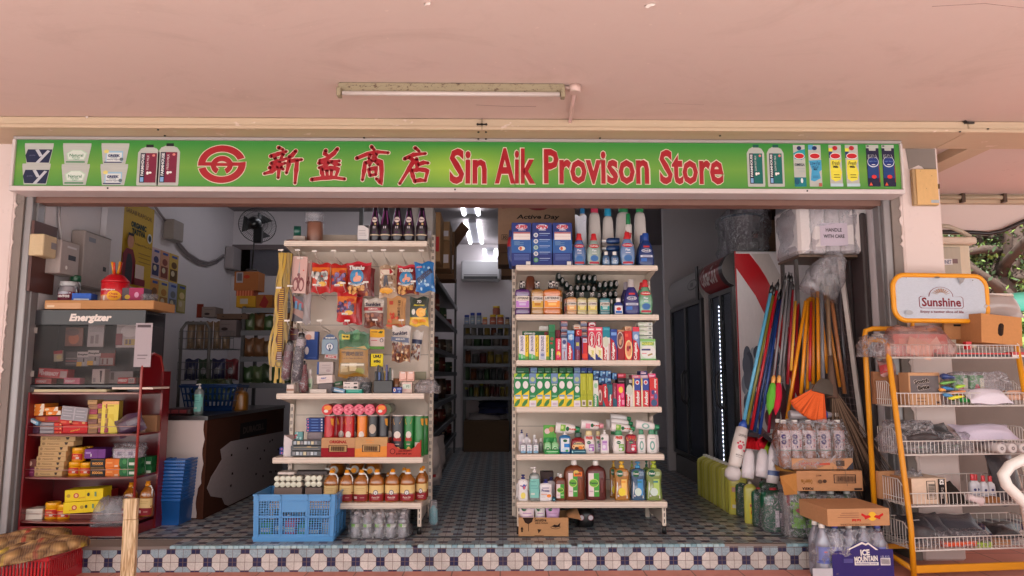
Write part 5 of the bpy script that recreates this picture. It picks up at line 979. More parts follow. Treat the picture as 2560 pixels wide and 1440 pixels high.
def hang(c,x0,x1,yt,yb,name,label,col,prims,thick=.045,Y=5.27,mat='foil',cat='snack',g=None,ry=0,top=None,seed=1,rz=0):
 x,z,w_,h=put(c,x0,x1,yt,Y,None,yb);return pouch(name,label,cat,(x,Y,z),w_,h,col,prims,thick,g,rz,ry,mat,.05,top,seed=seed)
def blobs(n,u0,u1,v0,v1,cols,r=.05,sd=1):
 rd=random.Random(sd);return[('e',rd.uniform(u0,u1),rd.uniform(v0,v1),r*rd.uniform(.7,1.2),r*rd.uniform(.7,1.2)*.8,rd.choice(cols))for _ in range(n)]
SIL=[S(170,166,160),S(206,202,196),S(110,108,106),S(230,226,220)];VIO=[S(70,40,100),S(110,76,140),S(50,30,70),S(150,120,170)]
CANDY=lambda cl,sd:[('r',0,.62,1,.86,S(226,120,40)),('e',.72,.72,.2,.07,S(200,60,30)),('r',0,.24,1,.6,S(214,70,40))]+blobs(26,.1,.9,.3,.66,cl,.09,sd)+[('e',.7,.28,.2,.08,S(236,180,60)),('r',.34,.2,.64,.27,S(226,220,214)),('r',.38,.215,.6,.23,S(120,110,110))]
hang('C',576,770,694,1000,'candy_bag','red and orange bag of silver wrapped sweets on a hook',S(190,30,30),CANDY(SIL,1),.06,seed=1)
hang('C',770,952,702,996,'candy_bag','red and orange bag of purple sweets hanging beside the red nut bag',S(190,30,30),CANDY(VIO,2),.06,Y=5.275,seed=2)
THB=[('r',0,.0,1,.36,S(120,40,30))]+blobs(20,.08,.92,.05,.26,[S(214,150,80),S(230,176,100),S(180,110,56)],.07,3)+[('e',.46,.54,.30,.23,S(40,130,180)),('p',[(.3,.42),(.36,.38),(.6,.4),(.68,.5),(.62,.56),(.5,.56),(.5,.68),(.42,.66),(.4,.55),(.32,.5)],S(226,150,120)),('t','Thumbs',.45,.81,.64,.14,WH,0,.05,.2),('p',[(.1,.32),(.45,.25),(.8,.32),(.78,.38),(.45,.31),(.12,.38)],S(220,214,206)),('t','PEANUTS',.45,.315,.5,.05,S(40,110,160),0,.03)]
hang('C',1000,1226,742,1030,'nut_bag','dark red nut bag hanging second on the hook behind the thumb picture',S(126,26,30),[],.05,5.32,seed=4)
hang('C',936,1190,682,1022,'nut_bag','red nut bag with a thumb picture, nearer the counter',S(160,26,32),THB,.06,5.26,top=S(206,40,60),seed=5)
hang('C',1270,1462,714,1050,'nut_bag','clear bag of peanuts with a red wavy badge',S(190,160,130),blobs(70,.06,.94,.05,.97,[S(214,190,160),S(120,84,60),S(170,130,100),S(230,214,190)],.05,6)+[('r',.16,.66,.86,.82,S(226,210,190)),('p',[(.18,.74),(.3,.84),(.7,.84),(.86,.74),(.7,.68),(.3,.68)],S(176,36,44)),('p',[(.34,.3),(.44,.3),(.5,.45),(.56,.32),(.62,.34),(.56,.64),(.4,.64),(.34,.5)],S(40,36,50)),('e',.5,.18,.36,.09,S(226,160,40))],.05,5.27,'gloss',seed=6)
hang('C',1442,1682,714,1010,'nut_bag','red nut bag with a thumb picture, beside the blue mint bag',S(160,26,32),THB,.06,5.27,top=S(226,60,80),seed=7)
hang('C',1648,1848,682,988,'mint_bag','bright blue bag of mints tilted at the aisle end of the hooks',S(20,110,180),blobs(16,.12,.9,.1,.9,[S(130,186,220),S(170,206,230)],.06,8)+[('t','mentos',.5,.55,.95,.22,S(24,40,80),34,.05),('r',.1,.8,.4,.85,S(220,120,130))],.06,5.2,ry=-.06,seed=8)
hang('C',836,1040,992,1290,'candy_bag','red and orange bag of purple sweets on the second row of hooks',S(196,34,40),CANDY(VIO,9),.06,5.25,seed=9)
hang('C',900,1100,1030,1318,'candy_bag','red candy bag hanging behind the purple sweets on the second row',S(190,30,34),[],.05,5.31,seed=10)
hang('C',1115,1320,1056,1350,'almond_bag','cream and brown bag of almonds on the second row of hooks',S(214,204,192),[('r',0,0,1,.5,S(120,60,44)),('e',.5,.4,.5,.12,S(120,60,44))]+blobs(26,.1,.9,.08,.46,[S(150,84,54),S(170,100,66),S(104,52,36)],.08,11)+[('r',0,.56,1,.68,S(160,40,44)),('t','ALMONDS',.5,.62,.5,.06,S(230,200,190),0,.03),('t','Sunkist',.5,.78,.8,.13,S(30,32,56),0,.05)],.05,seed=11,top=S(196,186,176))
hang('C',1346,1546,1036,1360,'fruit_bag','brown paper bag of dried fruit with red and black writing',S(190,140,88),[('t','蜜汁山楂',.72,.6,.16,.0001,S(60,36,28))][:0]+[('t',c_,.66,.84-.105*i,.15,.09,S(60,36,28),0,.02)for i,c_ in enumerate('蜜汁山楂果干')]+[('r',.14,.74,.34,.86,S(190,70,50))]+blobs(16,.14,.6,.2,.46,[S(206,80,50),S(226,120,80),S(190,60,40)],.06,12)+[('r',0,.06,1,.11,S(200,90,60)),('r',.84,.4,.87,.84,S(150,100,60))],.04,mat='card',seed=12)
hang('C',1582,1782,1042,1336,'mango_bag','dark green bag of dried mangoes with yellow base',S(26,44,32),[('r',0,0,1,.3,S(236,190,50)),('p',[(0,.3),(1,.3),(.9,.55),(.5,.45),(.1,.6)],S(60,120,60)),('t','7D',.5,.84,.24,.1,WH,0,.04),('t','Mangoes',.5,.71,.6,.09,S(220,200,60),0,.03,.2),('e',.6,.46,.26,.16,S(240,170,50)),('p',[(.5,.5),(.9,.62),(.8,.42),(.86,.36),(.6,.34)],S(246,190,80)),('e',.2,.48,.1,.1,S(226,222,210)),('e',.3,.16,.18,.07,S(230,140,30)),('e',.7,.16,.18,.07,S(230,140,30))],.04,seed=13)
def blister(c,x0,x1,yt,yb,label,col,prims,Y=5.27,name='blister_pack',cat='blister pack',ry=0,d=.02):
 x,z,w_,h=put(c,x0,x1,yt,Y,None,yb);return carton_box(name,label,cat,(x,Y,z),w_,h,d,col,prims,rot=(0,ry,0),mat='gloss')
SCI=[('r',.06,.04,.94,.96,S(206,160,150)),('p',[(.42,.48),(.56,.48),(.53,.72),(.5,.9),(.46,.72)],S(160,156,156)),('e',.48,.5,.1,.05,S(110,50,50)),('e',.32,.24,.2,.19,S(120,30,34)),('e',.68,.24,.2,.19,S(120,30,34)),('e',.31,.22,.12,.13,S(206,160,150)),('e',.69,.22,.12,.13,S(206,160,150)),('p',[(.36,.3),(.48,.48),(.56,.48),(.64,.3),(.6,.28),(.5,.42),(.4,.28)],S(130,34,38)),('e',.8,.62,.05,.02,S(200,70,60)),('r',.3,.92,.7,.98,S(226,206,196))]
blister('C',520,576,662,1030,'second blister pack of scissors hanging just behind the first',S(196,160,152),SCI,5.3)
blister('C',366,520,620,1000,'blister pack of red handled scissors at the counter end',S(214,176,166),SCI,5.25,ry=.03)
blister('C',366,492,1030,1292,'dark hanging card of small hardware under the scissors',S(70,56,66),[('p',[(0,.8),(1,.5),(1,.7),(0,1)],S(150,40,50)),('r',.2,.5,.4,.8,S(60,120,170)),('r',.55,.45,.75,.72,S(60,120,150)),('p',[(0,.35),(1,.1),(1,.4),(0,.55)],S(150,110,100))],5.27,ry=.06,d=.01)
hang('C',488,572,1010,1320,'wrapped_pack','long pack wrapped in silvery film beside the hardware card',S(150,140,140),[],.03,mat='foil',cat='pack',seed=14)
BLU=S(36,70,140)
x,z,w_,h=put('D',436,556,118,5.28,None,408);carton_box('bulb_box','blue and white hanging carton behind the umbrellas','carton',(x,5.28,z),w_,h,.05,BLU,[('r',0,.72,.7,1,S(220,204,200)),('e',.2,.8,.26,.1,S(206,150,130)),('e',.1,.32,.16,.14,S(214,206,206)),('r',.2,.05,.9,.1,S(60,90,160))])
x,z,w_,h=put('D',348,440,120,5.3,None,400);carton_box('bulb_box','white topped carton hanging beside the blue one','carton',(x,5.3,z),w_,h,.05,S(200,186,186),[('r',0,0,1,.5,BLU),('r',.1,.6,.9,.66,S(90,120,180)),('r',.1,.8,.7,.84,S(180,60,60))])
a,c_=at('D',598,142,5.27),at('D',756,350,5.27);w_,h=c_.x-a.x,a.z-c_.z
b=B();b.prism([(-w_/2,0),(w_/2,0),(w_/2,h*.6),(w_*.42,h*.78),(w_*.2,h*.95),(0,h),(-w_*.2,h*.95),(-w_*.42,h*.78),(-w_/2,h*.6)],0,.012,S(130,154,172))
b.paint((-w_/2,w_/2,0,h),[('p',[(.04,.72),(.96,.72),(.9,.8),(.7,.94),(.5,.99),(.3,.94),(.1,.8)],S(30,60,110)),('t','equal',.5,.8,.6,.1,WH,0,.05),('e',.5,.36,.26,.2,S(70,96,150)),('e',.5,.36,.2,.16,S(226,226,230)),('r',.42,.32,.48,.46,S(40,50,80)),('r',.52,.32,.58,.46,S(40,50,80)),('r',.45,.14,.56,.3,S(50,60,90))],lambda X_,Z_,L:(X_,-L,Z_));tag(b.build('blister_pack','gloss',None,((a.x+c_.x)/2,5.27,c_.z)),'pale blue blister card with arched blue top on a hook','blister pack')
blister('D',622,756,340,400,'flat pink and white sachet card hanging below the pale blue blister card',S(206,186,180),[('r',.1,.2,.9,.6,S(190,60,60)),('t','EQUAL',.5,.4,.5,.3,WH)],5.29,ry=.12,d=.008)
hang('D',770,1086,128,590,'bean_bag','large green and ochre bag of broad beans with Chinese writing',S(170,120,40),[('r',0,.62,1,1,S(60,110,70))]+blobs(14,.1,.95,.68,.97,[S(70,130,90),S(50,100,66),S(96,150,104)],.13,15)+[('p',[(0,.62),(1,.62),(.9,.70),(.6,.65),(.3,.68)],S(196,176,120)),('r',.12,.84,.38,.97,S(226,200,80)),('e',.2,.91,.05,.03,S(60,70,40)),('r',.26,.88,.34,.94,S(60,80,40)),('t','蟹黄味蚕豆',.5,.52,.76,.1,S(70,44,20),0,.03),('t','Crab Roe Flavor Broadbeans',.5,.42,.7,.03,S(90,60,20)),('r',.08,.08,.92,.32,S(150,130,90)),('r',.12,.12,.36,.3,S(190,170,130)),('r',.42,.14,.66,.32,S(206,190,150)),('e',.76,.14,.14,.07,S(150,150,80)),('r',.14,.26,.9,.3,S(226,216,196))],.06,5.21,seed=16)
x,z,w_,h=put('D',1092,1240,96,5.27,None,300)
carton_box('balm_box','yellow and white hanging box above the yellow glue box','box',(x,5.27,z),w_,h,.06,S(222,200,190),[('p',[(0,.6),(1,.56),(1,1),(0,1)],S(240,180,40)),('p',[(0,.5),(1,.62),(1,.5),(0,.38)],S(226,206,200)),('r',.08,.84,.5,.9,S(150,100,20)),('p',[(.55,.82),(.8,.8),(.9,.9),(.7,.92)],S(60,90,40)),('r',.08,.42,.5,.46,S(200,100,100)),('e',.8,.45,.12,.1,S(60,56,50)),('e',.8,.44,.08,.07,S(222,206,200)),('r',0,0,1,.14,S(90,150,60))],side=S(206,190,186),rz=.25)
hang('D',1320,1512,66,432,'nut_bag','white bag of mixed nuts in front on the aisle end hook',S(218,212,206),[('r',0,.0,1,.48,S(150,100,70))]+blobs(64,.06,.94,.03,.52,[S(206,160,110),S(110,50,36),S(226,200,160),S(80,40,34),S(190,130,80)],.055,17)+[('p',[(0,.58),(1,.52),(1,.66),(0,.7)],S(40,50,90)),('t','Sunkist',.5,.79,.84,.11,S(30,34,60),4,.05),('t','MIXED NUTS',.55,.62,.5,.04,WH)],.06,5.22,seed=18)
hang('D',1500,1612,110,410,'nut_bag','white bag of mixed nuts tilted behind its twin at the aisle end',S(206,200,194),[('r',0,.55,1,.7,S(40,50,90))]+blobs(30,.1,.9,.05,.5,[S(206,160,110),S(110,50,36),S(80,40,34)],.07,19),.05,5.27,ry=.1,seed=19)
x,z,w_,h=put('D',1100,1228,346,5.24,None,478);carton_box('glue_box','bright yellow glue box with black lettering on the snack rack','box',(x,5.24,z),w_,h,.06,S(238,214,30),[('t','UHU',.5,.78,.62,.26,BK,0,.06),('t','stic',.5,.42,.56,.24,BK,0,.05)],side=S(90,80,30),rz=.3)
b=B();rd=random.Random(4);o_=at('C',300,600,5.22)
for q in range(16):
 x0=at('C',250+q*7.4,600,5.22).x-o_.x;y=-.02+.012*(q%4);ln=rd.uniform(.78,.98)
 path=[(x0+.014*math.sin(k_*.9+q)*min(1,k_/4)-.03*(k_/12)*(q%3),y+.006*math.sin(k_+q),.01-ln*k_/12)for k_ in range(13)]
 cc=rd.choice([S(190,150,30),S(214,176,40),S(150,116,24),S(120,90,24)])
 for u,v_ in zip(path,path[1:]):b.quad((u[0]-.008,u[1],u[2]),(v_[0]-.008,v_[1],v_[2]),(v_[0]+.008,v_[1]+.004,v_[2]),(u[0]+.008,u[1]+.004,u[2]),cc)
tag(b.build('lanyard_bunch','gloss',None,o_),'bunch of mottled yellow lanyards hanging at the counter end of the snack rack','lanyards')
a,c_=at('C',236,940,5.2),at('D',150,410,5.2)
b=B();h=a.z-c_.z;b.box(-.022,.022,0,.006,0,h,S(104,60,44));n=34
for q in range(n):b.box(-.012,.02,-.003,-.0005,h*q/n,h*q/n+.006,S(214,170,60)if q>3 else S(200,190,190))
tag(b.build('ruler_card','card',None,(c_.x,5.2,c_.z)),'tall narrow hanging card with yellow rungs at the counter end','card')
b=B();c_=at('D',150,450,5.18);b.tube([(.022*math.cos(t*.5236),.004*math.sin(t*.5236),.022*math.sin(t*.5236))for t in range(12)],.0022,S(120,110,104),6,closed=True);tag(b.build('key_ring','steel',None,c_),'steel ring dangling under the tall narrow card','ring')
def brolly(xt,yt,xb,yb,wp,label,col,band,Y):
 a,c_=at('D',xt,yt,Y),at('D',xb,yb,Y);L=(a-c_).length;r_=wp/4.114*.00283/2
 o=empty('folded_umbrella',c_,(0,math.atan2(a.x-c_.x,a.z-c_.z),0));tag(o,label,'umbrella','folded umbrellas in clear sleeves')
 b=B();b.lathe([(r_*.5,0),(r_*.95,.02),(r_,L*.3),(r_*.95,L*.62),(r_*.8,L*.68)],col,14);b.build('canopy','foil',o)
 b=B();b.lathe([(r_*.82,L*.66),(r_*.86,L*.67),(r_*.86,L*.79),(r_*.8,L*.8)],band,14);b.build('band','gloss',o)
 b=B();b.lathe([(r_*.6,L*.8),(r_*.7,L*.82),(r_*.66,L*.9),(r_*.5,L*.92)],BK,12);b.tube([(0,0,L*.91),(.006,0,L*.95),(0,0,L)],.003,BK,6);b.build('handle','gloss',o)
 b=B();b.lathe([(r_*.6,-.012),(r_*1.08,.01),(r_*1.1,L*.5),(r_*.95,L*.84)],S(236,230,232),12,cap=False);b.build('sleeve','wrap',o)
brolly(275,175,222,605,92,'folded maroon umbrella in a clear sleeve, nearest the counter',S(110,30,56),S(120,104,110),5.17)
brolly(395,90,330,630,100,'folded navy umbrella with white band hanging between the maroon and red ones',S(36,36,60),S(206,200,204),5.15)
brolly(392,390,412,750,100,'folded red umbrella in a clear sleeve resting on the shelf',S(130,26,40),S(150,60,70),5.19)
blister('D',268,350,90,210,'dark maroon hanging pouch above the folded umbrellas',S(80,24,36),[('r',.1,.5,.8,.55,S(180,140,60))],5.3,d=.02)
Z,Y0=LZ[1],LY[1]+.03
def bx(c,x0,x1,yt,yb,label,col,prims=(),Y=None,name='small_box',cat='box',d=.08,rz=0,ry=0,z=None,mat='card',g=None):
 Y=Y or Y0;x,zz_,w_,h=put(c,x0,x1,yt,Y,z,yb);return carton_box(name,label,cat,(x,Y,zz_),w_,h,d,col,prims,group=g,rot=(0,ry,rz),mat=mat)
bx('D',232,308,665,None,'small white and brown box at the counter end of the second snack shelf',S(216,200,190),[('r',0,.3,1,.55,S(160,120,100))],z=Z)
bx('D',548,712,430,560,'grey white medicine carton standing on another behind the red umbrella',S(190,176,172),[('r',0,.0,.12,1,S(60,90,150)),('r',.3,.5,.9,.53,S(150,120,120)),('e',.7,.3,.14,.12,S(170,150,150)),('r',.3,.7,.8,.73,S(150,130,130))],Y0+.1,d=.07)
bx('D',556,706,562,None,'plain grey carton under the grey white medicine carton',S(120,112,112),(),Y0+.1,d=.07,z=Z)
bx('D',545,708,568,650,'white box of plasters tilted in front of the medicine carton',S(222,206,200),[('t','PERT',.45,.62,.34,.2,S(40,70,150),0,.04),('r',.15,.38,.8,.42,S(190,160,150)),('r',.15,.25,.6,.29,S(190,160,150))],ry=-.06)
bx('D',560,700,652,None,'shallow grey tray under the white box of plasters',S(110,100,100),(),Y0+.02,d=.06,z=Z)
a,c_=at('D',430,505,5.2),at('D',500,690,5.2);bottle('small','medicine_bottle','white medicine bottle with a green label behind the red umbrella','bottle',((a.x+c_.x)/2,5.22,Z),c_.x-a.x,a.z-Z,S(206,196,190),S(206,196,190),None,(.1,.9,.1,.6,S(180,196,170)),[('r',.2,.3,.8,.6,S(90,130,90))])
bx('D',470,640,712,None,'low white box lid lying at the front of the second snack shelf',S(212,198,188),(),Y0-.01,d=.1,z=Z)
bx('D',686,828,700,745,'pale blue pen pack lying flat beside the low white lid',S(110,150,180),[('r',.1,.3,.9,.6,S(200,210,216)),('r',.0,.0,.2,1,S(60,66,80))],Y0-.01,ry=.2,d=.05)
bx('D',843,1006,713,None,'flat teal staple box lying at the front of the shelf',S(30,150,130),[('r',.1,.5,.8,.62,S(140,210,190)),('r',0,.85,1,1,S(180,220,210))],Y0-.01,z=Z,d=.06)
bx('D',815,970,637,711,'white stapler box standing on the flat teal box',S(224,212,206),[('t','HD-10',.24,.26,.4,.22,S(60,46,46),0,.04),('r',.1,.74,.46,.84,S(80,80,84)),('r',.7,.68,.95,.88,S(70,66,66)),('e',.82,.25,.14,.16,S(50,46,48)),('r',.5,.2,.66,.28,S(160,140,140))],Y0-.005,d=.05)
for i,(x,y)in enumerate(((742,682),(776,688))):
 q=at('D',x,y,Y0+.02);b=B();b.lathe([(.0095,0),(.0095,.05)],S(110,96,50),12,axis='y');b.lathe([(.004,-.0008),(.0092,-.0006)],S(226,214,180),12,axis='y',cap=False);tag(b.build('battery','gloss',None,(q.x,Y0+.01,Z+.03)),('round battery end nearest the umbrellas on the snack shelf','round battery end nearest the stapler box on the snack shelf')[i],'battery')
bx('D',712,808,700,None,'dark battery tray that carries two round batteries',S(40,40,44),(),Y0+.008,z=Z,d=.07)
bx('D',708,806,632,678,'green and white pack lying behind the batteries',S(80,130,90),[('r',.3,.3,.8,.6,S(206,200,196))],Y0+.1,ry=-.15,d=.04)
film('clear_packs','crumpled clear packs heaped under the large bean bag','packs',((lambda q:(q.x,5.16,Z))(at('D',950,700,5.16))),.2,.125,.12,'wrap',seed=7,pin=.3)
bx('D',850,1100,640,None,'dark pack showing through the crumpled clear packs',S(64,66,66),blobs(10,.1,.9,.1,.8,[S(110,116,116),S(50,84,84),S(150,144,140)],.08,3),5.2,z=Z,d=.05)
pc_=put('D',1126,1322,620,Y0+.01,Z)
pn=empty('pen_caddy',(pc_[0],Y0+.01,Z));tag(pn,'black mesh pen caddy packed with pens, cutters and a yellow knife','pen holder')
b=B();w_,h=pc_[2],pc_[3];b.box(-w_/2,w_/2,0,.08,0,h,S(32,32,36),bev=.004);b.build('holder','gloss',pn)
rd=random.Random(8)
for q,cc in enumerate((BK,BK,S(50,80,140),S(40,40,44),BK,S(236,190,40),S(60,60,110),BK,S(40,60,56),S(220,210,200))):
 b=B();x=-w_*.42+w_*.85*q/9;hh=h+rd.uniform(.05,.11);b.box(x-.008,x+.008,.02+.02*(q%2),.035+.02*(q%2),h*.8,hh,cc,bev=.003);b.build('pen','gloss',pn)
bx('D',1150,1185,480,560,'pair of round key tags hanging above the pen caddy',S(190,170,160),[('e',.5,.7,.4,.25,S(150,130,120))],5.2,d=.01)
x,z,w_,h=put('D',1326,1394,600,Y0+.03,Z);b=B();b.lathe([(w_/2,0),(w_/2,h)],S(116,76,50),16);tag(b.build('tape_tube','gloss',None,(x,Y0+.05,z)),'brown tube standing beside the pen caddy','tube')
bx('D',1324,1416,692,None,'small blue box with red and white dots at the front of the shelf',S(50,66,140),[('e',.2,.55,.14,.3,S(222,214,214)),('e',.2,.55,.07,.15,S(190,50,60)),('r',.5,.6,.95,.85,S(150,160,200)),('e',.75,.3,.1,.2,S(120,150,200))],Y0-.01,z=Z,d=.05)
for i,(x0,x1)in enumerate(((1392,1466),(1470,1546))):bx('D',x0,x1,530,628,('pink plaster roll in its wrapper, pen caddy side','pink plaster roll in its wrapper, aisle side')[i],S(214,160,140),[('e',.5,.5,.4,.4,S(226,180,164)),('r',.2,.8,.8,.95,S(226,206,200)),('r',.2,.1,.9,.2,S(196,130,116))],Y0+.03,d=.05,mat='gloss',name='plaster_roll',cat='roll')
bx('D',1416,1522,636,None,'white and pink pack under the two plaster rolls',S(206,176,164),[('r',.1,.4,.9,.8,S(196,206,190)),('e',.3,.3,.2,.1,S(200,150,140)),('t','PS',.6,.6,.3,.2,S(80,120,90))],Y0+.02,z=Z,d=.06,mat='gloss')
bx('D',1556,1668,532,618,'dull green hanging card at the aisle end of the second snack shelf',S(130,128,104),[('r',.1,.2,.9,.9,S(146,142,118))],5.3,d=.01)
q=at('D',1640,740,5.12);film('film_bag','loose clear bag spilling over the aisle end of the snack shelf','bag',(q.x+.02,5.12,Z+.001),.19,.1,.16,'wrap',seed=9,pin=.4)
Z,Y0=LZ[2],LY[2]+.03
def crisp(x0,x1,label,col,Y,light=(236,170,60),prims=None,yt=990,z=None,yb=None):
 x,zz_,w_,h=put('D',x0,x1,yt,Y,Z if z is None else z)
 w_=max(w_,.0715)
 P_=[('p',[(.1,1),(.9,1),(.7,.86),(.2,.84)],S(*light)),('e',.5,.56,.3,.1,S(226,216,206)),('t','PRINGLES',.5,.44,.72,.09,S(200,50,50),0,.05),('r',.3,.3,.7,.32,S(220,190,180)),('e',.55,.14,.26,.1,S(226,170,90))]if prims is None else prims
 o=bottle('tin','crisp_tube',label,'crisps',(x,Y+.037,zz_),w_,h,col,WH,w_,(.06,.94,.02,.94,None),P_,'tubes of crisps')
 b=B();b.lathe([(w_*.49,h),(w_*.51,h+.002),(w_*.51,h+.008),(w_*.47,h+.0085)],S(206,196,190),18);b.build('lid','gloss',o)
 return o
RD,DK,OG,GN=S(190,24,34),S(52,52,58),S(236,130,30),S(36,124,56)
BACKP=[('r',.1,.08,.62,.36,S(210,196,190)),('r',.14,.12,.58,.14,S(140,130,130)),('r',.14,.2,.58,.22,S(140,130,130)),('p',[(.7,1),(1,1),(1,.8),(.8,.84)],S(230,160,60))]
crisp(700,756,'red crisp tube half hidden behind the first red one',RD,Y0+.12,prims=BACKP)
crisp(768,824,'red crisp tube half hidden between two others',RD,Y0+.12)
crisp(900,950,'dark red crisp tube half hidden behind the orange one',S(120,22,30),Y0+.12)
crisp(1262,1322,'brown crisp tube half hidden behind the grey ones',S(110,70,40),Y0+.12)
crisp(612,716,'red crisp tube with a white nutrition panel',RD,Y0+.03,prims=BACKP)
crisp(818,920,'red crisp tube with its front forward in the crisps row',RD,Y0+.03)
crisp(950,1056,'orange crisp tube beside the black one',OG,Y0+.03)
crisp(1060,1172,'black crisp tube with a cream slanted name',S(26,24,26),Y0+.03,prims=[('e',.5,.72,.36,.13,S(190,176,160)),('t','Pringles',.5,.34,.84,.18,S(226,206,120),14,.04,.2),('r',.3,.08,.8,.12,S(206,190,180))])
crisp(1172,1272,'grey crisp tube with a white nutrition panel',DK,Y0+.04,prims=BACKP)
crisp(1308,1438,'dark grey crisp tube standing in the scooped red tray',DK,Y0+.03,prims=None)
crisp(1440,1536,'green crisp tube with its front forward in the scooped tray',GN,Y0+.03)
crisp(1540,1642,'green crisp tube with a white nutrition panel in the scooped tray',GN,Y0+.03,prims=BACKP)
crisp(1600,1668,'green crisp tube tucked behind at the aisle end of the tray',GN,Y0+.12,prims=BACKP)
lids=((653,935,0),(765,934,1),(876,930,1),(981,940,1),(1088,931,1),(1208,934,0),(1252,934,2))
for i,(cx_,cy_,kd)in enumerate(lids):
 q=at('D',cx_,cy_,Y0+.03);r_=.0375;zt=at('D',900,990,Y0+.03).z+.0088
 b=B();b.lathe([(r_*.97,0),(r_,.002),(r_,.22)],(RD,S(190,60,80),S(90,104,80))[kd],22,axis='y')
 o=b.build('lying_crisp_tube','gloss',None,(q.x,Y0+.015+(.02 if kd==2 else 0),zt+r_));tag(o,f'{("red ended", "pink patterned", "green sided")[kd]} crisp tube lying across the standing row, {ORD[i]} from the counter','crisps','crisp tubes lying on the row')
 b=B();rect=(-r_,r_,-r_,r_);P_=[('e',.5,.5,.5,.5,(S(206,60,60),S(226,110,130),S(96,110,84))[kd])]
 if kd==0:P_+=[('e',.55,.66,.34,.22,S(236,150,60)),('e',.42,.36,.2,.14,S(230,220,210))]
 if kd==1:P_+=[('e',.5+u*.24+(.12 if v%2 else 0),.5+v*.2,.09,.07,S(236,160,170)if(u+v)%2 else S(190,60,84))for u in(-1,0,1)for v in(-1,0,1)]
 b.paint(rect,P_,lambda X_,Z_,L:(X_,-L,Z_),k0=2);b.build('end_foil','card',o)
BARC=[('r',.22,.26,.78,.62,S(60,36,34)),('r',.245,.285,.755,.595,S(200,160,110))]+[('r',.29+.0235*q,.32,.29+.0235*q+(.012 if q%3 else .018),.56,S(60,40,36))for q in range(18)]
bx('D',590,936,1212,None,'cardboard crisp tray with a red base and barcode',S(196,150,110),[('r',0,0,1,.48,S(150,34,44)),('t','ORIGINAL',.5,.79,.52,.16,S(160,34,40),0,.05)]+BARC,Y0,z=Z,name='crisp_tray',cat='tray',d=.03,mat='kraft')
bx('D',938,1270,1207,None,'cardboard crisp tray with an orange base and barcode',S(200,156,108),[('p',[(0,0),(1,0),(1,.56),(.5,.5),(0,.42)],S(226,146,70)),('t','SWEET',.46,.86,.26,.07,S(226,150,80),0,.03),('t','CHILI',.46,.74,.22,.07,S(226,150,80),0,.03)]+BARC,Y0,z=Z,name='crisp_tray',cat='tray',d=.03,mat='kraft')
x,z,w_,h=put('D',1264,1612,1262,Y0-.004,Z)
b=B();b.prism([(-w_/2,0),(w_/2,0),(w_/2,h*1.02),(w_*.40,h*.96),(w_*.34,h*.72),(w_*.2,h*.52),(-w_*.1,h*.54),(-w_*.26,h*.74),(-w_*.3,h*.94),(-w_/2,h)],0,.004,S(186,70,60));b.box(w_/2-.004,w_/2,.0045,.2,0,h*1.15,S(176,60,54));b.box(-w_/2,-w_/2+.004,.0045,.2,0,h,S(176,60,54))
b.paint((-w_/2,w_/2,0,h),[('t',"you DON'T",.54,.42,.4,.16,S(80,26,24),0,.05),('t','JUST EAT em',.5,.22,.46,.15,S(80,26,24),0,.05),('e',.17,.4,.08,.2,S(90,30,28)),('e',.17,.4,.06,.15,S(186,80,70))],lambda X_,Z_,L:(X_,-L,Z_));tag(b.build('crisp_tray','kraft',None,(x,Y0-.004,z)),'red cardboard crisp tray with a scooped open front','tray')
for j in range(5):
 bx('D',434+3*(j%2),612,1010+28.4*j,1036+28.4*j,f'flat blue biscuit box, {ORD[j]} down in the stack beside the crisps',S(40,70,140),[('p',[(.04,.6),(.1,.9),(.16,.6),(.1,.2)],S(220,130,150)),('r',.3,.35,.7,.55,S(110,150,210)),('r',.85,.2,.95,.8,S(200,206,220))],Y0+.1,name='biscuit_box',d=.1,g='flat blue boxes in a stack')
bx('D',445,600,1153,None,'dim shrink wrapped pack under the stack of flat blue boxes',S(110,84,90),[('r',.1,.6,.9,.66,S(170,150,150))],Y0+.1,z=Z,d=.1,mat='foil',name='wrapped_pack')
for j in range(3):
 bx('D',(288,276,274)[j],588,1240+54*j,1289+54*j+(3 if j==2 else 0),f'black battery pack, {("topmost", "middle one", "lowest")[j]} of three stacked on the third snack shelf',S(40,40,44),[('r',.06+.12*q,.2,.15+.12*q,.85,(S(150,160,170),S(206,190,150),S(120,116,120),S(190,196,200))[(q+j)%4])for q in range(7)]if j!=1 else[('r',.05,.2,.95,.3,S(110,106,104)),('r',.1,.6,.9,.7,S(150,130,90)),('e',.6,.8,.08,.1,S(180,140,70))],Y0,name='battery_pack',d=.1,mat='gloss',g='black battery packs')
bx('D',205,308,1182,None,'white card slanting at the counter end of the crisps shelf',S(216,206,206),[('p',[(0,1),(1,.72),(1,1)],S(120,100,96))],Y0+.03,z=Z,d=.004)
for j in range(2):bx('D',160,284,1312+38*j,1346+38*j,('flat blue box, upper of two jutting out at the counter end','flat blue box, lower of two jutting out at the counter end')[j],S(44,70,150),[('p',[(.1,.5),(.18,.85),(.26,.5),(.18,.15)],S(200,110,140)),('r',.4,.3,.9,.5,S(90,120,190))],Y0+.05,name='biscuit_box',d=.1)
bx('D',316,400,1150,1236,'green and red sachets poking out above the battery packs',S(60,130,130),blobs(8,.1,.9,.1,.9,[S(40,100,90),S(170,40,60),S(150,190,190),S(40,40,44)],.16,4),Y0+.05,d=.03,mat='gloss',name='sachets')
Z,Y0=LZ[3],LY[3]+.03
OL=S(190,112,24);YC_=S(236,150,30)
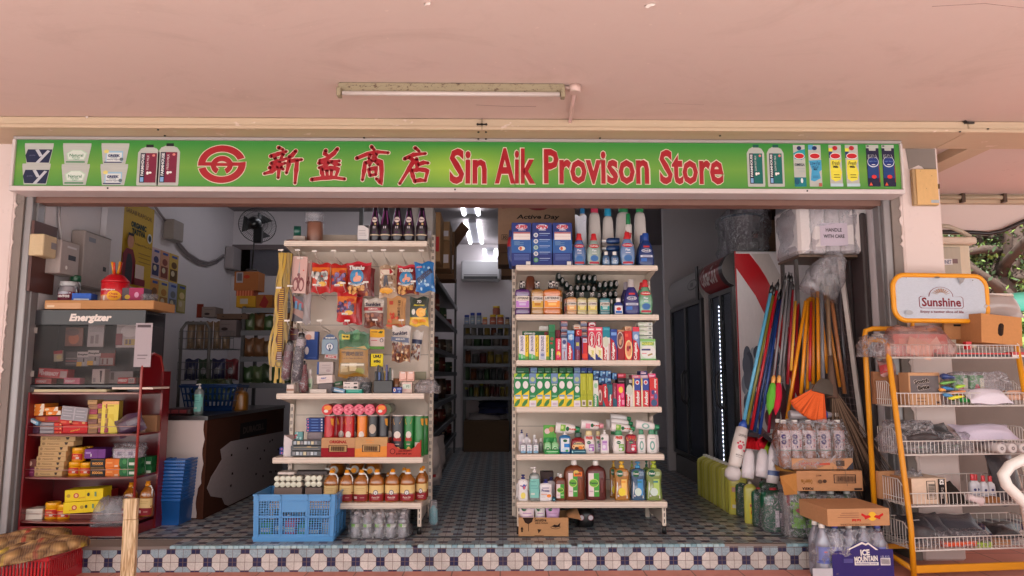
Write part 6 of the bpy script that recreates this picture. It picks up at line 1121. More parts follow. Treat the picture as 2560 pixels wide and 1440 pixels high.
OLAB=[('r',0,0,1,.42,S(150,24,40)),('p',[(0,.36),(.5,.46),(1,.36),(1,.42),(.5,.54),(0,.42)],S(150,24,40)),('r',0,.5,1,1,S(230,196,130)),('e',.5,.54,.17,.17,S(60,56,70)),('e',.5,.54,.13,.13,S(226,220,214)),('p',[(.47,.46),(.53,.46),(.51,.62)],S(60,60,110)),('t','Pure Oil',.5,.24,.5,.09,S(236,220,206),0,.03),('r',.3,.12,.7,.16,S(200,150,140))]
OBK=[('r',0,0,1,.44,S(140,24,40)),('r',0,.44,1,1,S(222,190,130)),('r',.2,.8,.8,.83,S(190,150,90)),('r',.2,.7,.7,.72,S(190,150,90)),('r',.1,.14,.3,.3,S(214,196,190)),('r',.5,.2,.8,.24,S(200,150,140))]
def oil(x0,x1,yt,label,Y,hd=None,back=False,z=None):
 x,zz_,w_,h=put('E',x0,x1,yt,Y,Z if z is None else z)
 o=bottle('oil','oil_bottle',label,'cooking oil',(x,Y+.05,zz_),w_,h,OL,YC_,w_*.9,(.03,.97,.04,.52,None),OBK if back else OLAB,'bottles of cooking oil','liquid',handle=hd)
 b=B();b.lathe([(.19*w_,.845*h),(.2*w_,.85*h),(.2*w_,.905*h),(.17*w_,.91*h)],WH,16);b.build('neck_ring','gloss',o)
 b=B();b.lathe([(.44*w_,.02*h),(.45*w_,.56*h),(.3*w_,.72*h),(.14*w_,.82*h)],S(190,110,24),14,1,.85,2.5);b.build('oil','liquid',o)
for i,(x0,x1,yt,hd,bk)in enumerate(((768,925,358,'oil',1),(928,1078,358,'oil',1),(1076,1234,356,'oil',1),(1236,1396,352,None,0),(1399,1556,350,None,0),(1556,1716,348,None,0),(1714,1838,335,None,0))):
 oil(x0,x1,yt,f'golden cooking oil bottle in the front row, {ORD[6 - i]} from the aisle',Y0+(.05 if i==6 else 0),hd,bk)
for i,(x0,x1,yt)in enumerate(((1380,1480,385),(1535,1660,335),(1738,1850,318))):
 oil(x0,x1,yt,('golden oil bottle with low cap behind the front row','golden oil bottle behind the sixth front bottle','golden oil bottle at the very aisle end of the back row')[i],Y0+.15)
for i,(cx_,cy_)in enumerate(((875,355),(1090,352),(1255,360))):
 q=at('E',cx_,cy_,5.2);b=B();b.lathe([(.018,-.015),(.018,.0),(.022,.002),(.03,.03),(.052,.08),(.056,.11),(.056,.2)],OL,18,axis='y',cols=[YC_,WH,WH,OL,OL,OL]);b.tube([(-.01,-.002,.005),(-.05,.0,.012),(-.052,.06,.03)],.007,WH,8)
 tag(b.build('lying_oil_bottle','gloss',None,(q.x,5.2,q.z)),f'cooking oil bottle lying cap outward above the row, {ORD[i]} from the counter','cooking oil','oil bottles lying on top')
b=B();q0,q1=at('E',850,415,5.25),at('E',1400,415,5.25);b.box(q0.x,q1.x,5.22,5.42,Z,at('E',1100,425,5.22).z,S(120,90,70));tag(b.build('oil_carton','kraft'),'dim brown carton behind the front row of oil bottles','carton')
for k_,(x0,n,yy)in enumerate(((298,5,(440,500)),(618,3,(435,494)))):
 for j,y in enumerate(yy):
  for i in range(n):
   q=at('E',x0+56.5*i,y,Y0+.05);b=B();b.lathe([(.0185,0),(.0185,.09)],S(190,176,160),16,axis='y');b.lathe([(0,-.0022),(.0165,-.002),(.0188,-.0005)],S(226,222,200),16,axis='y',cap=False)
   nm=('larger','smaller')[k_];tag(b.build('small_tin','gloss',None,(q.x,Y0+.05,q.z)),f'small tin end in the {nm} block, {("upper", "lower")[j]} row, {ORD[i]} from the counter','tin','small tins lying end outward')
 bx('E',x0-30,x0+56.5*n-26,530,None,('plain tray under the larger block of tins','plain tray under the smaller block of tins')[k_],S(120,104,96),(),Y0+.05,z=Z,d=.09)
bx('E',306,475,372,396,'flat white box lying on the larger block of tins',S(220,206,196),(),Y0+.06,d=.1)
bx('E',470,815,365,400,'flat grey carton lying on the small tins',S(100,92,92),(),Y0+.12,d=.1,mat='kraft')
# ================================================================== COUNTER END: red shelf, battery cabinet, wall
RS=S(120,18,26);RSD=S(98,14,22)
X0,X1=P(62,1150,5.0).x,P(341,1150,5.0).x
zt_=at('B',400,118,5.0).z;SH=[at('B',400,y,5.0).z for y in(418,728,1046)]
rs=empty('red_shelf',((X0+X1)/2,5.0,HS));tag(rs,'worn red wooden shelf unit with curved shelves under the battery cabinet','shelf unit');O_=(-rs.location.x,-5.0,-HS)
b=B();b.box(X0,P(394,1150,5.26).x,5.34,5.36,HS,zt_,RSD);b.build('back','gloss',rs,O_)
b=B();b.box(X0-.012,X0,5.0,5.36,HS,zt_,RS);b.build('side','gloss',rs,O_)
X2=P(394,1150,5.26).x;za=P(385,885,5.1).z;CH=Vector((X2-X1,.26,0));ch=lambda t,z:(X1+CH.x*t,5.0+.26*t,z)
b=B();b.box(X2,X2+.014,5.25,5.36,HS,za-.12,RS);b.build('side','gloss',rs,O_)
b=B();i=b.pts([ch(0,zt_),ch(1,zt_),ch(1,za-.1),ch(.85,za-.02),ch(.5,za),ch(.2,za-.03),ch(0,za-.12)]);b.face(range(i,i+7),RS);i=b.pts([ch(0,HS),ch(1,HS),ch(1,HS+.065),ch(0,HS+.065)]);b.face(range(i,i+4),S(130,34,34));b.build('corner_panel','gloss',rs,O_)
b=B();b.tube([ch(0,HS),ch(0,za-.12),ch(.06,za-.05),ch(.2,za-.02),ch(.5,za+.005),ch(.85,za-.015),ch(1,za-.1),ch(1,zt_)],.01,S(150,50,44),6);b.build('post','gloss',rs,O_)
for z in SH+[zt_]:
 b=B();n=14;fr=[(X0+(X1-X0)*i/n,5.02-.05*math.sin(math.pi*i/n))for i in range(n+1)]
 lo=[(x,y,z-.014)for x,y in fr]+[(X2,5.25,z-.014),(X2,5.34,z-.014),(X0,5.34,z-.014)];hi=[(x,y,z)for x,y,_ in lo];b.loft([lo,hi],S(110,34,34),smooth=False)
 b.tube([(x,y-.002,z-.007)for x,y in fr],.0045,S(196,160,150)if z==zt_ else S(150,96,90),5);b.build('shelf','gloss',rs,O_)
 if z!=zt_:
  b=B();b.tube([(x,y-.004,z+.05)for x,y in fr],.0022,S(190,150,140),5);b.build('rail','steel',rs,O_)
b=B();b.box(X0,X1,5.0,5.02,HS,HS+.065,S(140,34,34));b.build('plinth','gloss',rs,O_)
def sh(i):return dict(z=SH[i])
def pk(x0,x1,yt,yb,label,col,prims=(),i=None,Y=5.06,d=.09,rz=0,ry=0,name='packet',cat='packet',g=None,mat='card'):
 return bx('B',x0,x1,yt,yb,label,col,prims,Y,name,cat,d,rz,ry,SH[i]if i is not None else None,mat,g)
ORG,GOLD,DRED,KTN=S(226,130,40),S(190,150,100),S(190,30,34),S(196,160,110)
for j,(x0,x1,yt,yb)in enumerate(((212,322,202,232),(205,318,232,258),(200,312,259,286),(306,420,225,254),(330,440,252,282))):
 pk(x0,x1,yt,yb,f'flat orange incense box, {ORD[j]} in the heap on the upper red shelf',ORG,[('e',.3,.5,.14,.3,S(240,214,170)),('p',[(.7,0),(1,0),(1,1),(.84,1)],S(236,220,196))],ry=-.05,d=.16,g='orange incense boxes')
pk(210,440,288,332,'loose layer of red and orange packs under the orange boxes',S(160,60,40),[('r',.1,.2,.5,.8,S(206,110,50)),('r',.6,.3,.9,.9,S(180,40,80))],Y=5.08)
pk(186,275,312,338,'pale blue packet leaning at the edge of the upper red shelf',S(120,170,200),[('r',.2,.2,.8,.8,S(206,214,222))],ry=.45,d=.03,Y=5.03)
pk(195,280,345,None,'dark purple box at the wall end of the upper red shelf',S(70,34,60),[('t','vi',.3,.5,.3,.3,S(150,110,140))],0)
for j in range(3):pk(286,388,335+27.5*j,361+27.5*j,f'small grey soap box, {ORD[j]} down beside the dark purple box',S(150,140,146),[('r',.05,.2,.95,.8,S(170,160,164)),('r',.05,.1,.95,.2,S(80,76,84))],g='small grey soap boxes')
pk(440,628,222,322,'silver foil block of blister strips tilted on the upper red shelf',S(156,146,150),[('r',.03+.5*u,.08+.45*v,.47+.5*u,.48+.45*v,S(128,120,126))for u in(0,1)for v in(0,1)]+[('r',.08+.5*u,.3+.4*v,.4+.5*u,.34+.4*v,S(176,168,170))for u in(0,1)for v in(0,1)],ry=.09,Y=5.03,d=.03,mat='gloss')
for j,(x0,x1,yt,yb)in enumerate(((390,448,335,362),(390,448,364,391),(390,448,393,420),(430,530,306,352),(505,628,320,355))):pk(x0,x1,yt,yb,f'small red box, {ORD[j]} in the red pile on the upper red shelf',S(206,44,36),[('r',.1,.3,.5,.6,S(226,100,70)),('e',.8,.5,.1,.2,S(240,180,120))],g='small red boxes')
pk(450,628,356,None,'large bright red box with a yellow scribble on the upper red shelf',S(206,26,30),[('t','zanzi',.5,.4,.4,.24,S(240,190,60),12,0,.3),('r',0,.82,1,1,S(226,60,50))],0,d=.12)
for k_,(x0,x1)in enumerate(((632,700),(702,772))):
 for j in range(7 if k_==0 else 6):
  y0=(172 if k_==0 else 200)+35*j;cc=(S(176,136,90),S(150,110,80),S(160,70,90),S(170,140,60),S(130,90,80))[(j+2*k_)%5]
  pk(x0+4*(j%2),x1+4*(j%2),y0,y0+34,f'small tan or pink soap box, {ORD[j]} down in the {("first", "second")[k_]} tall stack',cc,[('r',.1,.3,.9,.4,tuple(v*1.5 for v in cc[:3])+(1,)),('r',.2,.6,.6,.7,tuple(v*.6 for v in cc[:3])+(1,))],Y=5.05,g='small soap boxes in two stacks')
pk(742,850,182,None,'tall pale yellow box turned at an angle on the upper red shelf',S(236,214,90),[('r',0,.9,1,1,S(240,180,120)),('r',.1,.84,.7,.87,S(190,150,60)),('p',[(.2,.3),(.5,.5),(.8,.3),(.7,.6),(.3,.6)],S(226,200,70)),('r',.3,.2,.36,.3,S(180,150,60))],0,d=.2,rz=.35)
hang_=lambda:0
q=at('B',960,400,5.07);pouch('purple_bag','crumpled purple and grey foil bag at the counter side of the upper red shelf','bag',(q.x,5.07,SH[0]),.2,.13,S(80,56,80),[('p',[(.1,.1),(.4,.5),(.3,.9),(0,.6)],S(120,36,100)),('r',.5,.4,.9,.7,S(110,100,110))],.09,seed=30,ry=-.4)
pk(1016,1130,285,None,'brown carton with a white and red corner behind the red post',S(150,110,80),[('r',0,0,.3,.5,S(226,206,196)),('r',.02,.1,.25,.2,S(206,90,70))],0,Y=5.2,d=.1,mat='kraft')
for j in range(8):
 o_=(20,22,20,14,12,10,6,0)[j];x0=296-52*j/7;pk(x0,x0+205+40*(j<2),434+36.2*j,469+36.2*j,f'flat kraft incense box, {ORD[j]} down in the tall stack on the middle red shelf',KTN,[('p',[(.72,.9),(.84,.9),(.81,.3),(.75,.3)],S(60,40,30)),('e',.1,.5,.05,.3,S(150,120,80)),('t','Naturals',.4,.5,.36,.4,S(150,116,76)),('r',.72,.85,.84,.95,S(226,190,120))],d=.1,rz=.04*(-1)**j,g='flat kraft boxes in a tall stack',mat='card')
pk(170,262,600,660,'brown box with a pale seal on the purple box by the wall',S(110,60,54),[('e',.5,.5,.2,.3,S(206,170,150))]);pk(170,245,662,None,'purple box at the wall end of the middle red shelf',S(120,40,84),[('r',.1,.4,.9,.5,S(160,90,120))],1)
def pot(x0,x1,yt,i,lb,yb=None,Y=5.05):
 z=SH[i]if yb is None else None;x,z,w_,h=put('B',x0,x1,yt,Y,z,yb)
 bottle('pot','yellow_pot',lb,'pot',(x,Y+.05,z),w_,h,S(236,160,20),S(240,170,24),w_,(.08,.92,.12,.58,S(190,40,30)),[('e',.5,.5,.36,.34,S(214,80,40)),('t','DEER',.5,.7,.5,.16,S(240,210,160)),('r',.55,.2,.8,.5,S(226,200,190)),('r',.1,.06,.9,.12,S(240,190,60))],'yellow pots with red labels')
pot(468,556,622,1,'yellow pot with red label beside the kraft stack');pot(552,640,626,1,'yellow pot with red label beside the black box');pot(497,590,518,1,'yellow pot with red label balanced on two others',620)
pot(580,640,510,1,'yellow pot half hidden behind the balanced one',600,5.14)
pot(300,402,915,2,'plain yellow pot beside the white boxes on the lowest shelf');pot(386,486,928,2,'yellow pot with red label on the lowest red shelf')
pk(614,758,526,594,'purple carton on the black box of the middle red shelf',S(110,50,130),[('r',.05,.5,.3,.7,S(170,130,190)),('r',.3,.2,.34,.5,WH),('r',.63,0,.65,1,S(80,30,100))],d=.14,rz=.1)
for j in range(2):pk(652,756,598+66*j,663+66*j,('black and gold balm box, upper of the pair','black and gold balm box, lower and upside down')[j],S(28,26,28),[('t','WOODS',.5,.5,.76,.3,S(220,150,70),180*j,.06),('r',.04,.9,.96,.95,S(170,120,50)),('r',.04,.05,.96,.1,S(170,120,50)),('r',.2,.25 if j==0 else .7,.8,.3 if j==0 else .74,S(110,90,60))],g='black and gold balm boxes')
for j in range(2):
 pk(760,862,596+66*j,661+66*j,('orange medicine box, upper of the pair','orange medicine box, lower of the pair')[j],S(226,120,40),[('r',.6,0,.62,1,S(190,90,30)),('r',.66,.1,.9,.3,S(230,190,160)),('r',.1,.5,.5,.6,S(240,180,110))])
 for i,x0 in enumerate((866,1000)):pk(x0,x0+(110 if i==0 else 92),590+66*j-8*i,655+66*j-8*i,f'green medicine box, {("upper", "lower")[j]} one {("in front of", "behind")[i]} the red post',S(22,100,50),[('r',.5,0,.52,1,S(190,200,190)),('r',.6,.2,.95,.5,S(206,214,200)),('e',.3,.6,.14,.3,S(70,140,80)),('e',.05,.5,.1,.4,S(190,190,180)if i else S(40,110,60))],Y=5.05+.15*i)
pk(818,985,526,592,'white medicine boxes in clear wrap on the orange and green boxes',S(214,206,212),[('r',.5,0,.51,1,S(160,150,160)),('r',.18,.3,.36,.7,S(120,110,140)),('r',.66,.3,.84,.7,S(120,110,140)),('r',0,.8,1,.83,S(190,120,130))],d=.1)
q=at('B',900,592,5.05);film('film_bag','clear wrap over the white medicine boxes','wrap',(q.x,5.04,q.z),.205,.10,.14,seed=12)
pk(166,300,958,None,'two white flat boxes at the wall end of the lowest red shelf',S(222,210,196),[('r',0,.48,1,.5,S(120,110,100)),('r',.1,.7,.5,.75,S(170,160,150))],2,d=.12,rz=.12)
for j in range(2):pk(478-12*j,740-20*j,816+88*j,(900,985)[j],('yellow carton with round emblems, upper of the pair','yellow carton with round emblems, lower of the pair')[j],S(240,206,20),[('e',.1+.4*j,.5,.05,.16,S(190,150,40)),('e',.3,.5,.07,.22,S(200,60,50)),('e',.3,.5,.04,.14,S(240,190,140)),('t','king',.45-.2*j,.3,.18,.14,S(206,60,40),10,0,.3),('e',.62,.55,.035,.16,S(60,60,40)),('r',.78,.35,.83,.75,S(120,150,110)),('r',.55,0,.553,1,S(190,150,20))],d=.14,rz=.1,ry=-.04)
pk(726,805,820,905,'dark red carton behind the yellow pair on the lowest shelf',S(150,30,26),(),Y=5.2);pk(726,806,906,None,'plain dark carton under the dark red one',S(90,30,26),(),2,5.2)
pk(500,700,988,None,'flat brown pack under the yellow cartons on the lowest red shelf',S(110,50,40),(),2,Y=5.08)
q=at('B',770,1046,5.0);film('film_bag','crumpled clear bag drooping over the lowest red shelf','bag',(q.x,4.97,SH[2]-.035),.25,.19,.2,'haze',seed=21,pin=.4)
for i,(x0,x1)in enumerate(((862,962),(985,1084))):
 x,z,w_,h=put('B',x0,x1,765+10*(1-i),5.12,SH[2]);o=bottle('oil','oil_bottle',('golden oil bottle behind the crumpled bag on the red shelf','golden oil bottle behind the red post')[i],'cooking oil',(x,5.18,z),w_,h,OL,YC_,w_*.9,(.03,.97,.04,.52,None),OBK,None,'liquid',handle='oil')
q0,q1=at('B',285,100,5.08),at('B',800,100,5.08);b=B();b.box(q0.x,q1.x,5.02,5.3,zt_+.001,zt_+.02,S(206,190,150));tag(b.build('shelf_board','card'),'pale board lying on top of the red shelf','board')
q0,q1=at('B',806,90,5.0),at('B',1100,90,5.0);b=B();b.box(q0.x,q1.x,5.0,5.25,zt_+.021,zt_+.034,S(226,206,190));tag(b.build('shelf_board','card'),'white board jutting past the red post on the red shelf','board')
YA=5.03;za=zt_+.036;a,c_=at('A',245,850,YA),at('A',1018,1380,YA);w_,zc_=c_.x-a.x,a.z
cb=empty('display_cabinet',((a.x+c_.x)/2,YA,za));tag(cb,'black battery display cabinet with a clear door on the red shelf','display cabinet');H_=zc_-za;hh=H_-(at('A',600,955,YA).z-za)
DKG=S(44,42,46)
b=B();b.box(-w_/2,w_/2,.28,.30,0,H_,DKG);b.box(-w_/2,-w_/2+.012,.012,.279,0,H_,DKG);b.box(w_/2-.012,w_/2,.012,.279,0,H_-hh-.001,S(70,68,72));b.box(-w_/2+.013,w_/2-.013,.002,.279,0,.014,DKG);b.box(-w_/2+.013,w_/2-.013,.012,.279,H_-.012,H_,DKG);b.build('case','gloss',cb)
b=B();b.box(-w_/2,w_/2,0,.011,H_-hh,H_,S(36,34,38));b.paint((-w_/2,w_/2,H_-hh,H_),[('t','Energizer',.51,.42,.38,.66,S(226,210,200),0,.05,.2)],lambda x,z,L:(x,-L,z));b.build('header','gloss',cb)
b=B();b.box(-w_/2+.02,w_/2-.012,.002,.006,.02,H_-hh-.005,S(230,226,226));b.build('door','glass',cb)
for z in(.07,H_-hh-.06):b=B();b.box(-w_/2+.005,-w_/2+.035,-.004,.0015,z,z+.04,S(150,140,134));b.build('hinge','metal',cb)
def card(x0,x1,yt,yb,label,col,prims=(),Y=5.2,d=.012,ry=0,name='battery_card',cat='battery card'):return bx('A',x0,x1,yt,yb,label,col,prims,Y,name,cat,d,0,ry,None,'gloss')
ENG=lambda c:[('r',0,.62,1,1,S(206,200,196)),('t','Energizer',.5,.8,.9,.16,BK,0,.05,.2),('r',0,.0,.45,.3,S(226,176,40)),('r',.5,.05,.72,.55,S(190,186,184)),('r',.54,.3,.68,.55,BK),('r',.76,.05,.92,.5,S(176,170,170))]
card(558,640,1150,1255,'clear battery card hanging beside the dark cards, nearer the wall',S(150,146,148),ENG(0));card(634,728,1140,1248,'clear battery card hanging in the middle of the cabinet',S(160,156,156),ENG(0));card(716,830,1138,1250,'red and silver battery card hanging in the cabinet',S(150,60,50),[('r',.1,.05,.9,.5,S(170,160,156)),('r',.2,.1,.3,.45,S(110,60,50)),('r',.5,.1,.6,.45,S(110,60,50)),('r',0,.8,1,1,S(60,50,50))])
card(478,560,1150,1250,'dark striped battery card in the cabinet',S(70,64,66),[('r',0,.3,1,.36,S(160,40,40)),('r',0,.5,1,.55,S(150,146,146)),('r',0,.1,1,.15,S(150,146,146))]);card(392,456,1142,1220,'small cream and pink battery card in the cabinet',S(206,196,170),[('r',.0,.7,1,1,S(190,70,80)),('e',.6,.4,.3,.2,S(226,210,140))],ry=-.08)
card(636,752,955,1115,'tall white card with silver cells behind the cabinet door',S(196,190,190),[('r',.2,.15,.4,.5,S(150,140,140)),('r',.5,.15,.7,.55,S(160,150,150)),('r',.1,.7,.9,.72,S(150,146,146))],5.22);card(842,1000,952,1120,'white multipack card at the counter side of the cabinet',S(200,196,194),[('e',.6,.7,.4,.26,S(232,228,226)),('r',.4,.1,.9,.36,S(210,190,110)),('r',.44,.14,.54,.34,S(130,124,130)),('r',.6,.14,.7,.34,S(130,124,130)),('r',0,.1,.3,.6,S(150,70,76))],5.21)
card(474,600,975,1110,'pink and orange bag hanging near the top of the cabinet',S(150,100,84),[('e',.5,.4,.3,.3,S(206,120,80)),('e',.4,.75,.4,.2,S(120,90,84))],5.23)
RDB=[('t','EVEREADY',.4,.45,.6,.4,S(230,214,214),0,.05,.1),('r',.74,.1,.98,.8,S(190,170,170)),('p',[(.02,.9),(.2,.9),(.05,.3)],S(220,190,190))]
card(275,488,1272,1340,'large red battery tray tilted on the smaller red box',S(190,30,46),RDB,5.08,.08,.06,'battery_box','battery box');card(252,372,1342,1382,'small red battery box at the wall end of the cabinet',S(176,30,44),RDB[:1],5.07,.06,0,'battery_box','battery box');card(460,576,1338,1382,'pink battery box on the cabinet floor',S(214,110,140),RDB[:1],5.07,.06,.03,'battery_box','battery box');card(848,976,1336,1380,'red battery box with a barcode at the counter side',S(196,30,44),[('t','EVEREADY',.3,.5,.5,.4,WH,0,.05),('r',.6,.1,.95,.9,S(206,190,190))]+[('r',.63+.05*q,.2,.65+.05*q,.8,BK)for q in range(6)],5.07,.06,0,'battery_box','battery box')
card(666,756,1275,1380,'white carton with a cell picture on the cabinet floor',S(196,186,182),[('p',[(.6,.9),(.8,.9),(.75,.1),(.68,.1)],S(60,56,60)),('r',.1,.1,.3,.4,S(150,146,146))],5.08,.07,0,'battery_box','battery box');card(760,960,1290,1378,'grey white carton behind the barcode box',S(150,144,144),[('r',.2,.3,.32,.9,S(90,84,84)),('r',.5,.4,.9,.5,S(120,110,110))],5.14,.08,0,'battery_box','battery box')
a,c_=at('A',322,778,5.0),at('A',1000,838,5.0);zz_=zc_+.006
b=B();b.box(a.x,c_.x+.1,5.0,5.33,zz_,a.z,S(186,136,90),bev=.004);b.box(a.x+.01,a.x+.25,4.9985,4.9995,zz_+.002,a.z-.02,S(206,160,120));b.box(a.x+.02,a.x+.07,4.997,4.9984,a.z-.05,a.z-.035,S(226,200,170));tag(b.build('cardboard_lid','kraft'),'flat taped cardboard lid lying on the battery cabinet','cardboard');ZT=a.z
sl=lambda x0,x1,yt,Y:put('A',x0,x1,yt,Y,ZT)
x,z,w_,h=sl(692,880,575,5.08);o=bottle('tin','lollipop_tin','red lollipop tin with a yellow flower badge on the cardboard lid','sweet tin',(x,5.17,z),w_,h*.68,S(196,20,34),WH,w_,(.04,.96,.0,.98,None),[('r',0,0,1,.3,S(206,150,130)),('r',.3,.0,.36,.3,WH),('r',0,.3,1,.34,S(226,150,40)),('e',.7,.3,.24,.26,S(240,170,30)),('t','Chupa',.7,.38,.3,.12,S(190,30,40),0,.04),('t','Chups',.7,.24,.3,.12,S(190,30,40),0,.04),('t','Lollipops',.46,.6,.6,.1,WH)])
b=B();b.lathe([(w_*.52,h*.681),(w_*.5,h*.73),(w_*.3,h*.92),(w_*.12,h)],S(200,24,36),22);b.build('lid','gloss',o)
b=B();rd=random.Random(2)
for q in range(6):b.tube([(w_*.05*math.cos(q),.03*math.sin(q),h*.97),(w_*.12*math.cos(q),.05*math.sin(q),h+rd.uniform(.03,.09))],.008,S(206,60,30)if q%2 else S(220,150,30),8)
b.build('lollipops','gloss',o)
for i,(x0,x1,yt,Y)in enumerate(((392,520,640,5.1),(470,548,595,5.22))):
 x,z,w_,h=sl(x0,x1,yt,Y);bottle('jar','sweet_jar',('clear sweet jar with a purple label and red lid base on the cardboard lid','clear sweet jar with a green lid behind the purple labelled one')[i],'sweet jar',(x,Y+.06,z),w_,h,S(206,200,206),S(30,90,60)if i else S(190,190,190),w_,(.02,.98,.03,.5,S(110,24,54)),[('t','MENTOS',.5,.5,.7,.26,WH,0,.05),('e',.5,.85,.4,.14,S(190,190,200))]if i==0 else(),None,'clear')
x,z,w_,h=sl(520,652,728,5.06);carton_box('blue_packet','bright blue packet lying between the jars and the lollipop tin','packet',(x,5.06,ZT),w_,h,.1,S(40,90,180),[('r',.1,.1,.9,.3,S(190,200,214))],rz=.1)
x,z,w_,h=sl(870,1034,690,5.12);carton_box('open_tray','pink and dark open tray at the counter side of the cardboard lid','tray',(x,5.12,ZT),w_,h,.12,S(80,70,76),[('r',.36,0,1,1,S(160,36,84)),('e',.3,.35,.12,.16,S(200,160,50)),('e',.7,.5,.1,.2,S(214,150,180))])
q=at('A',1060,790,5.1);film('film_bag','crumpled clear film on the end of the cardboard lid','bag',(q.x-.01,5.1,ZT-.05),.1,.11,.1,seed=31)
a,c_=at('A',990,945,5.02),at('A',1092,1260,5.02);b=B();b.box(a.x,c_.x,5.0,5.002,c_.z,a.z,S(176,164,168));b.paint((a.x,c_.x,c_.z,a.z),[('r',.1,.9,.9,.96,S(90,80,84)),('r',.2,.25,.8,.28,S(130,120,124)),('r',.2,.18,.7,.2,S(130,120,124))],lambda x,z,L:(x,5.0-L,z));tag(b.build('paper_bag','paper'),'white paper notice hanging at the side of the battery cabinet','notice')
def wall(c,x0,x1,yt,yb,name,label,cat,col,d=.06,prims=(),mat='metal',g=None):
 X=XL+.001;ym=(yt+yb)/2;p0,p1=PX(*pc(c,x0,ym),X),PX(*pc(c,x1,ym),X);Ym=(p0.y+p1.y)/2
 z1,z0=at(c,(x0+x1)/2,yt,Ym).z,at(c,(x0+x1)/2,yb,Ym).z
 z1=PX(*pc(c,(x0+x1)/2,yt),X).z;z0=PX(*pc(c,(x0+x1)/2,yb),X).z
 L_=p1.y-p0.y;b=B();b.box(0,d,0,L_,0,z1-z0,col,bev=.006 if d>.02 else 0);b.paint((0,L_,0,z1-z0),prims,lambda x,z,L:(d+L,x,z),eps=.002)
 return tag(b.build(name,mat,None,(X,p0.y,z0)),label,cat,g)
wall('A',208,380,225,730,'meter_board','brown wooden meter board on the wall above the jars','board',S(84,48,42),.02)
wall('A',205,306,312,470,'wall_box','small cream switch box, highest on the brown board','switch box',S(206,180,140),.1,[('r',.55,.4,.95,.7,S(140,130,130))]);wall('A',310,452,358,600,'meter_box','grey electricity meter box beside the cream switch box','meter',S(170,156,150),.12,[('r',.4,.45,.8,.6,S(40,40,50)),('r',.3,.8,.8,.86,S(206,200,200)),('e',.3,.2,.06,.06,WH)]);wall('A',500,702,300,705,'fuse_cabinet','large grey fuse cabinet on the wall above the lollipop tin','cabinet',S(166,152,146),.1,[('r',.15,.82,.4,.9,S(120,120,130)),('r',.72,.36,.84,.44,BK),('r',.02,.02,.98,.03,S(110,100,96)),('r',.02,.97,.98,.98,S(110,100,96))])
POST=[('t','SARAB KAPOOR',.5,.86,.84,.05,S(90,50,30),0,.0),('t','ORGANIC',.5,.72,.5,.07,S(20,50,40),0,.06),('t','TATTVA',.5,.64,.44,.07,S(20,50,40),0,.06),('e',.86,.62,.08,.06,S(206,206,200)),('e',.86,.62,.05,.04,S(40,60,70)),('t','A Natural Way of Life',.66,.5,.56,.03,S(90,60,30)),('r',.5,.4,.9,.41,S(150,110,40)),('r',.5,.35,.9,.36,S(150,110,40)),('r',.5,.3,.9,.31,S(150,110,40)),('p',[(.0,.02),(.38,.02),(.4,.3),(.3,.42),(.1,.42),(0,.34)],S(120,20,34)),('p',[(.08,.02),(.3,.02),(.3,.26),(.24,.36),(.14,.36),(.1,.26)],S(40,36,46)),('e',.2,.5,.1,.075,S(190,130,100)),('p',[(.08,.5),(.12,.6),(.28,.6),(.32,.5),(.27,.57),(.13,.57)],S(40,24,24)),('r',.38,.1,.66,.26,S(214,190,180)),('r',.36,.02,.7,.1,S(120,30,40))]
wall('A',868,1095,70,690,'poster','tall yellow organic food poster with a person in a red top','poster',S(200,160,40),.004,POST,'card')
sm=[(1088,1148,402,612),(1150,1212,425,632),(1215,1280,448,655),(1074,1136,622,850),(1138,1206,640,852),(1208,1270,655,866),(1272,1334,665,872)]
for i,(x0,x1,yt,yb)in enumerate(sm):
 c1=(S(200,170,170),S(206,150,120),S(206,170,80),S(200,140,70),S(206,180,110),S(150,160,190),S(150,140,60))[i];c2=(S(50,50,90),S(120,60,50),S(90,60,30),S(110,70,40),S(160,110,50),S(100,104,110),S(190,170,120))[i]
 wall('A',x0,x1,yt,yb,'leaflet',f'small food leaflet on the wall, {ORD[i if i < 3 else i - 3]} in the {("upper", "lower")[i > 2]} row','leaflet',c1,.003,[('r',.1,.05,.9,.45,c2),('e',.5,.6,.3,.12,tuple(v*1.3 for v in c2[:3])+(1,)),('r',.2,.85,.8,.93,S(60,80,150)),('e',.35,.3,.2,.1,S(206,190,160))],'card','food leaflets on the wall')
wall('A',1175,1250,208,352,'switch_box','beige junction box on the wall above the leaflets','switch box',S(150,138,130),.1);wall('A',1618,1676,402,560,'switch_box','pale switch boxes at the far corner by the hatch','switch box',S(160,150,150),.1)
X=XL+.02;ps=[PX(*pc('A',x,y),X)for x,y in((1110,95),(1190,205))];ps2=[PX(*pc('A',x,y),X)for x,y in((1248,300),(1290,370),(1350,440),(1430,492),(1500,508),(1560,490),(1610,455))]
b=B();b.tube(ps,.012,S(140,130,130),6);b.tube(ps2,.014,S(130,120,122),6);b.tube([p+Vector((0,0,-.03))for p in ps2],.012,S(120,110,112),6);b.tube([PX(*pc('A',x,y),X)for x,y in((428,90),(425,200),(440,330),(450,450))],.01,S(170,160,160),6);tag(b.build('wall_cable','gloss'),'grey cables sagging along the wall between the junction boxes','cable')
XC=P(*pc('B',1475,700),5.56).x;Y1_,Y2_=5.56,7.5;zc_=at('B',1300,288,Y1_).z
ct=empty('counter',(XC,Y1_,HS));tag(ct,'battered white and brown shop counter with peeling laminate','counter');O_=(-XC,-Y1_,-HS);BRN=S(74,40,26)
b=B();b.box(XC-.62,XC,Y1_,Y2_,HS,zc_-.03,BRN);b.build('carcass','kraft',ct,O_)
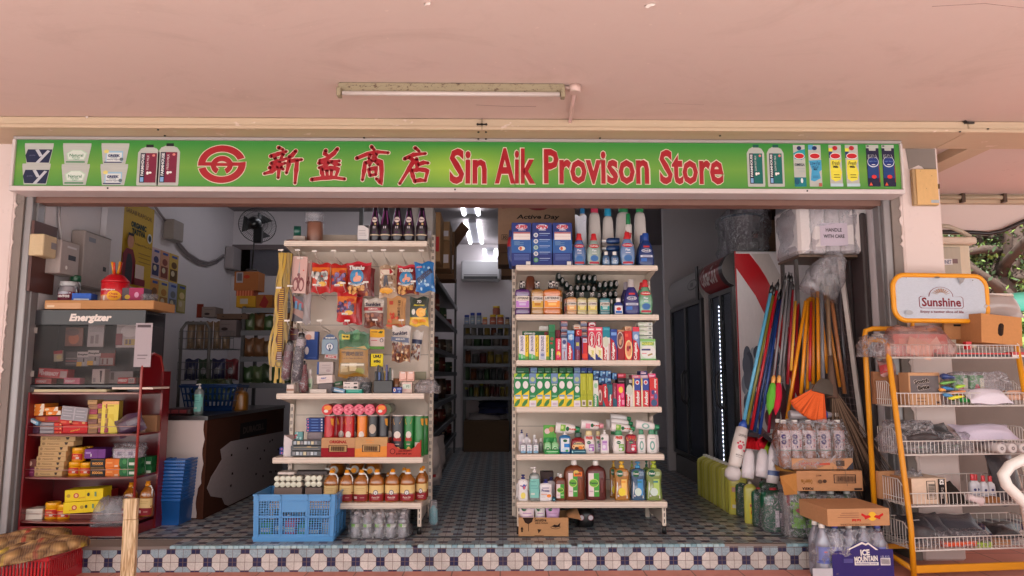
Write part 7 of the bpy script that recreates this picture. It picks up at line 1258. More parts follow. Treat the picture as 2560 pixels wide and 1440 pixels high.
b=B();b.box(XC-.64,XC+.01,Y1_-.02,Y2_,zc_-.03,zc_,S(44,36,38));b.build('top','gloss',ct,O_)
k=NT('scuffed_white_laminate');nz=k.ramp(k.noise(5,5,.7,k.pos()),.68,.70);k.l(k.mix(nz,S(206,190,184),BRN),k.b.inputs['Base Color']);M['lam']=k.m
b=B();zb_=HS+.01;wv=lambda z:XC-.012-.015*abs(math.sin(z*17))-(.03 if z<HS+.25 else 0);n=20;b.prism([(XC-.62,zb_)]+[(wv(zb_+(zc_-.03-zb_)*i/n),zb_+(zc_-.03-zb_)*i/n)for i in range(n+1)]+[(XC-.62,zc_-.03)],Y1_-.004,Y1_-.0005,WH)
b.prism([(XC-.28,zc_-.1),(XC-.25,zc_-.09),(XC-.22,zc_-.12),(XC-.25,zc_-.15)],Y1_-.0052,Y1_-.0042,BK);b.build('end_panel','lam',ct,O_)
b=B();H2=zc_-.03-HS;pts=[(Y2_,HS+.01),(Y2_,HS+.68*H2),(Y1_+.5,HS+.72*H2),(Y1_+.28,HS+.66*H2),(Y1_+.32,HS+.55*H2),(Y1_+.22,HS+.47*H2),(Y1_+.12,HS+.40*H2),(Y1_+.05,HS+.3*H2),(Y1_+.13,HS+.2*H2),(Y1_+.36,HS+.13*H2),(Y1_+.42,HS+.05*H2),(Y1_+.5,HS+.01)]
b.prism(pts,XC+.0005,XC+.004,S(180,166,166));b.v=[(yy,xx,zz)for xx,yy,zz in b.v]
rd=random.Random(5)
for q in range(14):y,z=rd.uniform(Y1_+.5,Y2_-.1),HS+H2*rd.uniform(.1,.62);b.box(XC+.0043,XC+.006,y,y+.03,z,z+.018,S(50,36,34))
b.paint((Y1_+.7,Y1_+1.4,HS+.72*H2,HS+.9*H2),[('r',0,0,1,1,S(36,26,26)),('t','DURACELL',.5,.5,.8,.45,S(84,70,66),0,.05)],lambda x,z,L:(XC+.001+L,x,z));b.build('side_laminate','paper',ct,O_)
x,z,w_,h=put('B',1402,1464,55,5.75,zc_);sanitiser('B',x,z,w_,h,5.72,'clear pump bottle with aqua label standing on the counter')
q0,q1=at('B',1195,280,5.75),at('B',1392,210,5.75);b=B();b.box(q0.x,q1.x,5.68,5.95,zc_,zc_+.05,S(60,34,38),bev=.01);b.paint((q0.x,q1.x,zc_,zc_+.05),[('r',.05+.3*u,.3,.3+.3*u,.8,S(140,60,64))for u in range(3)],lambda X_,Z_,L:(X_,5.679-L,Z_));tag(b.build('cash_tray','gloss'),'dark red cash tray lying on the counter','tray')
def basket(name,w_,d,h,col,parent=None):
 b=B();sl_=.82
 def ring(t,z,in_=0):return[((w_/2*(sl_+(1-sl_)*t)-in_)*sx,(d/2*(sl_+(1-sl_)*t)-in_)*sy,z)for sx,sy in((-1,-1),(1,-1),(1,1),(-1,1))]
 b.loft([ring(0,0,.03),ring(0,0),ring(.16,h*.16)],col,False,False);b.loft([ring(.9,h*.9),ring(1,h*.92),[(x*1.03,y*1.03,z)for x,y,z in ring(1,h*.93)],[(x*1.03,y*1.03,z)for x,y,z in ring(1,h)],ring(1,h,.004),ring(.9,h*.9,.006)],col,False,False);b.face(b.pts and list(range(3,-1,-1)),col)
 for s_ in range(4):
  A0,A1=Vector(ring(.16,h*.16)[s_]),Vector(ring(.16,h*.16)[(s_+1)%4]);C0,C1=Vector(ring(.9,h*.9)[s_]),Vector(ring(.9,h*.9)[(s_+1)%4]);n=12
  for q in range(n+1):
   t0,t1=max(0,(q-.22)/n),min(1,(q+.22)/n);b.quad(A0.lerp(A1,t0),A0.lerp(A1,t1),C0.lerp(C1,t1),C0.lerp(C1,t0),col)
  for f in(.3,.65):P0,P1,Q0,Q1=A0.lerp(C0,f),A1.lerp(C1,f),A0.lerp(C0,f+.06),A1.lerp(C1,f+.06);b.quad(P0,P1,Q1,Q0,col)
 o=b.build(name,'gloss',parent)
 b=B();b.tube([(-w_*.5,0,h),(-w_*.5,-.03,h+.006),(-w_*.5,-d*.42,h+.006),(w_*.5,-d*.42,h+.006),(w_*.5,-.03,h+.006),(w_*.5,0,h)],.005,col,6);b.build('handle','gloss',o);return o
BB=S(30,96,170);a,c_=at('B',1125,1070,5.32),at('B',1300,1070,5.32);w_=(at('B',1285,880,5.32).x-at('B',1128,880,5.32).x)*1.04
zz1,zz2=at('B',1200,885,5.32).z,at('B',1200,610,5.32).z;bk=None
for i in range(12):
 if bk is None:bk=basket('shopping_basket',w_,.30,zz1-HS,BB);o=bk
 else:o=copy_tree(bk)
 o.location=((at('B',1206,900,5.3).x)+.012*(i/11),5.47+.002*i,HS+(zz2-zz1)*i/11);tag(o,f'blue shopping basket, {ORD[i]} from the floor in the stack by the counter','basket','nested blue shopping baskets')
# ================================================================== FRIDGES, BROOMS AND DRINKS
def lean(d):return(-math.asin(d.y),math.atan2(d.x,d.z),0)
FX=1.92;FB=S(38,36,38)
def fridge(name,label,x,y0,y1,ztop,side,hdr,red):
 f=empty(name,(x+.35,y0,HS));tag(f,label,'fridge');O_=(-x-.35,-y0,-HS);L=y1-y0;H_=ztop-HS
 b=B();b.box(x+.06,min(x+.7,XR-.03),y0,y1,HS+.02,ztop,side,bev=.008)
 if red:
  w_=min(.64,XR-.03-x-.06);m=lambda X_,Z_,L_:(x+.06+X_,y0-L_,HS+Z_)
  b.paint((0,w_,0,H_),[('p',[(0,.94),(0,.99),(.2,.99),(.42,.9),(.66,.72),(.84,.5),(.9,.3),(.7,.46),(.5,.66),(.26,.82)],S(190,20,32)),('p',[(.22,.99),(.46,.99),(.7,.84),(.9,.6),(1,.4),(.96,.38),(.84,.56),(.62,.76),(.4,.9)],S(200,190,186)),('r',0,0,.018,1,S(170,20,30))]+blobs(46,.06,.5,.28,.6,[S(96,104,120),S(140,150,164),S(74,82,98),S(176,184,194)],.05,41)+[('p',[(.2,.1),(.6,.1),(.62,.4),(.5,.5),(.34,.48),(.2,.34)],S(90,16,26)),('e',.36,.34,.14,.06,S(206,200,200)),('e',.38,.34,.1,.045,S(90,16,26)),('e',.4,.22,.14,.06,S(206,200,200)),('e',.42,.22,.1,.045,S(90,16,26))],m,eps=.0012)
 b.build('body','gloss',f,O_)
 b=B();fr=x+.03;zd0,zd1=HS+.26,ztop-.34
 for a,c_ in((0,.06),(L/2-.03,L/2+.03),(L-.06,L)):b.box(fr,x+.058,y0+a,y0+c_,zd0,zd1,FB)
 for z in(zd0-.04,zd1):b.box(fr,x+.058,y0,y1,z,z+.04,FB)
 b.build('door_frame','gloss',f,O_)
 b=B();b.box(x+.036,x+.042,y0+.061,y0+L/2-.031,zd0,zd1,S(206,210,216));b.box(x+.036,x+.042,y0+L/2+.031,y1-.061,zd0,zd1,S(206,210,216));b.build('door_glass','glass',f,O_)
 b=B()
 for q in range(6):b.box(x+.0605,x+.064,y0+.05,y1-.05,zd0+.15+q*.22,zd0+.165+q*.22,S(150,150,156))
 b.build('inner_shelf','metal',f,O_)
 for a in(L/2-.045,L/2+.045):b=B();b.tube([(fr-.002,y0+a,zd0+.5),(fr-.04,y0+a,zd0+.55),(fr-.04,y0+a,zd0+.8),(fr-.002,y0+a,zd0+.85)],.009,FB,6);b.build('door_handle','gloss',f,O_)
 b=B();n=10;prof=[(x+.06,ztop-.3)]+[(x+.06-(.11 if red else .05)*math.sin(math.pi*t/n)**.6,ztop-.3+.3*t/n)for t in range(n+1)]+[(x+.06,ztop)]
 b.prism(prof,y0,y1,hdr);
 if red:b.prism([((q[0]-.002),q[1])for q in prof],y0-.004,y0+.1,FB)
 if red:b.paint((0,L*.82,ztop-.26,ztop-.05),[('t','Coca-Cola',.5,.5,.8,.8,S(230,214,212),0,.03,.35)],lambda X_,Z_,L_:(x+.06-.112*max(.02,math.sin(math.pi*min(1,max(0,(Z_-ztop+.3)/.3))))**.6-L_,y1-X_,Z_),eps=.003)
 else:b.box(x+.0,x+.012,y0-.01,y0+.07,ztop-.32,ztop+.01,BK);b.paint((.12,.5,ztop-.2,ztop-.1),[('e',.5,.5,.5,.5,BK),('e',.5,.5,.44,.42,S(150,146,146)),('r',.36,.3,.64,.7,S(90,90,94))],lambda X_,Z_,L_:(x+.005-L_,y0+.5-X_,Z_),eps=.003)
 b.build('header','gloss',f,O_)
 b=B();b.box(x+.05,x+.08,y0+.02,y1-.02,HS,HS+.2,S(110,30,34)if red else S(110,106,106));b.build('kick_plate','metal',f,O_)
 if red:
  b=B();M['led']=emit('led_strip',(.85,.85,1,1),14);n=36
  for q in range(n):z=zd0+.06+q*(zd1-zd0-.12)/n;b.box(x+.05,x+.0555,y0+L*.64,y0+L*.655,z,z+.012,WH)
  b.build('led_strip','led',f,O_)
ztf=P(1852,628,6.0).z;fridge('drinks_fridge','tall red and white drinks fridge with a splash print on its side',FX,6.0,6.7,ztf,S(228,222,224),S(150,16,26),True)
fridge('glass_fridge','tall grey glass door fridge standing behind the red and white one',FX-.02,6.88,8.15,P(1748,668,6.88).z,S(190,182,182),S(160,154,154),False)
a,c_=at('I',1205,80,5.15),at('I',1850,490,5.15);w_=c_.x-a.x;h=a.z-c_.z+.03
sy=tag((lambda b:([b.box(a.x+w_*q/5+.002,a.x+w_*(q+1)/5-.002,5.15,5.6,ztf+.0,ztf+.0+h,S(216,206,204),bev=.02)for q in range(5)],b.paint((a.x+w_*.3,a.x+w_*.68,c_.z+h*.55,c_.z+h*.99),[('r',0,0,1,1,S(196,182,196)),('t','HANDLE',.5,.7,.58,.16,S(40,36,44),0,.03),('t','WITH CARE',.5,.42,.76,.16,S(40,36,44),0,.03)],lambda x,z,L:(x,5.147-L,z)),b.build('foam_boxes','gloss'))[-1])(B()),'white foam box pack marked with care, high behind the broom bundle','foam box')
sy.location.z=c_.z-ztf
b=B()
for x in(a.x+.03,c_.x-.06):
 for y in(5.3,5.56):b.box(x,x+.025,y,y+.025,HS,c_.z-.022,S(60,52,50))
b.box(a.x+.02,c_.x-.02,5.2,5.6,c_.z-.02,c_.z-.003,S(96,74,58));tag(b.build('storage_stand','metal'),'dark steel stand that carries the white foam boxes behind the poles','stand')
film('film_wrap','clear film wrapped round the white foam boxes','wrap',(a.x+w_/2-.01,5.135,c_.z-.002),w_+.03,h,.48,'haze',seed=51)
a,c_=at('I',640,130,6.25),at('I',960,465,6.25);w_=c_.x-a.x
b=B();hh=a.z-ztf;b.lathe([(w_*.40,0),(w_*.5,hh*.9),(w_*.53,hh*.92),(w_*.53,hh)],S(140,130,134),24);b.paint((w_*.1,w_*.32,hh*.3,hh*.6),[('r',0,0,1,1,S(50,44,50)),('r',.2,.5,.8,.8,S(110,60,60))],lambda x,z,L:(x,-w_*.47-L,z),eps=.004);o=tag(b.build('bucket','gloss',None,((a.x+c_.x)/2+.02,6.5,ztf)),'large grey bucket wrapped in clear film on the drinks fridge','bucket')
b=B();b.tube([(w_*.54*math.cos(t*.3142),w_*.54*math.sin(t*.3142),hh*.98)for t in range(20)],.012,S(70,90,110),6,closed=True);b.build('rim','gloss',o)
film('film_wrap','crinkled clear bag over the large grey bucket','wrap',((a.x+c_.x)/2+.02,6.17,ztf),w_*1.16,hh*1.12,.64,seed=52)
a,c_=at('I',962,205,6.5),at('I',1075,460,6.5);carton_box('carton','brown carton between the bucket and the foam boxes','carton',((a.x+c_.x)/2+.05,6.5,ztf),.3,a.z-ztf,.3,S(120,92,74),mat='kraft')
a=at('I',985,90,6.85);carton_box('carton','dark brown carton stacked deeper behind the foam boxes','carton',(a.x+.15,6.85,ztf),.3,a.z-ztf+.1,.2,S(70,54,48),mat='kraft')
def pole(xt,yt,xb,yb,col,r_,label,name='broom_pole',cap=BK,Yt=5.3,Yb=5.1,cat='broom',g='poles leaning in the bundle'):
 t_,b_=at('I',xt,yt,Yt),at('J',xb,yb,Yb);L=(t_-b_).length;d=(t_-b_).normalized()
 o=None;b=B();b.lathe([(r_,0),(r_,L*.96)],col,10);o=b.build(name,'gloss',None,b_,lean(d));tag(o,label,cat,g)
 if cap:b=B();b.lathe([(r_*1.15,L*.94),(r_*1.2,L*.99),(r_*.8,L),(.003,L+.012),(.003,L+.03)],cap,10);b.build('end_cap','gloss',o)
 return o,L
OY=S(236,150,24)
mop,L=pole(995,770,485,742,S(90,170,206),.0125,'pale blue mop handle with a wrapped mop head, first from the fridge door')
b=B();b.lathe([(.03,-.03),(.028,.0),(.014,.03)],S(40,80,170),14);b.build('socket','gloss',mop)
b=B();b.lathe([(.03,-.31),(.044,-.29),(.048,-.16),(.042,-.03),(.02,-.02)],S(214,206,200),18);mpf=lambda x,z,L_:(x,-math.sqrt(max(0,(.0485-.02*max(0,z+.16))**2-x*x))-L_,z)
b.paint((-.042,.042,-.29,-.05),[('t','LEOPARD',.5,.84,.66,.07,S(90,80,80)),('e',.45,.5,.2,.07,S(190,40,70))]+[('e',.45+.26*math.cos(q),.56+.1*math.sin(q),.08,.028,S(190,40,70))for q in(.3,1.1,2.0,2.8)]+[('e',.8,.42,.1,.03,S(190,40,70)),('t','MICRO MOP',.5,.26,.6,.04,S(60,50,50)),('r',.2,.2,.8,.21,S(130,120,120))],mpf,eps=.0016);b.build('sleeve','gloss',mop)
b=B();b.lathe([(.02,-.40),(.05,-.38),(.056,-.34),(.04,-.31)],S(206,200,200),14);b.build('mop_head','fibre',mop)
for i,(xt,yt,xb,yb,col,lb)in enumerate(((1016,790,524,745,S(120,116,40),'olive pole beside the pale blue mop handle'),(1045,745,568,800,S(190,24,40),'bright red pole with a grey ferrule'),(1062,830,598,822,S(30,60,120),'navy pole beside the bright red one'),(1074,815,652,848,S(34,74,150),'blue pole behind the green duster'),(1090,760,745,830,S(170,30,60),'crimson pole above the red brush head'))):
 pole(xt,yt,xb,yb,col,.0115,lb,Yt=5.31+.012*i,Yb=5.1+.015*i)
for xt,yt,xb,yb,hc,lb in((1110,690,792,310,S(100,180,60),'green feather duster on a grey stick'),(1136,680,850,310,S(196,30,60),'red feather duster on a grey stick')):
 o,L=pole(xt,yt,xb,yb,S(120,118,122),.008,lb,'duster',Yt=5.28,Yb=5.04)
 b=B();b.lathe([(.002,-.24),(.026,-.18),(.032,-.1),(.02,-.02),(.008,0)],hc,12);b.build('head','fibre',o);b=B();b.lathe([(.013,-.02),(.015,.03),(.009,.05)],S(226,160,80),10);b.build('ferrule','gloss',o)
PLS=[(1162,690,880,300,S(90,88,92),'grey pole behind the red duster'),(1146,690,830,880,S(70,66,70),'dark grey pole standing deepest behind the dusters'),(1172,760,940,330,S(150,30,44),'dark red pole with an orange grip'),(1196,880,975,190,S(226,170,60),'yellow patterned pole beside the orange grip'),(1290,860,930,720,OY,'longest orange pole slanting down to the drink pack'),(1305,850,1080,440,OY,'orange pole second from the patterned yellow one'),(1322,840,1145,390,OY,'orange pole in the middle of the orange fan'),(1350,800,1205,330,OY,'orange pole with a red mark'),(1385,790,1262,310,OY,'orange pole ending above the orange broom head'),(1392,800,1355,220,OY,'orange pole slanting behind the stick broom'),(1436,800,1478,360,S(206,130,40),'orange pole slanting the other way beside the wooden one'),(1220,880,1000,500,S(170,24,30),'red pole showing between the orange ones'),(1330,880,1170,300,S(180,30,34),'second red pole showing between the orange ones')]
for i,(xt,yt,xb,yb,col,lb)in enumerate(PLS):pole(xt,yt,xb,yb,col,.0125 if col==OY else .011,lb,Yt=5.26+.02*(i%4),Yb=5.06+.025*(i%4),cap=BK if i<3 else None)
pole(1500,860,1530,430,S(170,110,70),.014,'worn wooden pole beside the white mesh frame',cap=None,Yt=5.2,Yb=5.12);pole(1556,700,1556,460,S(64,60,66),.012,'dark grey pole touching the white mesh frame',Yt=5.22,Yb=5.14)
o,L=pole(1415,760,1308,330,S(110,110,116),.0125,'orange bristle broom with a dark plastic head on a grey pole',Yt=5.16,Yb=4.98)
b=B();rd=random.Random(6)
for q in range(90):
 t=(q+.5)/90;a0=-1.08+1.12*t;s0=Vector((math.sin(a0)*.07+.0,0,-.03-.02*math.cos(a0)));e_=Vector((math.sin(a0)*.26,rd.uniform(-.02,.02),-math.cos(a0)*.22-.05));n_=Vector((math.cos(a0),0,math.sin(a0)))*.0042
 b.quad(s0-n_,e_-n_*1.6,e_+n_*1.6,s0+n_,S(236,104,50)if rd.random()<.8 else S(206,84,40))
b.build('bristles','fibre',o);b=B();b.prism([(-.085,-.06),(-.06,-.01),(-.02,.035),(.03,.035),(.06,.0),(.06,-.075),(0,-.07)],-.016,.016,S(64,56,46));b.build('head','gloss',o)
o,L=pole(1462,740,1395,330,S(130,104,80),.015,'brown stick broom fanning down past the drink pack',cap=None,Yt=5.17,Yb=5.02)
b=B()
for q in range(120):
 a0=rd.uniform(-.08,.62);ln=rd.uniform(.5,1.0)*(.6+.6*max(0,a0));y=rd.uniform(-.03,.03);s0=Vector((math.sin(a0)*.05,y*.4,-.06));e_=Vector((math.sin(a0)*ln,y*2,-.05-math.cos(a0)*ln));n_=Vector((.0028,0,0));b.quad(s0-n_,e_-n_*.6,e_+n_*.6,s0+n_,rd.choice([S(96,76,62),S(70,54,46),S(124,100,82)]))
b.build('sticks','fibre',o);b=B();b.lathe([(.04,-.1),(.03,0),(.022,.08),(.018,.2)],S(110,86,74),12);b.build('binding','fibre',o)
q=at('I',1300,920,5.2);film('film_bag','milky plastic bag pulled over the tops of the poles','bag',(q.x+.06,5.08,q.z+.06),.27,.36,.2,'haze',seed=61,pin=.45).rotation_euler=(0,.5,0)
a,c_=at('I',1565,455,5.24),at('J',1722,880,5.16);d=a-c_
b=B();b.tube([(0,0,0),d],.02,S(206,196,190),4);b.tube([Vector((-.12,.04,.1)),d+Vector((-.1,.04,-.1))],.006,S(90,80,80),6)
for q in range(30):t=q/30;p=d*t+Vector((-.004,.0,.0));b.tube([p,p+Vector((-.11,.04,.01))],.0022,S(110,96,96),4)
for u in(.03,.06,.09):b.tube([Vector((-u,.02,.1)),d+Vector((-u,.02,-.05))],.002,S(110,96,96),4)
tag(b.build('mesh_frame','metal',None,c_),'white metal mesh frame leaning beside the broom bundle','frame')
b=B();a,c_=at('I',1640,800,5.5),at('I',1860,1440,5.5);b.prism([(a.x,HS),(c_.x,HS),(c_.x,a.z-.2),(c_.x-.08,a.z-.06),(c_.x-.2,a.z),(a.x,a.z)],5.48,5.5,S(96,16,26));tag(b.build('red_board','gloss'),'dark red round topped board leaning behind the mesh frame','board')
a,c_=at('I',1632,765,5.44),at('I',1750,1040,5.44);carton_box('picture_card','orange card with an oval portrait in front of the dark red board','picture',((a.x+c_.x)/2,5.44,c_.z),c_.x-a.x,a.z-c_.z,.006,S(206,130,60),[('e',.45,.5,.36,.4,S(70,50,44)),('e',.45,.66,.1,.07,S(170,130,100)),('p',[(.25,.2),(.65,.2),(.6,.5),(.45,.58),(.3,.5)],S(190,170,150))])
for i,(xt,xb)in enumerate(((1905,1860),(1925,1895),(1912,1935))):pole(xt,560-60*i,(1640+xb/3.428-1740)*4.114,500,S(150,146,146),.007,('thin steel rod leaning in the corner by the shutter track, first of three','thin steel rod in the corner by the shutter track, middle of three','thin steel rod in the corner by the shutter track, last of three')[i],'steel_rod',None,5.2,5.14,'rod','steel rods in the corner')
for i,(x0,y0,x1,y1,cs)in enumerate(((500,850,655,1000,(S(206,26,36),)),(655,890,835,1020,(S(214,30,50),S(214,30,50),S(170,200,50))))):
 q=at('J',(x0+x1)/2,y0,5.08);b=B()
 for k_ in range(40):t=k_/39-.5;n_=.0035;b.quad((t*.07-n_,0,-.01),(t*.13-n_,rd.uniform(-.015,.015),-.10),(t*.13+n_,0,-.10),(t*.07+n_,0,-.01),cs[min(len(cs)-1,int((t+.5)*len(cs)))])
 b.box(-.042,.042,-.012,.012,-.015,.012,S(50,40,44));tag(b.build('scrubbing_brush','fibre',None,q,(0,(.1,.7)[i],0)),('red brush head hanging beside the wrapped mop','red and lime brush head tilted beside the white mop pack')[i],'brush')
for i,(x0,x1,yt,yb,lb)in enumerate(((490,610,1000,1300,'white mop refill in a clear sleeve below the red brush'),(640,740,1000,1290,'white mop refill hanging in shade behind the others'),(722,890,930,1350,'silvery mop refill with a blue band near the drink pack'))):
 a,c_=at('J',(x0+x1)/2,yt,5.04),at('J',(x0+x1)/2-20,yb,5.0);L=(a-c_).length;b=B();r_=.045
 b.lathe([(r_*.9,0),(r_,.05),(r_,L*.3),(r_*.8,L*.8),(r_*.4,L)],S(206,200,204),14,sy=.7,cols=[S(210,206,206),S(40,70,130),S(206,202,206),S(200,196,200)]if i==2 else None);tag(b.build('mop_refill','foil',None,c_,lean((a-c_).normalized())),lb,'mop','wrapped mop refills')
YL=S(206,200,90);n=12
for i in range(n):
 t=i/(n-1);c_=PZ(1846,1286,HS).lerp(PZ(1766,1238,HS),t)
 o=bottle('drum','detergent_bottle',f'pale yellow detergent bottle in the receding row, {ORD[i]} from the door','detergent',c_,.15,.36,(S(206,200,90),S(190,184,76),S(214,210,110))[i%3],S(226,222,210),.07,(.15,.85,.12,.6,None),[('r',0,0,1,1,S(220,200,60)),('e',.6,.4,.3,.2,S(190,60,40)),('r',.1,.75,.9,.95,S(206,150,140)),('r',.1,.05,.6,.2,S(220,214,200))],'yellow detergent bottles in a row',rz=-.3)
for i,(x0,x1,yt,yb,col,lb,lab)in enumerate(((428,560,470,830,S(30,120,84),'green detergent jug in a clear bag behind the lone yellow bottle',0),(518,650,480,916,YL,'lone yellow detergent bottle between the green jugs',2),(600,740,540,940,S(30,124,90),'green detergent jug in a clear bag behind the largest one',0),(680,860,430,800,S(16,104,50),'deep green jug half hidden behind the largest green one',0),(692,960,545,990,S(20,116,80),'largest green detergent jug with a white label near the step',1))):
 Y=PZ(*pc('K',(x0+x1)/2,yb),HS).y if i!=3 else 5.25;x,z,w_,h=put('K',x0,x1,yt,Y,HS)
 bottle('drum','detergent_jug',lb,'detergent',(x,Y+.06,HS),w_,h,col,S(190,40,50)if lab!=2 else S(214,206,190),w_*(.7 if lab!=2 else .6),(.42,.92,.12,.5,None)if lab else None,[('r',0,0,.3,1,S(226,216,220)),('r',.3,0,1,1,S(40,30,60)),('r',.36,.08,.9,.85,S(214,196,196)),('r',.4,.6,.86,.64,S(170,140,150))]if lab==1 else[('r',0,0,1,1,S(230,206,50)),('e',.5,.4,.3,.2,S(190,50,40)),('r',.1,.75,.9,.92,S(200,90,90))],rz=-.4 if lab==2 else 0,mat='liquid' if lab!=2 else 'gloss')
 if lab!=2:film('film_bag',('clear bag over the green jug behind the lone yellow bottle','','clear bag over the middle green jug','clear bag over the half hidden green jug','clear knotted bag over the largest green jug')[i],'bag',(x,Y-.03,HS+.002),w_*1.1,h*.98,w_*.86,seed=70+i,pin=.3)
YS_=4.86
def pack(c,xs_,w0,yt,yb,Y,z,label,col,capc,prims,lab,mat='clear',fillc=None,g=None,rows=2):
 for i,xm in enumerate(xs_):
  for r_ in range(rows):
   x,zz,w_,h=put(c,xm-w0/2,xm+w0/2,yt,Y,z,yb)
   o=bottle('soda','drink_bottle',f'{label}, {ORD[i]} from the fridge in the {("front", "back")[r_]} row','drink',(x,Y+w_/2+r_*w_*1.02,zz),w_*.97,h,col,capc,w_*.97,lab,prims if r_==0 else[],g,mat)
   if fillc and r_==0:b=B();b.lathe([(.44*w_,.02*h),(.45*w_,.6*h),(.3*w_,.78*h)],fillc,14);b.build('drink','gloss',o)
zp=at('J',1300,1205,YS_).z
HUN=[('r',0,0,1,1,S(226,206,206)),('p',[(.0,0),(.5,0),(.8,1),(.2,1)],S(240,150,60)),('p',[(.5,.6),(1,.5),(1,1),(.6,1)],S(236,100,70)),('t','100',.3,.5,.36,.7,S(60,40,110),90,.06),('t','PLUS',.72,.4,.2,.4,S(190,60,60),90,.04),('r',0,.02,1,.06,S(40,120,90))]
pack('J',[925,1040,1182,1335,1482],140,702,1200,YS_+.03,None,'orange isotonic drink bottle',S(206,120,70),WH,HUN,(.02,.98,.36,.78,None),fillc=S(196,110,60),g='orange drink bottles in the wrapped pack')
bx('J',985,1612,1095,1208,'low kraft tray in front of the orange drink bottles',S(196,144,104),[('t','100PLUS',.26,.5,.3,.3,S(200,80,60),0,.04),('r',.72,.3,.86,.8,S(90,70,60)),('p',[(.88,0),(1,0),(1,.7)],S(60,60,70)),('r',.4,.4,.62,.6,S(200,90,70))],YS_,name='drink_tray',cat='tray',d=.03,mat='kraft')
q=at('J',1270,1215,YS_);film('film_wrap','clear shrink wrap round the orange drink bottles','wrap',(q.x,YS_-.01,zp),.53,at('J',1270,700,YS_).z-zp+.01,.23,seed=81,pin=.16)
a,c_=at('J',985,600,YS_+.06),at('J',1500,700,YS_+.06);bottle('soda','lying_bottle','empty clear water bottle with a blue label lying on the drink pack','bottle',(a.x,YS_+.11,(a.z+c_.z)/2),a.z-c_.z,c_.x-a.x,S(206,200,204),WH,None,(-.02,1.02,.5,.76,S(36,60,140)),[('t','ICE',.5,.6,.3,.4,WH,0,.04)],None,'clear',rot=(0,R(90),0))
zc1=at('J',1350,1432,YS_).z
bx('J',1032,1708,1222,1430,'kraft drink carton printed upside down under the orange drink pack',S(190,138,98),[('t','POKKA',.16,.12,.17,.14,S(60,40,34),180,.06),('t','Oolong Tea',.15,.5,.17,.3,S(150,100,40),180,.03),('r',.56,.38,.9,.82,S(70,50,44)),('r',.575,.42,.885,.78,S(186,140,104))]+[('r',.59+.0165*q,.46,.597+.0165*q+.002*(q%3),.74,S(70,50,44))for q in range(18)]+[('e',.34,.48,.035,.1,S(110,80,60)),('e',.41,.5,.03,.09,S(80,60,50)),('t','MACO',.32,.78,.08,.08,S(80,60,50),180),('r',.85,.06,.97,.16,S(60,44,40))],YS_,name='drink_carton',cat='carton',d=.3,mat='kraft')
b=B();q=at('J',1034,1240,YS_);b.quad((0,-.002,0),(-.15,-.03,.02),(-.1,.12,.04),(0,.14,.002),S(176,130,60));b.quad((-.001,.0,-.14),(-.001,.0,-.004),(-.12,-.02,-.02),(-.08,.02,-.15),S(190,130,70));tag(b.build('carton_flap','kraft',None,q),'torn open yellow flap beside the upside down drink carton','flap')
z7=HS;pack('K',[1070,1230,1420,1590],160,572,1060,YS_+.02,z7,'green soft drink bottle under the kraft carton',S(60,130,70),S(214,206,200),[('r',0,0,1,1,S(120,190,60)),('r',.1,.4,.9,.5,S(90,160,50)),('e',.5,.7,.3,.1,S(200,90,110))],(.02,.98,.2,.75,None),fillc=S(70,110,56),g='green soft drink bottles on the step',rows=1)
q=at('K',1330,1060,YS_);film('film_wrap','shiny wrap round the green soft drink bottles','wrap',(q.x,YS_-.01,HS+.002),.49,zc1-HS-.008,.2,seed=82)
bx('K',930,1000,590,None,'narrow pale pack standing beside the largest green jug',S(190,180,176),[('r',0,.7,.5,1,S(170,40,60)),('r',.2,.1,.8,.5,S(150,140,150))],4.98,z=HS,d=.1,mat='gloss')
YI=4.45;zi=at('K',1650,925,YI).z
ICE=[('r',0,0,1,1,S(120,130,190)),('r',0,.0,1,.2,S(90,100,170)),('e',.5,.7,.14,.05,S(206,120,130))]
for j,xm in enumerate((1330,1465,1610,1755,1905)):
 for r_ in range(2):
  x,zz,w_,h=put('K',xm-78,xm+78,922,YI,0);bottle('soda','water_bottle',f'clear water bottle in the blue pack, {ORD[j]} from the step, {("front", "back")[r_]} row','drink',(x,YI+w_/2+.004+r_*w_*1.03,.001),w_*.97,h,S(200,204,222),S(80,90,170)if j in(1,4)else WH,w_*.97,(.02,.98,.3,.6,None),ICE if r_==0 else[],'water bottles in the blue pack','clear')
x,z,w_,h=put('K',1392,2022,1165,YI,0)
b=B();b.prism([(-w_/2,.0),(w_/2,0),(w_/2,h*1.0),(w_*.3,h*1.0),(w_*.12,h*1.2),(w_*.0,h*1.26),(-w_*.14,h*1.14),(-w_*.25,h*.98),(-w_/2,h*.92)],0,.003,S(40,34,110));b.box(-w_/2-.12,-w_/2,.0,.003,0,h*.4,S(200,200,206))
b.paint((-w_/2,w_/2,0,h),[('p',[(.24,.98),(.5,1.24),(.56,1.18),(.6,1.22),(.76,.98),(.72,.98),(.6,1.16),(.56,1.12),(.5,1.17),(.28,.98)],WH),('t','ICE',.54,.9,.15,.2,WH,3,.05),('t','MOUNTAIN',.55,.7,.38,.18,WH,3,.05),('r',.36,.5,.75,.6,WH),('t','PURE DRINKING WATER',.555,.55,.34,.05,S(90,90,150)),('t','1.5L X 12',.86,.77,.14,.07,S(200,200,226)),('r',.78,.5,.94,.73,S(226,220,224))]+[('r',.795+.014*q,.54,.801+.014*q,.7,BK)for q in range(9)]+[('r',.17,.6+.035*q,.32,.615+.035*q,S(110,110,180))for q in range(4)],lambda X_,Z_,L:(X_,-L,Z_),eps=.0008)
tag(b.build('pack_sleeve','gloss',None,(x,YI-.006,.001)),'deep blue printed sleeve on the water bottle pack beside the step','sleeve')
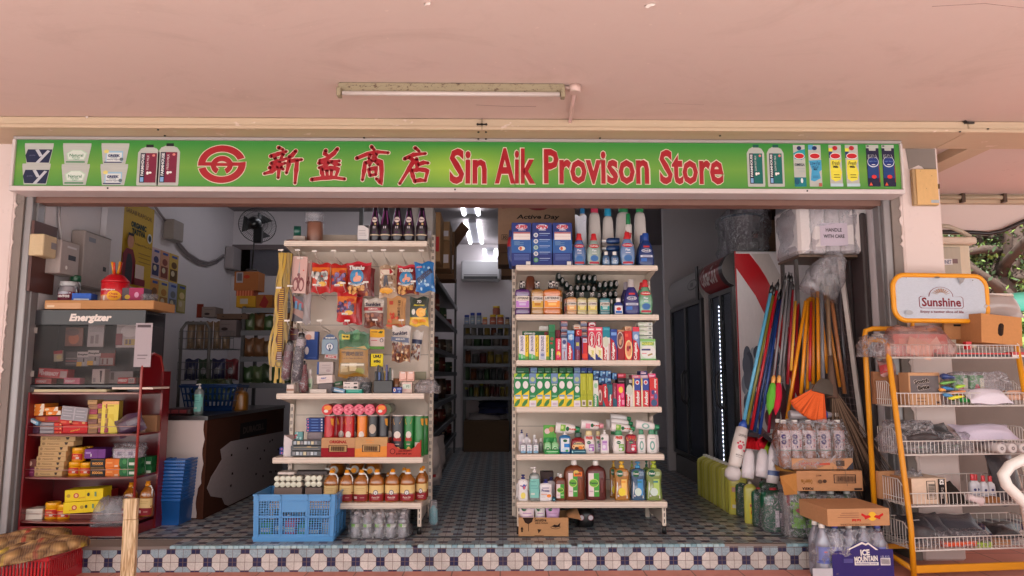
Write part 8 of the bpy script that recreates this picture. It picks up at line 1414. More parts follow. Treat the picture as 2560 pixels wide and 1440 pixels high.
q=at('K',1650,1200,YI);film('film_wrap','clear shrink wrap round the water bottle pack','wrap',(q.x,YI-.008,.002),.47,zi*.97,.21,seed=83,pin=.1)
a,c_=at('K',1338,748,YI-.02),at('K',2008,925,YI-.02);w_=c_.x-a.x;h=a.z-c_.z
BUL=lambda s:[(.5+s*.02,.5),(.5+s*.05,.62),(.5+s*.1,.6),(.5+s*.17,.74),(.5+s*.18,.62),(.5+s*.13,.5),(.5+s*.12,.36),(.5+s*.07,.44)]
carton_box('drink_carton','flat kraft energy drink carton with two red bulls, on the water pack','carton',((a.x+c_.x)/2,YI-.02,c_.z),w_,h,.36,S(196,146,104),[('e',.72,.55,.07,.26,S(240,190,60))]+[('p',[(u+.22,v)for u,v in BUL(s)],S(200,40,40))for s in(-1,1)]+[('t','Red Bull',.46,.34,.14,.14,S(200,50,44),180,.05),('r',.16,.5,.5,.53,S(150,100,80)),('r',.2,.62,.5,.65,S(150,100,80)),('r',.22,.74,.5,.77,S(150,100,80)),('t','THAILAND RED BULL DRINK',.44,.1,.5,.09,S(120,84,60),180)],rz=.06,mat='kraft',top=S(190,140,100))
b=B();x=XR-.045
for q in range(7):b.box(x+.015*(q%2),XR-.002,5.12+.11*q,5.225+.11*q,HS+.01,2.4,S(56,46,46),bev=.01)
tag(b.build('dark_cover','metal'),'added dark gate standing along the wall by the shutter track','cover')  # added dark slats, so the lit side wall reads as a dark corner
# ================================================================== YELLOW WIRE RACK
RA=R(6);RX=P(2284,1425,4.50).x
rk=empty('wire_rack',(RX,4.50,0),(0,0,RA));tag(rk,'yellow tube rack with white wire baskets and a rounded bread sign','rack')
YEL=S(226,150,20);WI=S(222,214,208);RL=.92;RDp=.31
def rl(c,x,y,ly=0.0):
 """a photo point on the rack's own plane at depth ly behind its front, in the rack's coordinates"""
 d=ray(*pc(c,x,y));n_=Vector((-math.sin(RA),math.cos(RA),0));o_=Vector((RX,4.50,0))+n_*ly
 p=CAM+d*((o_-CAM).dot(n_)/d.dot(n_))-Vector((RX,4.50,0));return Vector((p.x*math.cos(RA)+p.y*math.sin(RA),ly,p.z))
def world(v):return Vector((RX+v.x*math.cos(RA)-v.y*math.sin(RA),4.50+v.x*math.sin(RA)+v.y*math.cos(RA),v.z))
ztop=rl('f',2240,862,.14).z
b=B();zr=rl('f',2200,822,RDp).z
b.tube([(0,0,0),(0,.0,.3),(0,.12,ztop+.0),(0,.15,ztop+.02),(0,.19,ztop+.03),(-.02,RDp-.05,ztop+.04),(-.02,RDp-.01,ztop)],.017,YEL,10);b.build('front_post','metal',rk)
b=B();b.tube([(-.03,RDp,0),(-.03,RDp,zr-.06),(-.02,RDp,zr-.015),(.03,RDp,zr),(RL,RDp,zr)],.017,YEL,10);b.build('rear_frame','metal',rk)
b=B();b.tube([(RL,0,0),(RL,.0,.3),(RL,.12,ztop),(RL,RDp,ztop+.03)],.017,YEL,10);b.build('front_post','metal',rk)
b=B();b.box(-.01,RL,-.012,.012,.03,.075,YEL,bev=.004);b.box(-.03,RL,RDp-.012,RDp+.012,.1,.145,YEL,bev=.004);b.tube([(0,0,.05),(-.03,RDp,.12)],.016,YEL,8);b.build('base_frame','metal',rk)
TZ=[]
for i,(yt,yb)in enumerate(((862,893),(983,1015),(1103,1137),(1234,1266),(1345,1377))):
 yf=.13*(1-i/4.6)-.03;z0,z1=rl('f',2290,yb,yf).z,rl('f',2290,yt,yf).z;zb=z1+.075;TZ.append((z0,yf));yr=RDp-.02;b=B()
 for z in(z0,z1):b.tube([(.012,yf,z),(RL,yf,z)],.0034,WI,5)
 for s_ in(.012,RL):b.tube([(s_,yf,z1),(s_,yf+.07,z1+.05),(s_,yf+.1,zb),(s_,yr,zb)],.0034,WI,5);b.tube([(s_,yf,z0),(s_,yr,z0)],.0034,WI,5);b.tube([(s_,yf,(z0+z1)/2),(s_,yr,(z0+z1)/2)],.0025,WI,4)
 b.tube([(.012,yr,zb),(RL,yr,zb)],.0034,WI,5)
 n=34
 for q in range(n+1):
  x=.012+(RL-.012)*q/n;b.tube([(x,yf,z1),(x,yf,z0)],.0022,WI,4);b.tube([(x,yf,z0),(x,yr,z0)],.0018,WI,4)
  if q%2:b.tube([(x,yr,z0),(x,yr,zb)],.002,WI,4)
 m_=11
 for q in range(1,m_+1):
  y=yf+(yr-yf)*q/m_;zz=z1+.05*min(1,(y-yf)/.07)+.025*(y>yf+.08)
  for s_ in(.012,RL):b.tube([(s_,y,z0),(s_,y,min(zz,zb))],.0022,WI,4)
 for q in range(4):y=yf+(yr-yf)*q/4;b.tube([(.012,y,z0-.004),(RL,y,z0-.004)],.0026,WI,4)
 b.build('wire_basket','metal',rk)
sx0,sz1=rl('f',2230,689,RDp-.13).x,rl('f',2347,689,RDp-.13).z;sx1,sz0=rl('f',2467,745,RDp-.13).x,rl('f',2347,802,RDp-.13).z
W_,H_=sx1-sx0,sz1-sz0;rc=.085;outl=[]
for cx_,cz_,a0 in((W_-rc,H_-rc,0),(rc,H_-rc,90),(rc,rc,180),(W_-rc,rc,270)):outl+=[(cx_+rc*math.cos(R(a0+q*15)),cz_+rc*math.sin(R(a0+q*15)))for q in range(7)]
O_=Vector((sx0,RDp-.13,sz0));b=B();b.tube([(x,0,z)for x,z in outl],.016,S(236,156,24),10,closed=True);b.tube([(W_*.2,.01,0),(W_*.2,.02,zr-sz0)],.012,YEL,8);b.tube([(W_*.85,.01,0),(W_*.85,.02,zr-sz0)],.012,YEL,8);b.build('sign_frame','metal',rk,O_)
MR=S(120,26,40);b=B();b.prism([(W_/2+(x-W_/2)*.97,H_/2+(z-H_/2)*.95)for x,z in outl],-.004,.004,S(190,196,206))
PNL=S(190,196,206);bad=lambda g:[(.29-g,.28-g),(.71+g,.28-g),(.73+g,.31),(.73+g,.5),(.71+g,.53+g)]+[(.5+(.125+g)*math.cos(R(q*18)),.53+(.21+g)*math.sin(R(q*18)))for q in range(11)]+[(.29-g,.53+g),(.27-g,.5),(.27-g,.31)]
b.paint((0,W_,0,H_),[('p',bad(.008),MR),('p',bad(0),PNL),('t','Sunshine',.5,.41,.42,.2,MR,0,.03),('t','Enjoy a tastier slice of life',.5,.19,.46,.07,MR,0,.015)]+[('p',[(.5+.05*math.cos(R(q*16+26))-.006,.54+.085*math.sin(R(q*16+26))),(.5+.05*math.cos(R(q*16+26))+.006,.54+.085*math.sin(R(q*16+26))),(.5+.104*math.cos(R(q*16+26))+.008,.54+.17*math.sin(R(q*16+26))),(.5+.104*math.cos(R(q*16+26))-.008,.54+.17*math.sin(R(q*16+26)))],S(176,140,120))for q in range(9)]+[('p',[(.66,.95),(.76,.95),(.74,.86),(.7,.8),(.7,.9)],S(150,146,146)),('e',.14,.17,.04,.05,S(170,170,174)),('e',.46,.95,.03,.02,S(120,110,104)),('e',.84,.9,.007,.012,S(110,100,100)),('e',.13,.93,.005,.01,S(110,100,100))],lambda x,z,L:(x,-.004-L,z),eps=.0008);b.build('sign_board','card',rk,O_)
def rb(c,x0,x1,yt,yb,ly,d,label,col,prims=(),name='box',cat='box',tier=None,mat='card',g=None,rz=0,ry=0,top=None,side=None):
 a,e_=rl(c,x0,yt,ly),rl(c,x1,yb,ly);z=TZ[tier][0]+.004 if tier is not None else e_.z
 return carton_box(name,label,cat,world(Vector(((a.x+e_.x)/2,ly,z))),e_.x-a.x,a.z-z,d,col,prims,top,side,g,mat=mat,rot=(0,ry,RA+rz))
def rf(c,x0,x1,yt,ly,d,tier,label,mat='wrap',seed=1,pin=.2,col=S(238,236,240),name='film_bag',cat='bag'):
 a,e_=rl(c,x0,yt,ly),rl(c,x1,yt,ly);z=TZ[tier][0]+.004;o=film(name,label,cat,world(Vector(((a.x+e_.x)/2,ly,z))),e_.x-a.x,a.z-z,d,mat,seed=seed,pin=pin,col=col);o.rotation_euler=(0,0,RA);return o
def rp(c,x0,x1,yt,yb,ly,th,label,col,prims=(),seed=1,name='folded_pack',cat='pack',lay=1.15,g=None,mat='foil',rz=0):
 a,e_=rl(c,x0,yt,ly),rl(c,x1,yb,ly);o=pouch(name,label,cat,world(Vector(((a.x+e_.x)/2,ly,e_.z))),e_.x-a.x,max(.09,(a.z-e_.z)*1.6),col,prims,th,g,mat=mat,seed=seed);o.rotation_euler=(-lay,0,RA+rz);return o
KC=S(200,140,88)
rb('L',1450,1960,540,850,.1,.2,'large brown carton with an oval hand hole on the top basket',KC,[('p',[(.4,.5),(.42,.66),(.46,.72),(.52,.72),(.55,.66),(.53,.34),(.49,.28),(.44,.28),(.4,.34)],S(40,28,24)),('r',.5,0,.503,1,S(160,110,70))],'carton','carton',None,'kraft',rz=.12,ry=.07,side=S(176,120,78))
rb('L',1090,1335,520,800,.24,.02,'brown carton flap with a torn notch behind the large brown carton',S(176,122,80),[('p',[(.3,.9),(.9,.88),(.7,.62),(.4,.66)],S(150,96,60)),('r',.45,.5,.9,.58,S(40,30,26))],'carton_flap','flap',None,'kraft')
rp('L',1400,1960,380,560,.2,.16,'grey plastic bag piled on the large brown carton',S(176,164,160),(),61,'plastic_bag','bag',.5,mat='gloss')
rf('L',500,1285,625,.06,.2,0,'pink tinted plastic bag knotted on the top basket','haze',62,.35,S(238,212,206));rb('L',560,1150,740,960,.12,.1,'crumpled red and pink packet inside the knotted bag',S(206,120,116),[('r',.1,.5,.8,.8,S(226,170,160)),('p',[(.5,.2),(.9,.4),(.8,.9)],S(236,214,206))],'packet','packet',0)
rb('L',680,960,800,935,.1,.004,'folded cream paper standing in the top basket',S(220,180,160),(),'paper','paper',0,'paper',ry=.3);rf('L',290,640,740,.1,.18,0,'crumpled clear film at the near end of the top basket','wrap',63)
rb('L',1015,1815,940,990,.1,.05,'long black squeegee blade with a red top on the top basket',S(40,34,36),[('p',[(0,.7),(1,.7),(.98,1),(.02,1)],S(206,30,36))],'squeegee','squeegee',None,'gloss',top=S(206,30,36));rb('L',1335,1400,820,905,.12,.03,'short red handle standing on the squeegee',S(206,30,36),(),'red_grip','grip',None,'gloss')
rb('L',1820,1960,930,985,.1,.06,'red and white brush pack at the far end of the top basket',S(190,40,44),[('r',0,0,1,.4,S(220,210,206))],'brush_pack','pack',None,'gloss')
rb('M',370,560,130,300,.28,.03,'brown carton at the back of the second basket',S(150,104,74),(),'carton','carton',1,'kraft');rb('M',600,770,165,470,.22,.08,'brown carton beside the grey labelled one',S(160,112,82),[('r',.3,.3,.8,.5,S(120,84,64))],'carton','carton',1,'kraft');o=rp('M',450,640,60,180,.26,.1,'red and clear packet on the back carton of the second basket',S(176,130,124),[('r',.0,.1,.5,.6,S(190,60,66))],64,'packet','packet',.3)
rb('M',768,1140,140,485,.1,.1,'kraft scourer carton with a grey panel in the second basket',S(196,150,112),[('r',.04,.36,.96,.9,S(112,104,104)),('t','Scotch',.4,.73,.5,.15,S(206,190,180),8,.1),('t','Brite',.46,.54,.4,.15,S(206,190,180),8,.1),('t','Scotch',.4,.73,.48,.13,S(50,40,36),8,.05),('t','Brite',.46,.54,.38,.13,S(50,40,36),8,.05),('t','3M',.88,.08,.14,.08,S(70,50,46),0,.05),('r',.2,.1,.5,.12,S(130,96,76)),('r',.2,.2,.5,.22,S(130,96,76))],'carton','carton',1,'kraft',top=S(220,180,140))
for i,(x0,x1,yt,yb,cc,lb)in enumerate(((1130,1290,135,225,S(30,60,120),'dark blue sponge pack leaning behind the brushes'),(1150,1330,240,290,S(120,180,90),'green handled brush lying highest in the brush heap'),(1190,1330,280,345,S(60,130,190),'blue handled brush under the green one'),(1300,1410,275,330,S(170,220,60),'lime brush head beside the blue handle'),(1140,1215,305,360,S(236,160,70),'orange brush handle end in the heap'),(1270,1470,350,405,S(236,150,90),'orange and pink brush lying across the heap'),(1160,1270,360,420,S(70,140,190),'pale blue brush low in the heap'),(1240,1430,405,460,S(236,226,50),'yellow brush handle low in the second basket'),(1390,1540,410,485,S(30,150,60),'bright green scourer pack low in the second basket'))):
 a,e_=rl('M',x0,yt,.06),rl('M',x1,yb,.06);L=e_.x-a.x;b=B();r_=(a.z-e_.z)/2;b.lathe([(r_*.5,0),(r_,L*.2),(r_*.8,L*.6),(r_*.5,L*.9),(r_*.3,L)],cc,12,axis='x',sx=1,sy=.8);tag(b.build('dish_brush','gloss',None,world(Vector((a.x,.06+.02*(i%3),e_.z+r_))),(0,.12*(-1)**i,RA)),lb,'brush','dish brushes heaped in the second basket')
for i,x0 in enumerate((1275,1460)):rb('M',x0,x0+165,172,330,.16,.03,('green scourer pack, nearer the blue sponge pack','green scourer pack, touching the clear film')[i],S(40,130,50),[('e',.5,.4,.24,.3,S(200,70,80)),('r',.0,.0,1,.2,S(206,196,150)),('r',.7,.5,1,.9,S(206,200,170))],'scourer_pack','pack',1,'gloss')
rf('M',1270,2000,120,.1,.17,1,'large clear bag over the green scourer packs','wrap',65,.1);rp('M',1480,1960,330,490,.05,.1,'white cloth bundle in clear film in the second basket',S(226,216,226),[],66,'cloth_bundle','cloth',.9,mat='card')
for i,(y0,y1)in enumerate(((340,385),(390,455))):a,e_=rl('M',1870,y0,.1),rl('M',1870,y1,.1);b=B();b.lathe([((a.z-e_.z)/2,0),((a.z-e_.z)/2,.3)],S(226,176,150),14,axis='x');tag(b.build('paper_roll','paper',None,world(Vector((a.x,.12,(a.z+e_.z)/2))),(0,0,RA)),('pink roll lying upper of two at the end of the second basket','pink roll lying lower of two at the end of the second basket')[i],'roll')
BKS=S(40,38,42)
rp('M',760,1170,770,905,.05,.05,'black folded pack with a white tag in the third basket',BKS,[('r',.5,.55,.62,.85,S(226,220,216))],67,lay=1.0);rp('M',880,1300,740,880,.14,.06,'black folded pack behind the tagged one',S(54,58,60),(),68,lay=.8);rf('M',560,1180,690,.06,.2,2,'clear film heaped over the black folded packs','wrap',69);rf('M',1150,1540,810,.04,.18,2,'clear film bag in the middle of the third basket','wrap',70)
rp('M',1360,2040,740,900,.1,.1,'white garments in clear film in the third basket',S(214,202,220),(),71,'garment_bundle','garments',.9,mat='card');rb('M',740,1400,960,1060,.08,.1,'row of green and brown packs low in the third basket',S(90,84,74),blobs(16,.05,.95,.1,.9,[S(70,140,80),S(150,60,60),S(130,124,116),S(60,60,60)],.06,72),'packet','packet',2,'gloss')
for i,x0 in enumerate((1735,1860,1980)):q=rl('M',x0+60,985,.02);b=B();b.lathe([(.028,0),(.03,.01),(.03,.2)],S(222,214,212),14,axis='y');b.lathe([(.004,-.001),(.012,-.0005)],S(150,140,140),10,axis='y',cap=False);tag(b.build('cloth_roll','paper',None,world(Vector((q.x,.0,TZ[2][0]+.036))),(0,0,RA)),f'white roll lying end outward in the third basket, {ORD[i]} from the black packs','roll','white rolls in the third basket')
rb('N',800,1215,345,645,.06,.22,'white and kraft carton with a barcode in the fourth basket',S(226,200,176),[('r',.42,.18,.68,.9,BK),('r',.44,.2,.66,.88,S(222,200,180))]+[('r',.46,.26+.055*q,.64,.285+.055*q+.004*(q%3),S(50,44,44))for q in range(10)]+[('r',.74,0,.93,.98,S(40,34,34)),('t','KS',.835,.85,.12,.2,WH,-90,.05),('t','12 x 8 pieces',.835,.42,.1,.42,S(206,190,180),-90)],'carton','carton',3,'kraft',side=S(176,130,94))
rb('N',430,690,262,520,.27,.03,'kraft carton side at the back of the fourth basket',S(190,140,100),(),'carton','carton',3,'kraft');rf('N',700,1000,250,.12,.14,3,'clear film lying on the barcode carton','wrap',73)
for i,x0 in enumerate((1440,1500,1560,1665)):
 a=rl('N',x0+45,300+8*i,.1);b=bottle('small','cleaner_bottle',f'white bottle with red cap in the fourth basket, {ORD[i]} from the dark mop','bottle',world(Vector((a.x,.1+.02*(i%2),TZ[3][0]+.004))),.05,a.z-TZ[3][0],S(206,206,212),S(196,30,40),.04,(.05,.95,.1,.6,S(200,200,208)),[('e',.5,.7,.2,.1,S(60,60,110)),('r',.2,.3,.8,.36,S(120,120,130))],'red capped bottles in the fourth basket')
rb('N',1600,1810,560,622,.04,.08,'kraft tray under the red capped bottles',S(160,110,70),(),'tray','tray',3,'kraft');rp('N',1220,1460,420,640,.06,.08,'dark brown mop bundle beside the barcode carton',S(50,44,40),(),74,'mop_bundle','mop',.9,mat='fibre');a,e_=rl('N',1380,490,.03),rl('N',1580,600,.03);b=B();b.lathe([(.02,0),(.02,.05),(.034,.09),(.03,.095)],S(226,206,206),14,axis='x');tag(b.build('plunger_cup','gloss',None,world(Vector((a.x+.03,.03,(a.z+e_.z)/2))),(0,.35,RA)),'white cup ended tube lying on the fourth basket rim','tube')
rp('N',1760,2100,250,640,.14,.14,'black bags in clear film at the end of the fourth basket',S(70,66,70),(),75,lay=.3)
for i,(x0,x1,yt,yb)in enumerate(((815,1150,790,1010),(920,1300,775,1000),(1200,1700,790,1010),(1740,2080,865,1010))):rp('N',x0,x1,yt,yb,.03+.03*i,.06,f'charcoal folded pack in the lowest basket, {ORD[i]} from the front post',(S(48,48,54),S(58,58,66),S(74,74,82),S(40,40,44))[i],[('r',.3,.6,.55,.64,S(200,196,200))]if i in(0,3)else(),76+i,lay=.95,g='charcoal packs in the lowest basket')
rb('N',1160,1545,1060,1105,.03,.03,'bright orange strip lying low in the lowest basket',S(236,84,40),[('r',0,.7,1,1,S(246,120,80))],'orange_strip','strip',None,'gloss');rb('N',1545,1720,1065,1130,.03,.04,'lime strip beside the orange one in the lowest basket',S(170,200,70),(),'lime_strip','strip',None,'gloss');rf('N',900,1800,950,.02,.2,4,'clear film over the charcoal packs in the lowest basket','wrap',80)
c0=empty('plastic_chair',(P(2700,1300,3.9).x,3.9,0));tag(c0,'white moulded plastic chair standing in front of the wire rack','chair');PW=S(236,230,222);cv=lambda L_,dy:[P(x,y,3.9)-c0.location+Vector((dy,dy,0))for x,y in L_]
for dy in(0,.46):b=B();b.tube(cv([(2660,1122),(2610,1132),(2560,1148),(2524,1165),(2508,1188),(2516,1212),(2540,1236),(2566,1262),(2576,1330)],dy),.03,PW,8);p=cv([(2576,1330)],dy)[0];b.tube([p,(p.x-.01,dy,0)],.02,PW,8);b.build('arm','gloss',c0);b=B();b.tube([(.52,dy,0),(.5,dy,.42)],.022,PW,8);b.build('leg','gloss',c0)
x=cv([(2576,1330)],0)[0].x;b=B();b.box(x+.3,.56,.02,.44,.40,.425,PW,bev=.01);b.build('seat','gloss',c0);b=B();b.box(.54,.58,.03,.43,.43,.86,PW,bev=.015);b.build('backrest','gloss',c0)
# ================================================================== IN FRONT OF THE SHOP AND DEEP INSIDE
YK=4.83;a,c_=at('E',62,600,YK),at('E',885,1105,YK);CW,CH_,CDp=c_.x-a.x,a.z-HS,.36;CB=S(84,150,206)
cr=empty('plastic_crate',((a.x+c_.x)/2,YK,HS));tag(cr,'sky blue plastic crate with round holes standing on the shop step','crate')
def holed(b,u0,u1,v0,v1,fn,col,s_=.0175,r_=.0068):
 """a panel with round holes, made of small ringed cells"""
 nx,nz=max(1,round((u1-u0)/s_)),max(1,round((v1-v0)/(s_*.9)));du,dv=(u1-u0)/nx,(v1-v0)/nz
 for j in range(nz):
  for i in range(nx):
   cu,cv=u0+(i+.5)*du,v0+(j+.5)*dv
   sq=[(cu+x*du/2,cv+z*dv/2)for x,z in((1,0),(1,1),(0,1),(-1,1),(-1,0),(-1,-1),(0,-1),(1,-1))];ci=[(cu+r_*math.cos(q*.7854),cv+r_*math.sin(q*.7854))for q in range(8)]
   k_=b.pts([fn(*p)for p in sq]+[fn(*p)for p in ci])
   for q in range(8):m=(q+1)%8;b.face((k_+q,k_+m,k_+8+m,k_+8+q),col)
def side_(name,W_,fn,flip):
 b=B();H_=CH_;xs=[-W_/2+.03,-W_/6-.01,-W_/6+.012,W_/6-.012,W_/6+.01,W_/2-.03];q_=lambda u0,u1,v0,v1:b.quad(fn(u0,v0),fn(u1,v0),fn(u1,v1),fn(u0,v1),CB)
 q_(-W_/2,W_/2,0,.045);q_(-W_/2,W_/2,H_*.86,H_);q_(-W_/2,W_/2,H_*.5,H_*.54)
 for u0,u1 in((-W_/2,xs[0]),(xs[1],xs[2]),(xs[3],xs[4]),(xs[5],W_/2)):q_(u0,u1,.045,H_*.5);q_(u0,u1,H_*.54,H_*.86)
 for u0,u1 in((xs[0],xs[1]),(xs[2],xs[3]),(xs[4],xs[5])):
  holed(b,u0,u1,.045,H_*.5,fn,CB)
  if u0==xs[2]:q_(u0,u1,H_*.62,H_*.86);holed(b,u0,u1,H_*.54,H_*.62,fn,CB)
  else:holed(b,u0,u1,H_*.54,H_*.86,fn,CB)
 o=b.build(name,'gloss',cr);md=o.modifiers.new('t','SOLIDIFY');md.thickness=.004;md.offset=0
 b=B();rib=lambda u0,u1,v0,v1:b.box(u0,u1,-.008,.001,v0,v1,CB)
 rib(-W_/2,W_/2,H_-.012,H_);rib(-W_/2,W_/2,H_*.86,H_*.88);rib(-W_/2,W_/2,H_*.51,H_*.53);rib(-W_/2,W_/2,.012,.03)
 for u in(xs[0],(xs[1]+xs[2])/2,(xs[3]+xs[4])/2,xs[5]):rib(u-.004,u+.004,.03,H_)
 b.v=[Vector(fn(p[0],p[2]))+(Vector(fn(0,0,1))-Vector(fn(0,0)))*(-p[1])for p in b.v];b.build('rib','gloss',cr)
side_('side_panel',CW,lambda u,v,e=0:(u*(.97+.03*v/CH_),-e,v),0);side_('side_panel',CW,lambda u,v,e=0:(u*(.97+.03*v/CH_),CDp+e,v),0)
for s_ in(-1,1):side_('end_panel',CDp,lambda u,v,e=0,s_=s_:(s_*(CW/2*(.97+.03*v/CH_)+e),CDp/2+u,v),0)
b=B();b.box(-CW/2+.01,CW/2-.01,.004,CDp-.004,.012,.02,CB);b.build('base','gloss',cr)
rd=random.Random(12)
for i in range(6):carton_box('crate_packet',f'coloured snack packet inside the blue crate, {ORD[i]} along','packet',(cr.location.x-CW*.38+CW*.15*i,YK+.06+.04*(i%2),HS+.021),.07,rd.uniform(.06,.11),.12,(S(60,150,70),S(40,60,110),S(206,60,90),S(60,160,90),S(60,70,120),S(190,190,196))[i],[('r',.1,.3,.9,.6,S(206,206,196))],group='packets inside the blue crate')
for j in range(5):
 for r_ in range(2):x,z,w_,h=put('E',1040+122*j,1150+122*j,798-22*r_,4.88,HS+.002);bottle('soda','water_bottle',f'clear bottle with green label in the floor pack, {ORD[j]} from the crate, {("front", "back")[r_]} row','drink',(x,4.93+r_*.09,HS+.002),w_*.9,h,S(206,206,210),WH,None,(.02,.98,.42,.58,None),[('r',0,.1,.5,.9,S(110,190,50)),('r',.5,.1,1,.9,S(216,220,206))],'clear bottles wrapped on the floor','clear')
q=at('E',1325,1100,4.87);film('film_wrap','clear shrink wrap round the bottle pack on the floor','wrap',(q.x,4.87,HS+.001),.42,at('E',1300,768,4.87).z-HS,.25,seed=91,pin=.08)
q=at('E',1895,850,5.2);film('tied_bag','clear bag of turquoise liquid hanging behind the aisle foot of the snack rack','bag',(q.x,5.25,HS+.01),.075,.18,.07,'haze',seed=92,pin=.3);b=B();b.lathe([(.02,0),(.032,.02),(.03,.1),(.01,.13)],S(60,170,180),12);tag(b.build('refill_pouch','gloss',None,(q.x,5.285,HS+.014)),'turquoise refill inside the clear bag by the aisle','refill bag')
YP=4.35;q0,q1=P(60,1420,YP),P(217,1420,YP);zr_=P(200,1392,YP).z;RC=S(190,24,34);rcx=empty('red_crate',(P(217,1400,YP+.4).x-.3,YP,0));tag(rcx,'bright red slotted crate under the potato sacks','crate')
b=B();b.box(-.3,.3,0,.02,zr_-.03,zr_,RC,bev=.004);b.box(-.3,.3,0,.012,0,.06,RC);b.box(.285,.3,.021,.4,zr_-.03,zr_,RC,bev=.004);b.box(.29,.3,.013,.4,0,.06,RC);b.box(-.3,.284,.025,.38,.02,.03,S(120,14,20))
for q in range(30):b.box(-.3+.02*q,-.29+.02*q,.002,.01,.06,zr_-.03,RC)
for q in range(18):b.box(.291,.299,.014+.021*q,.024+.021*q,.06,zr_-.03,RC)
b.build('lattice','gloss',rcx)
k=NT('potato_net');vo=k.n('ShaderNodeTexVoronoi');vo.inputs['Scale'].default_value=13;k.l(k.obj(),vo.inputs['Vector']);at_=k.n('ShaderNodeAttribute',attribute_name='Col');wv_=k.n('ShaderNodeTexWave');wv_.inputs['Scale'].default_value=24;k.l(k.obj(),wv_.inputs['Vector']);c=k.mix(k.ramp(vo.outputs['Distance'],.1,.75),at_.outputs['Color'],S(92,62,42));c=k.mix(k.math('MULTIPLY',wv_.outputs['Fac'],.25),c,S(206,160,110));k.l(c,k.b.inputs['Base Color']);k.b.inputs['Roughness'].default_value=.7;k.bump(k.math('MULTIPLY',vo.outputs['Distance'],-1),1,.05);M['net']=k.m
def sack(c0,L,wd,hg,rot,label,seed):
 rd=random.Random(seed);b=B();rings=[];n=24;cols=[]
 for j in range(22):
  t=j/21;pr_=max(.04,math.sin(math.pi*min(1,.06+t*.92))**.5);rings.append([((t-.5)*L,wd/2*pr_*math.cos(a)*(1+.07*math.sin(9*a+11*t+seed)),max(0,hg/2*pr_*math.sin(a)*(1+.12*math.sin(5*a+17*t+seed)))+(hg*.12*math.sin(a))+hg*.2)for a in[2*math.pi*q/n for q in range(n)]])
  cols.append(S(60,140,70)if j in(1,2)else S(226,190,60)if j in(0,3,4,20)else S(190,50,40)if j==11 else S(206,160,100))
 b.loft(rings,BK,cols=cols);return tag(b.build('potato_sack',M['net'],None,c0,rot),label,'sack','net sacks of potatoes')
q=P(86,1400,4.42);sack((q.x,4.47,q.z),.52,.34,.13,(0,-.17,.3),'net sack of potatoes lying uppermost in front on the red crate',3);q=P(52,1372,4.68);sack((q.x,4.72,HS+.01),.5,.3,.11,(0,-.1,.35),'net sack of potatoes lying behind on the cement step',5)
k=NT('raw_timber');wv_=k.n('ShaderNodeTexNoise');wv_.inputs['Scale'].default_value=5;wv_.inputs['Distortion'].default_value=3;k.l(k.vec((8,8,.6)),wv_.inputs['Vector']);k.l(k.ramp(wv_.outputs['Fac'],.44,.62,S(226,200,160),S(176,140,96)),k.b.inputs['Base Color']);M['timber']=k.m
a,c_=at('B',892,885,4.3),at('B',958,1440,4.3);b=B();b.box(0,c_.x-a.x,0,.03,0,a.z*.77,WH,bev=.003);b.box(.001,c_.x-a.x-.003,-.001,.028,a.z*.772,a.z,WH,bev=.003);tag(b.build('wooden_stake','timber',None,(a.x+.005,4.3,0),(0,-.012,0)),'pale raw timber stake standing upright before the red shelf','stake')
M['tube']=emit('lit_tube',(.93,.93,1,1),2.6)
for i,(px,yn,yf,x)in enumerate(((1172,7.2,8.5,None),(1186,9.0,10.4,None),(1226,10.3,10.75,None),(757,6.9,8.05,None),(2010,6.5,7.8,None))):  # last entry is an added lamp out of view, to brighten the fridge wall
 q=P(px,(525,584,627,515,515)[i],(yn+yf)/2);o=empty('ceiling_light',(q.x,(yn+yf)/2,ZC-(.13 if i==2 else 0)));tag(o,('lit twin tube light nearest the lintel over the aisle','long lit twin tube light in the middle of the aisle ceiling','small lit twin tube light over the end of the aisle','lit twin tube light over the counter','added unseen tube light that brightens the fridge side wall')[i],'light','lit twin tube lights');L=(yf-yn)/2
 b=B();b.box(-.05,.05,-L,L,-.045,-.003,S(190,190,200));b.build('housing','metal',o)
 for s_ in(-.085,.085):b=B();b.lathe([(.026,-L),(.026,L)],WH,10,cx=s_,cz=-.045,axis='y');b.build('tube','tube',o)
def shelfrun(name,label,x0,x1,y0,y1,zs,face,h):
 o=empty(name,((x0+x1)/2,(y0+y1)/2,HS));tag(o,label,'shelves');O_=(-o.location.x,-o.location.y,-HS)
 for z in zs:b=B();b.box(x0,x1,y0,y1,z-.02,z,S(60,60,62));b.box(*(face+(z-.045,z+.004)),S(112,114,120));b.build('shelf','metal',o,O_)  # shelf greys lowered to imitate the gloom deep inside
 for x,y in((x0,y0),(x1-.03,y0),(x0,y1-.03),(x1-.03,y1-.03)):b=B();b.box(x,x+.03,y,y+.03,HS,h,S(80,78,80));b.build('upright','metal',o,O_)
zA=[at('Y',1100,y,10.3).z for y in(878,1078,1265)]+[at('Z',1100,y,10.3).z for y in(140,440,735)]
xa,xb=P(1158,900,10.3).x,P(1276,900,10.3).x;shelfrun('end_shelves','grey shelves of jars across the far end of the aisle',xa,xb,10.3,10.7,zA,(xa,xb,10.28,10.299),zA[0])
rd=random.Random(21);SP=' '.join
def jar(c,x0,x1,yt,Y,z,lb,col,cap,kind='jar'):x,zz,w_,h=put(c,x0,x1,yt,Y,z);bottle(kind,'jar',lb,'jar',(x,Y+w_/2,z),w_,h,col,cap,None,(.05,.95,.15,.55,tuple(v*1.6 for v in col[:3])+(1,)),[('r',.2,.4,.8,.6,S(200,190,170))],'jars on the far aisle shelves')
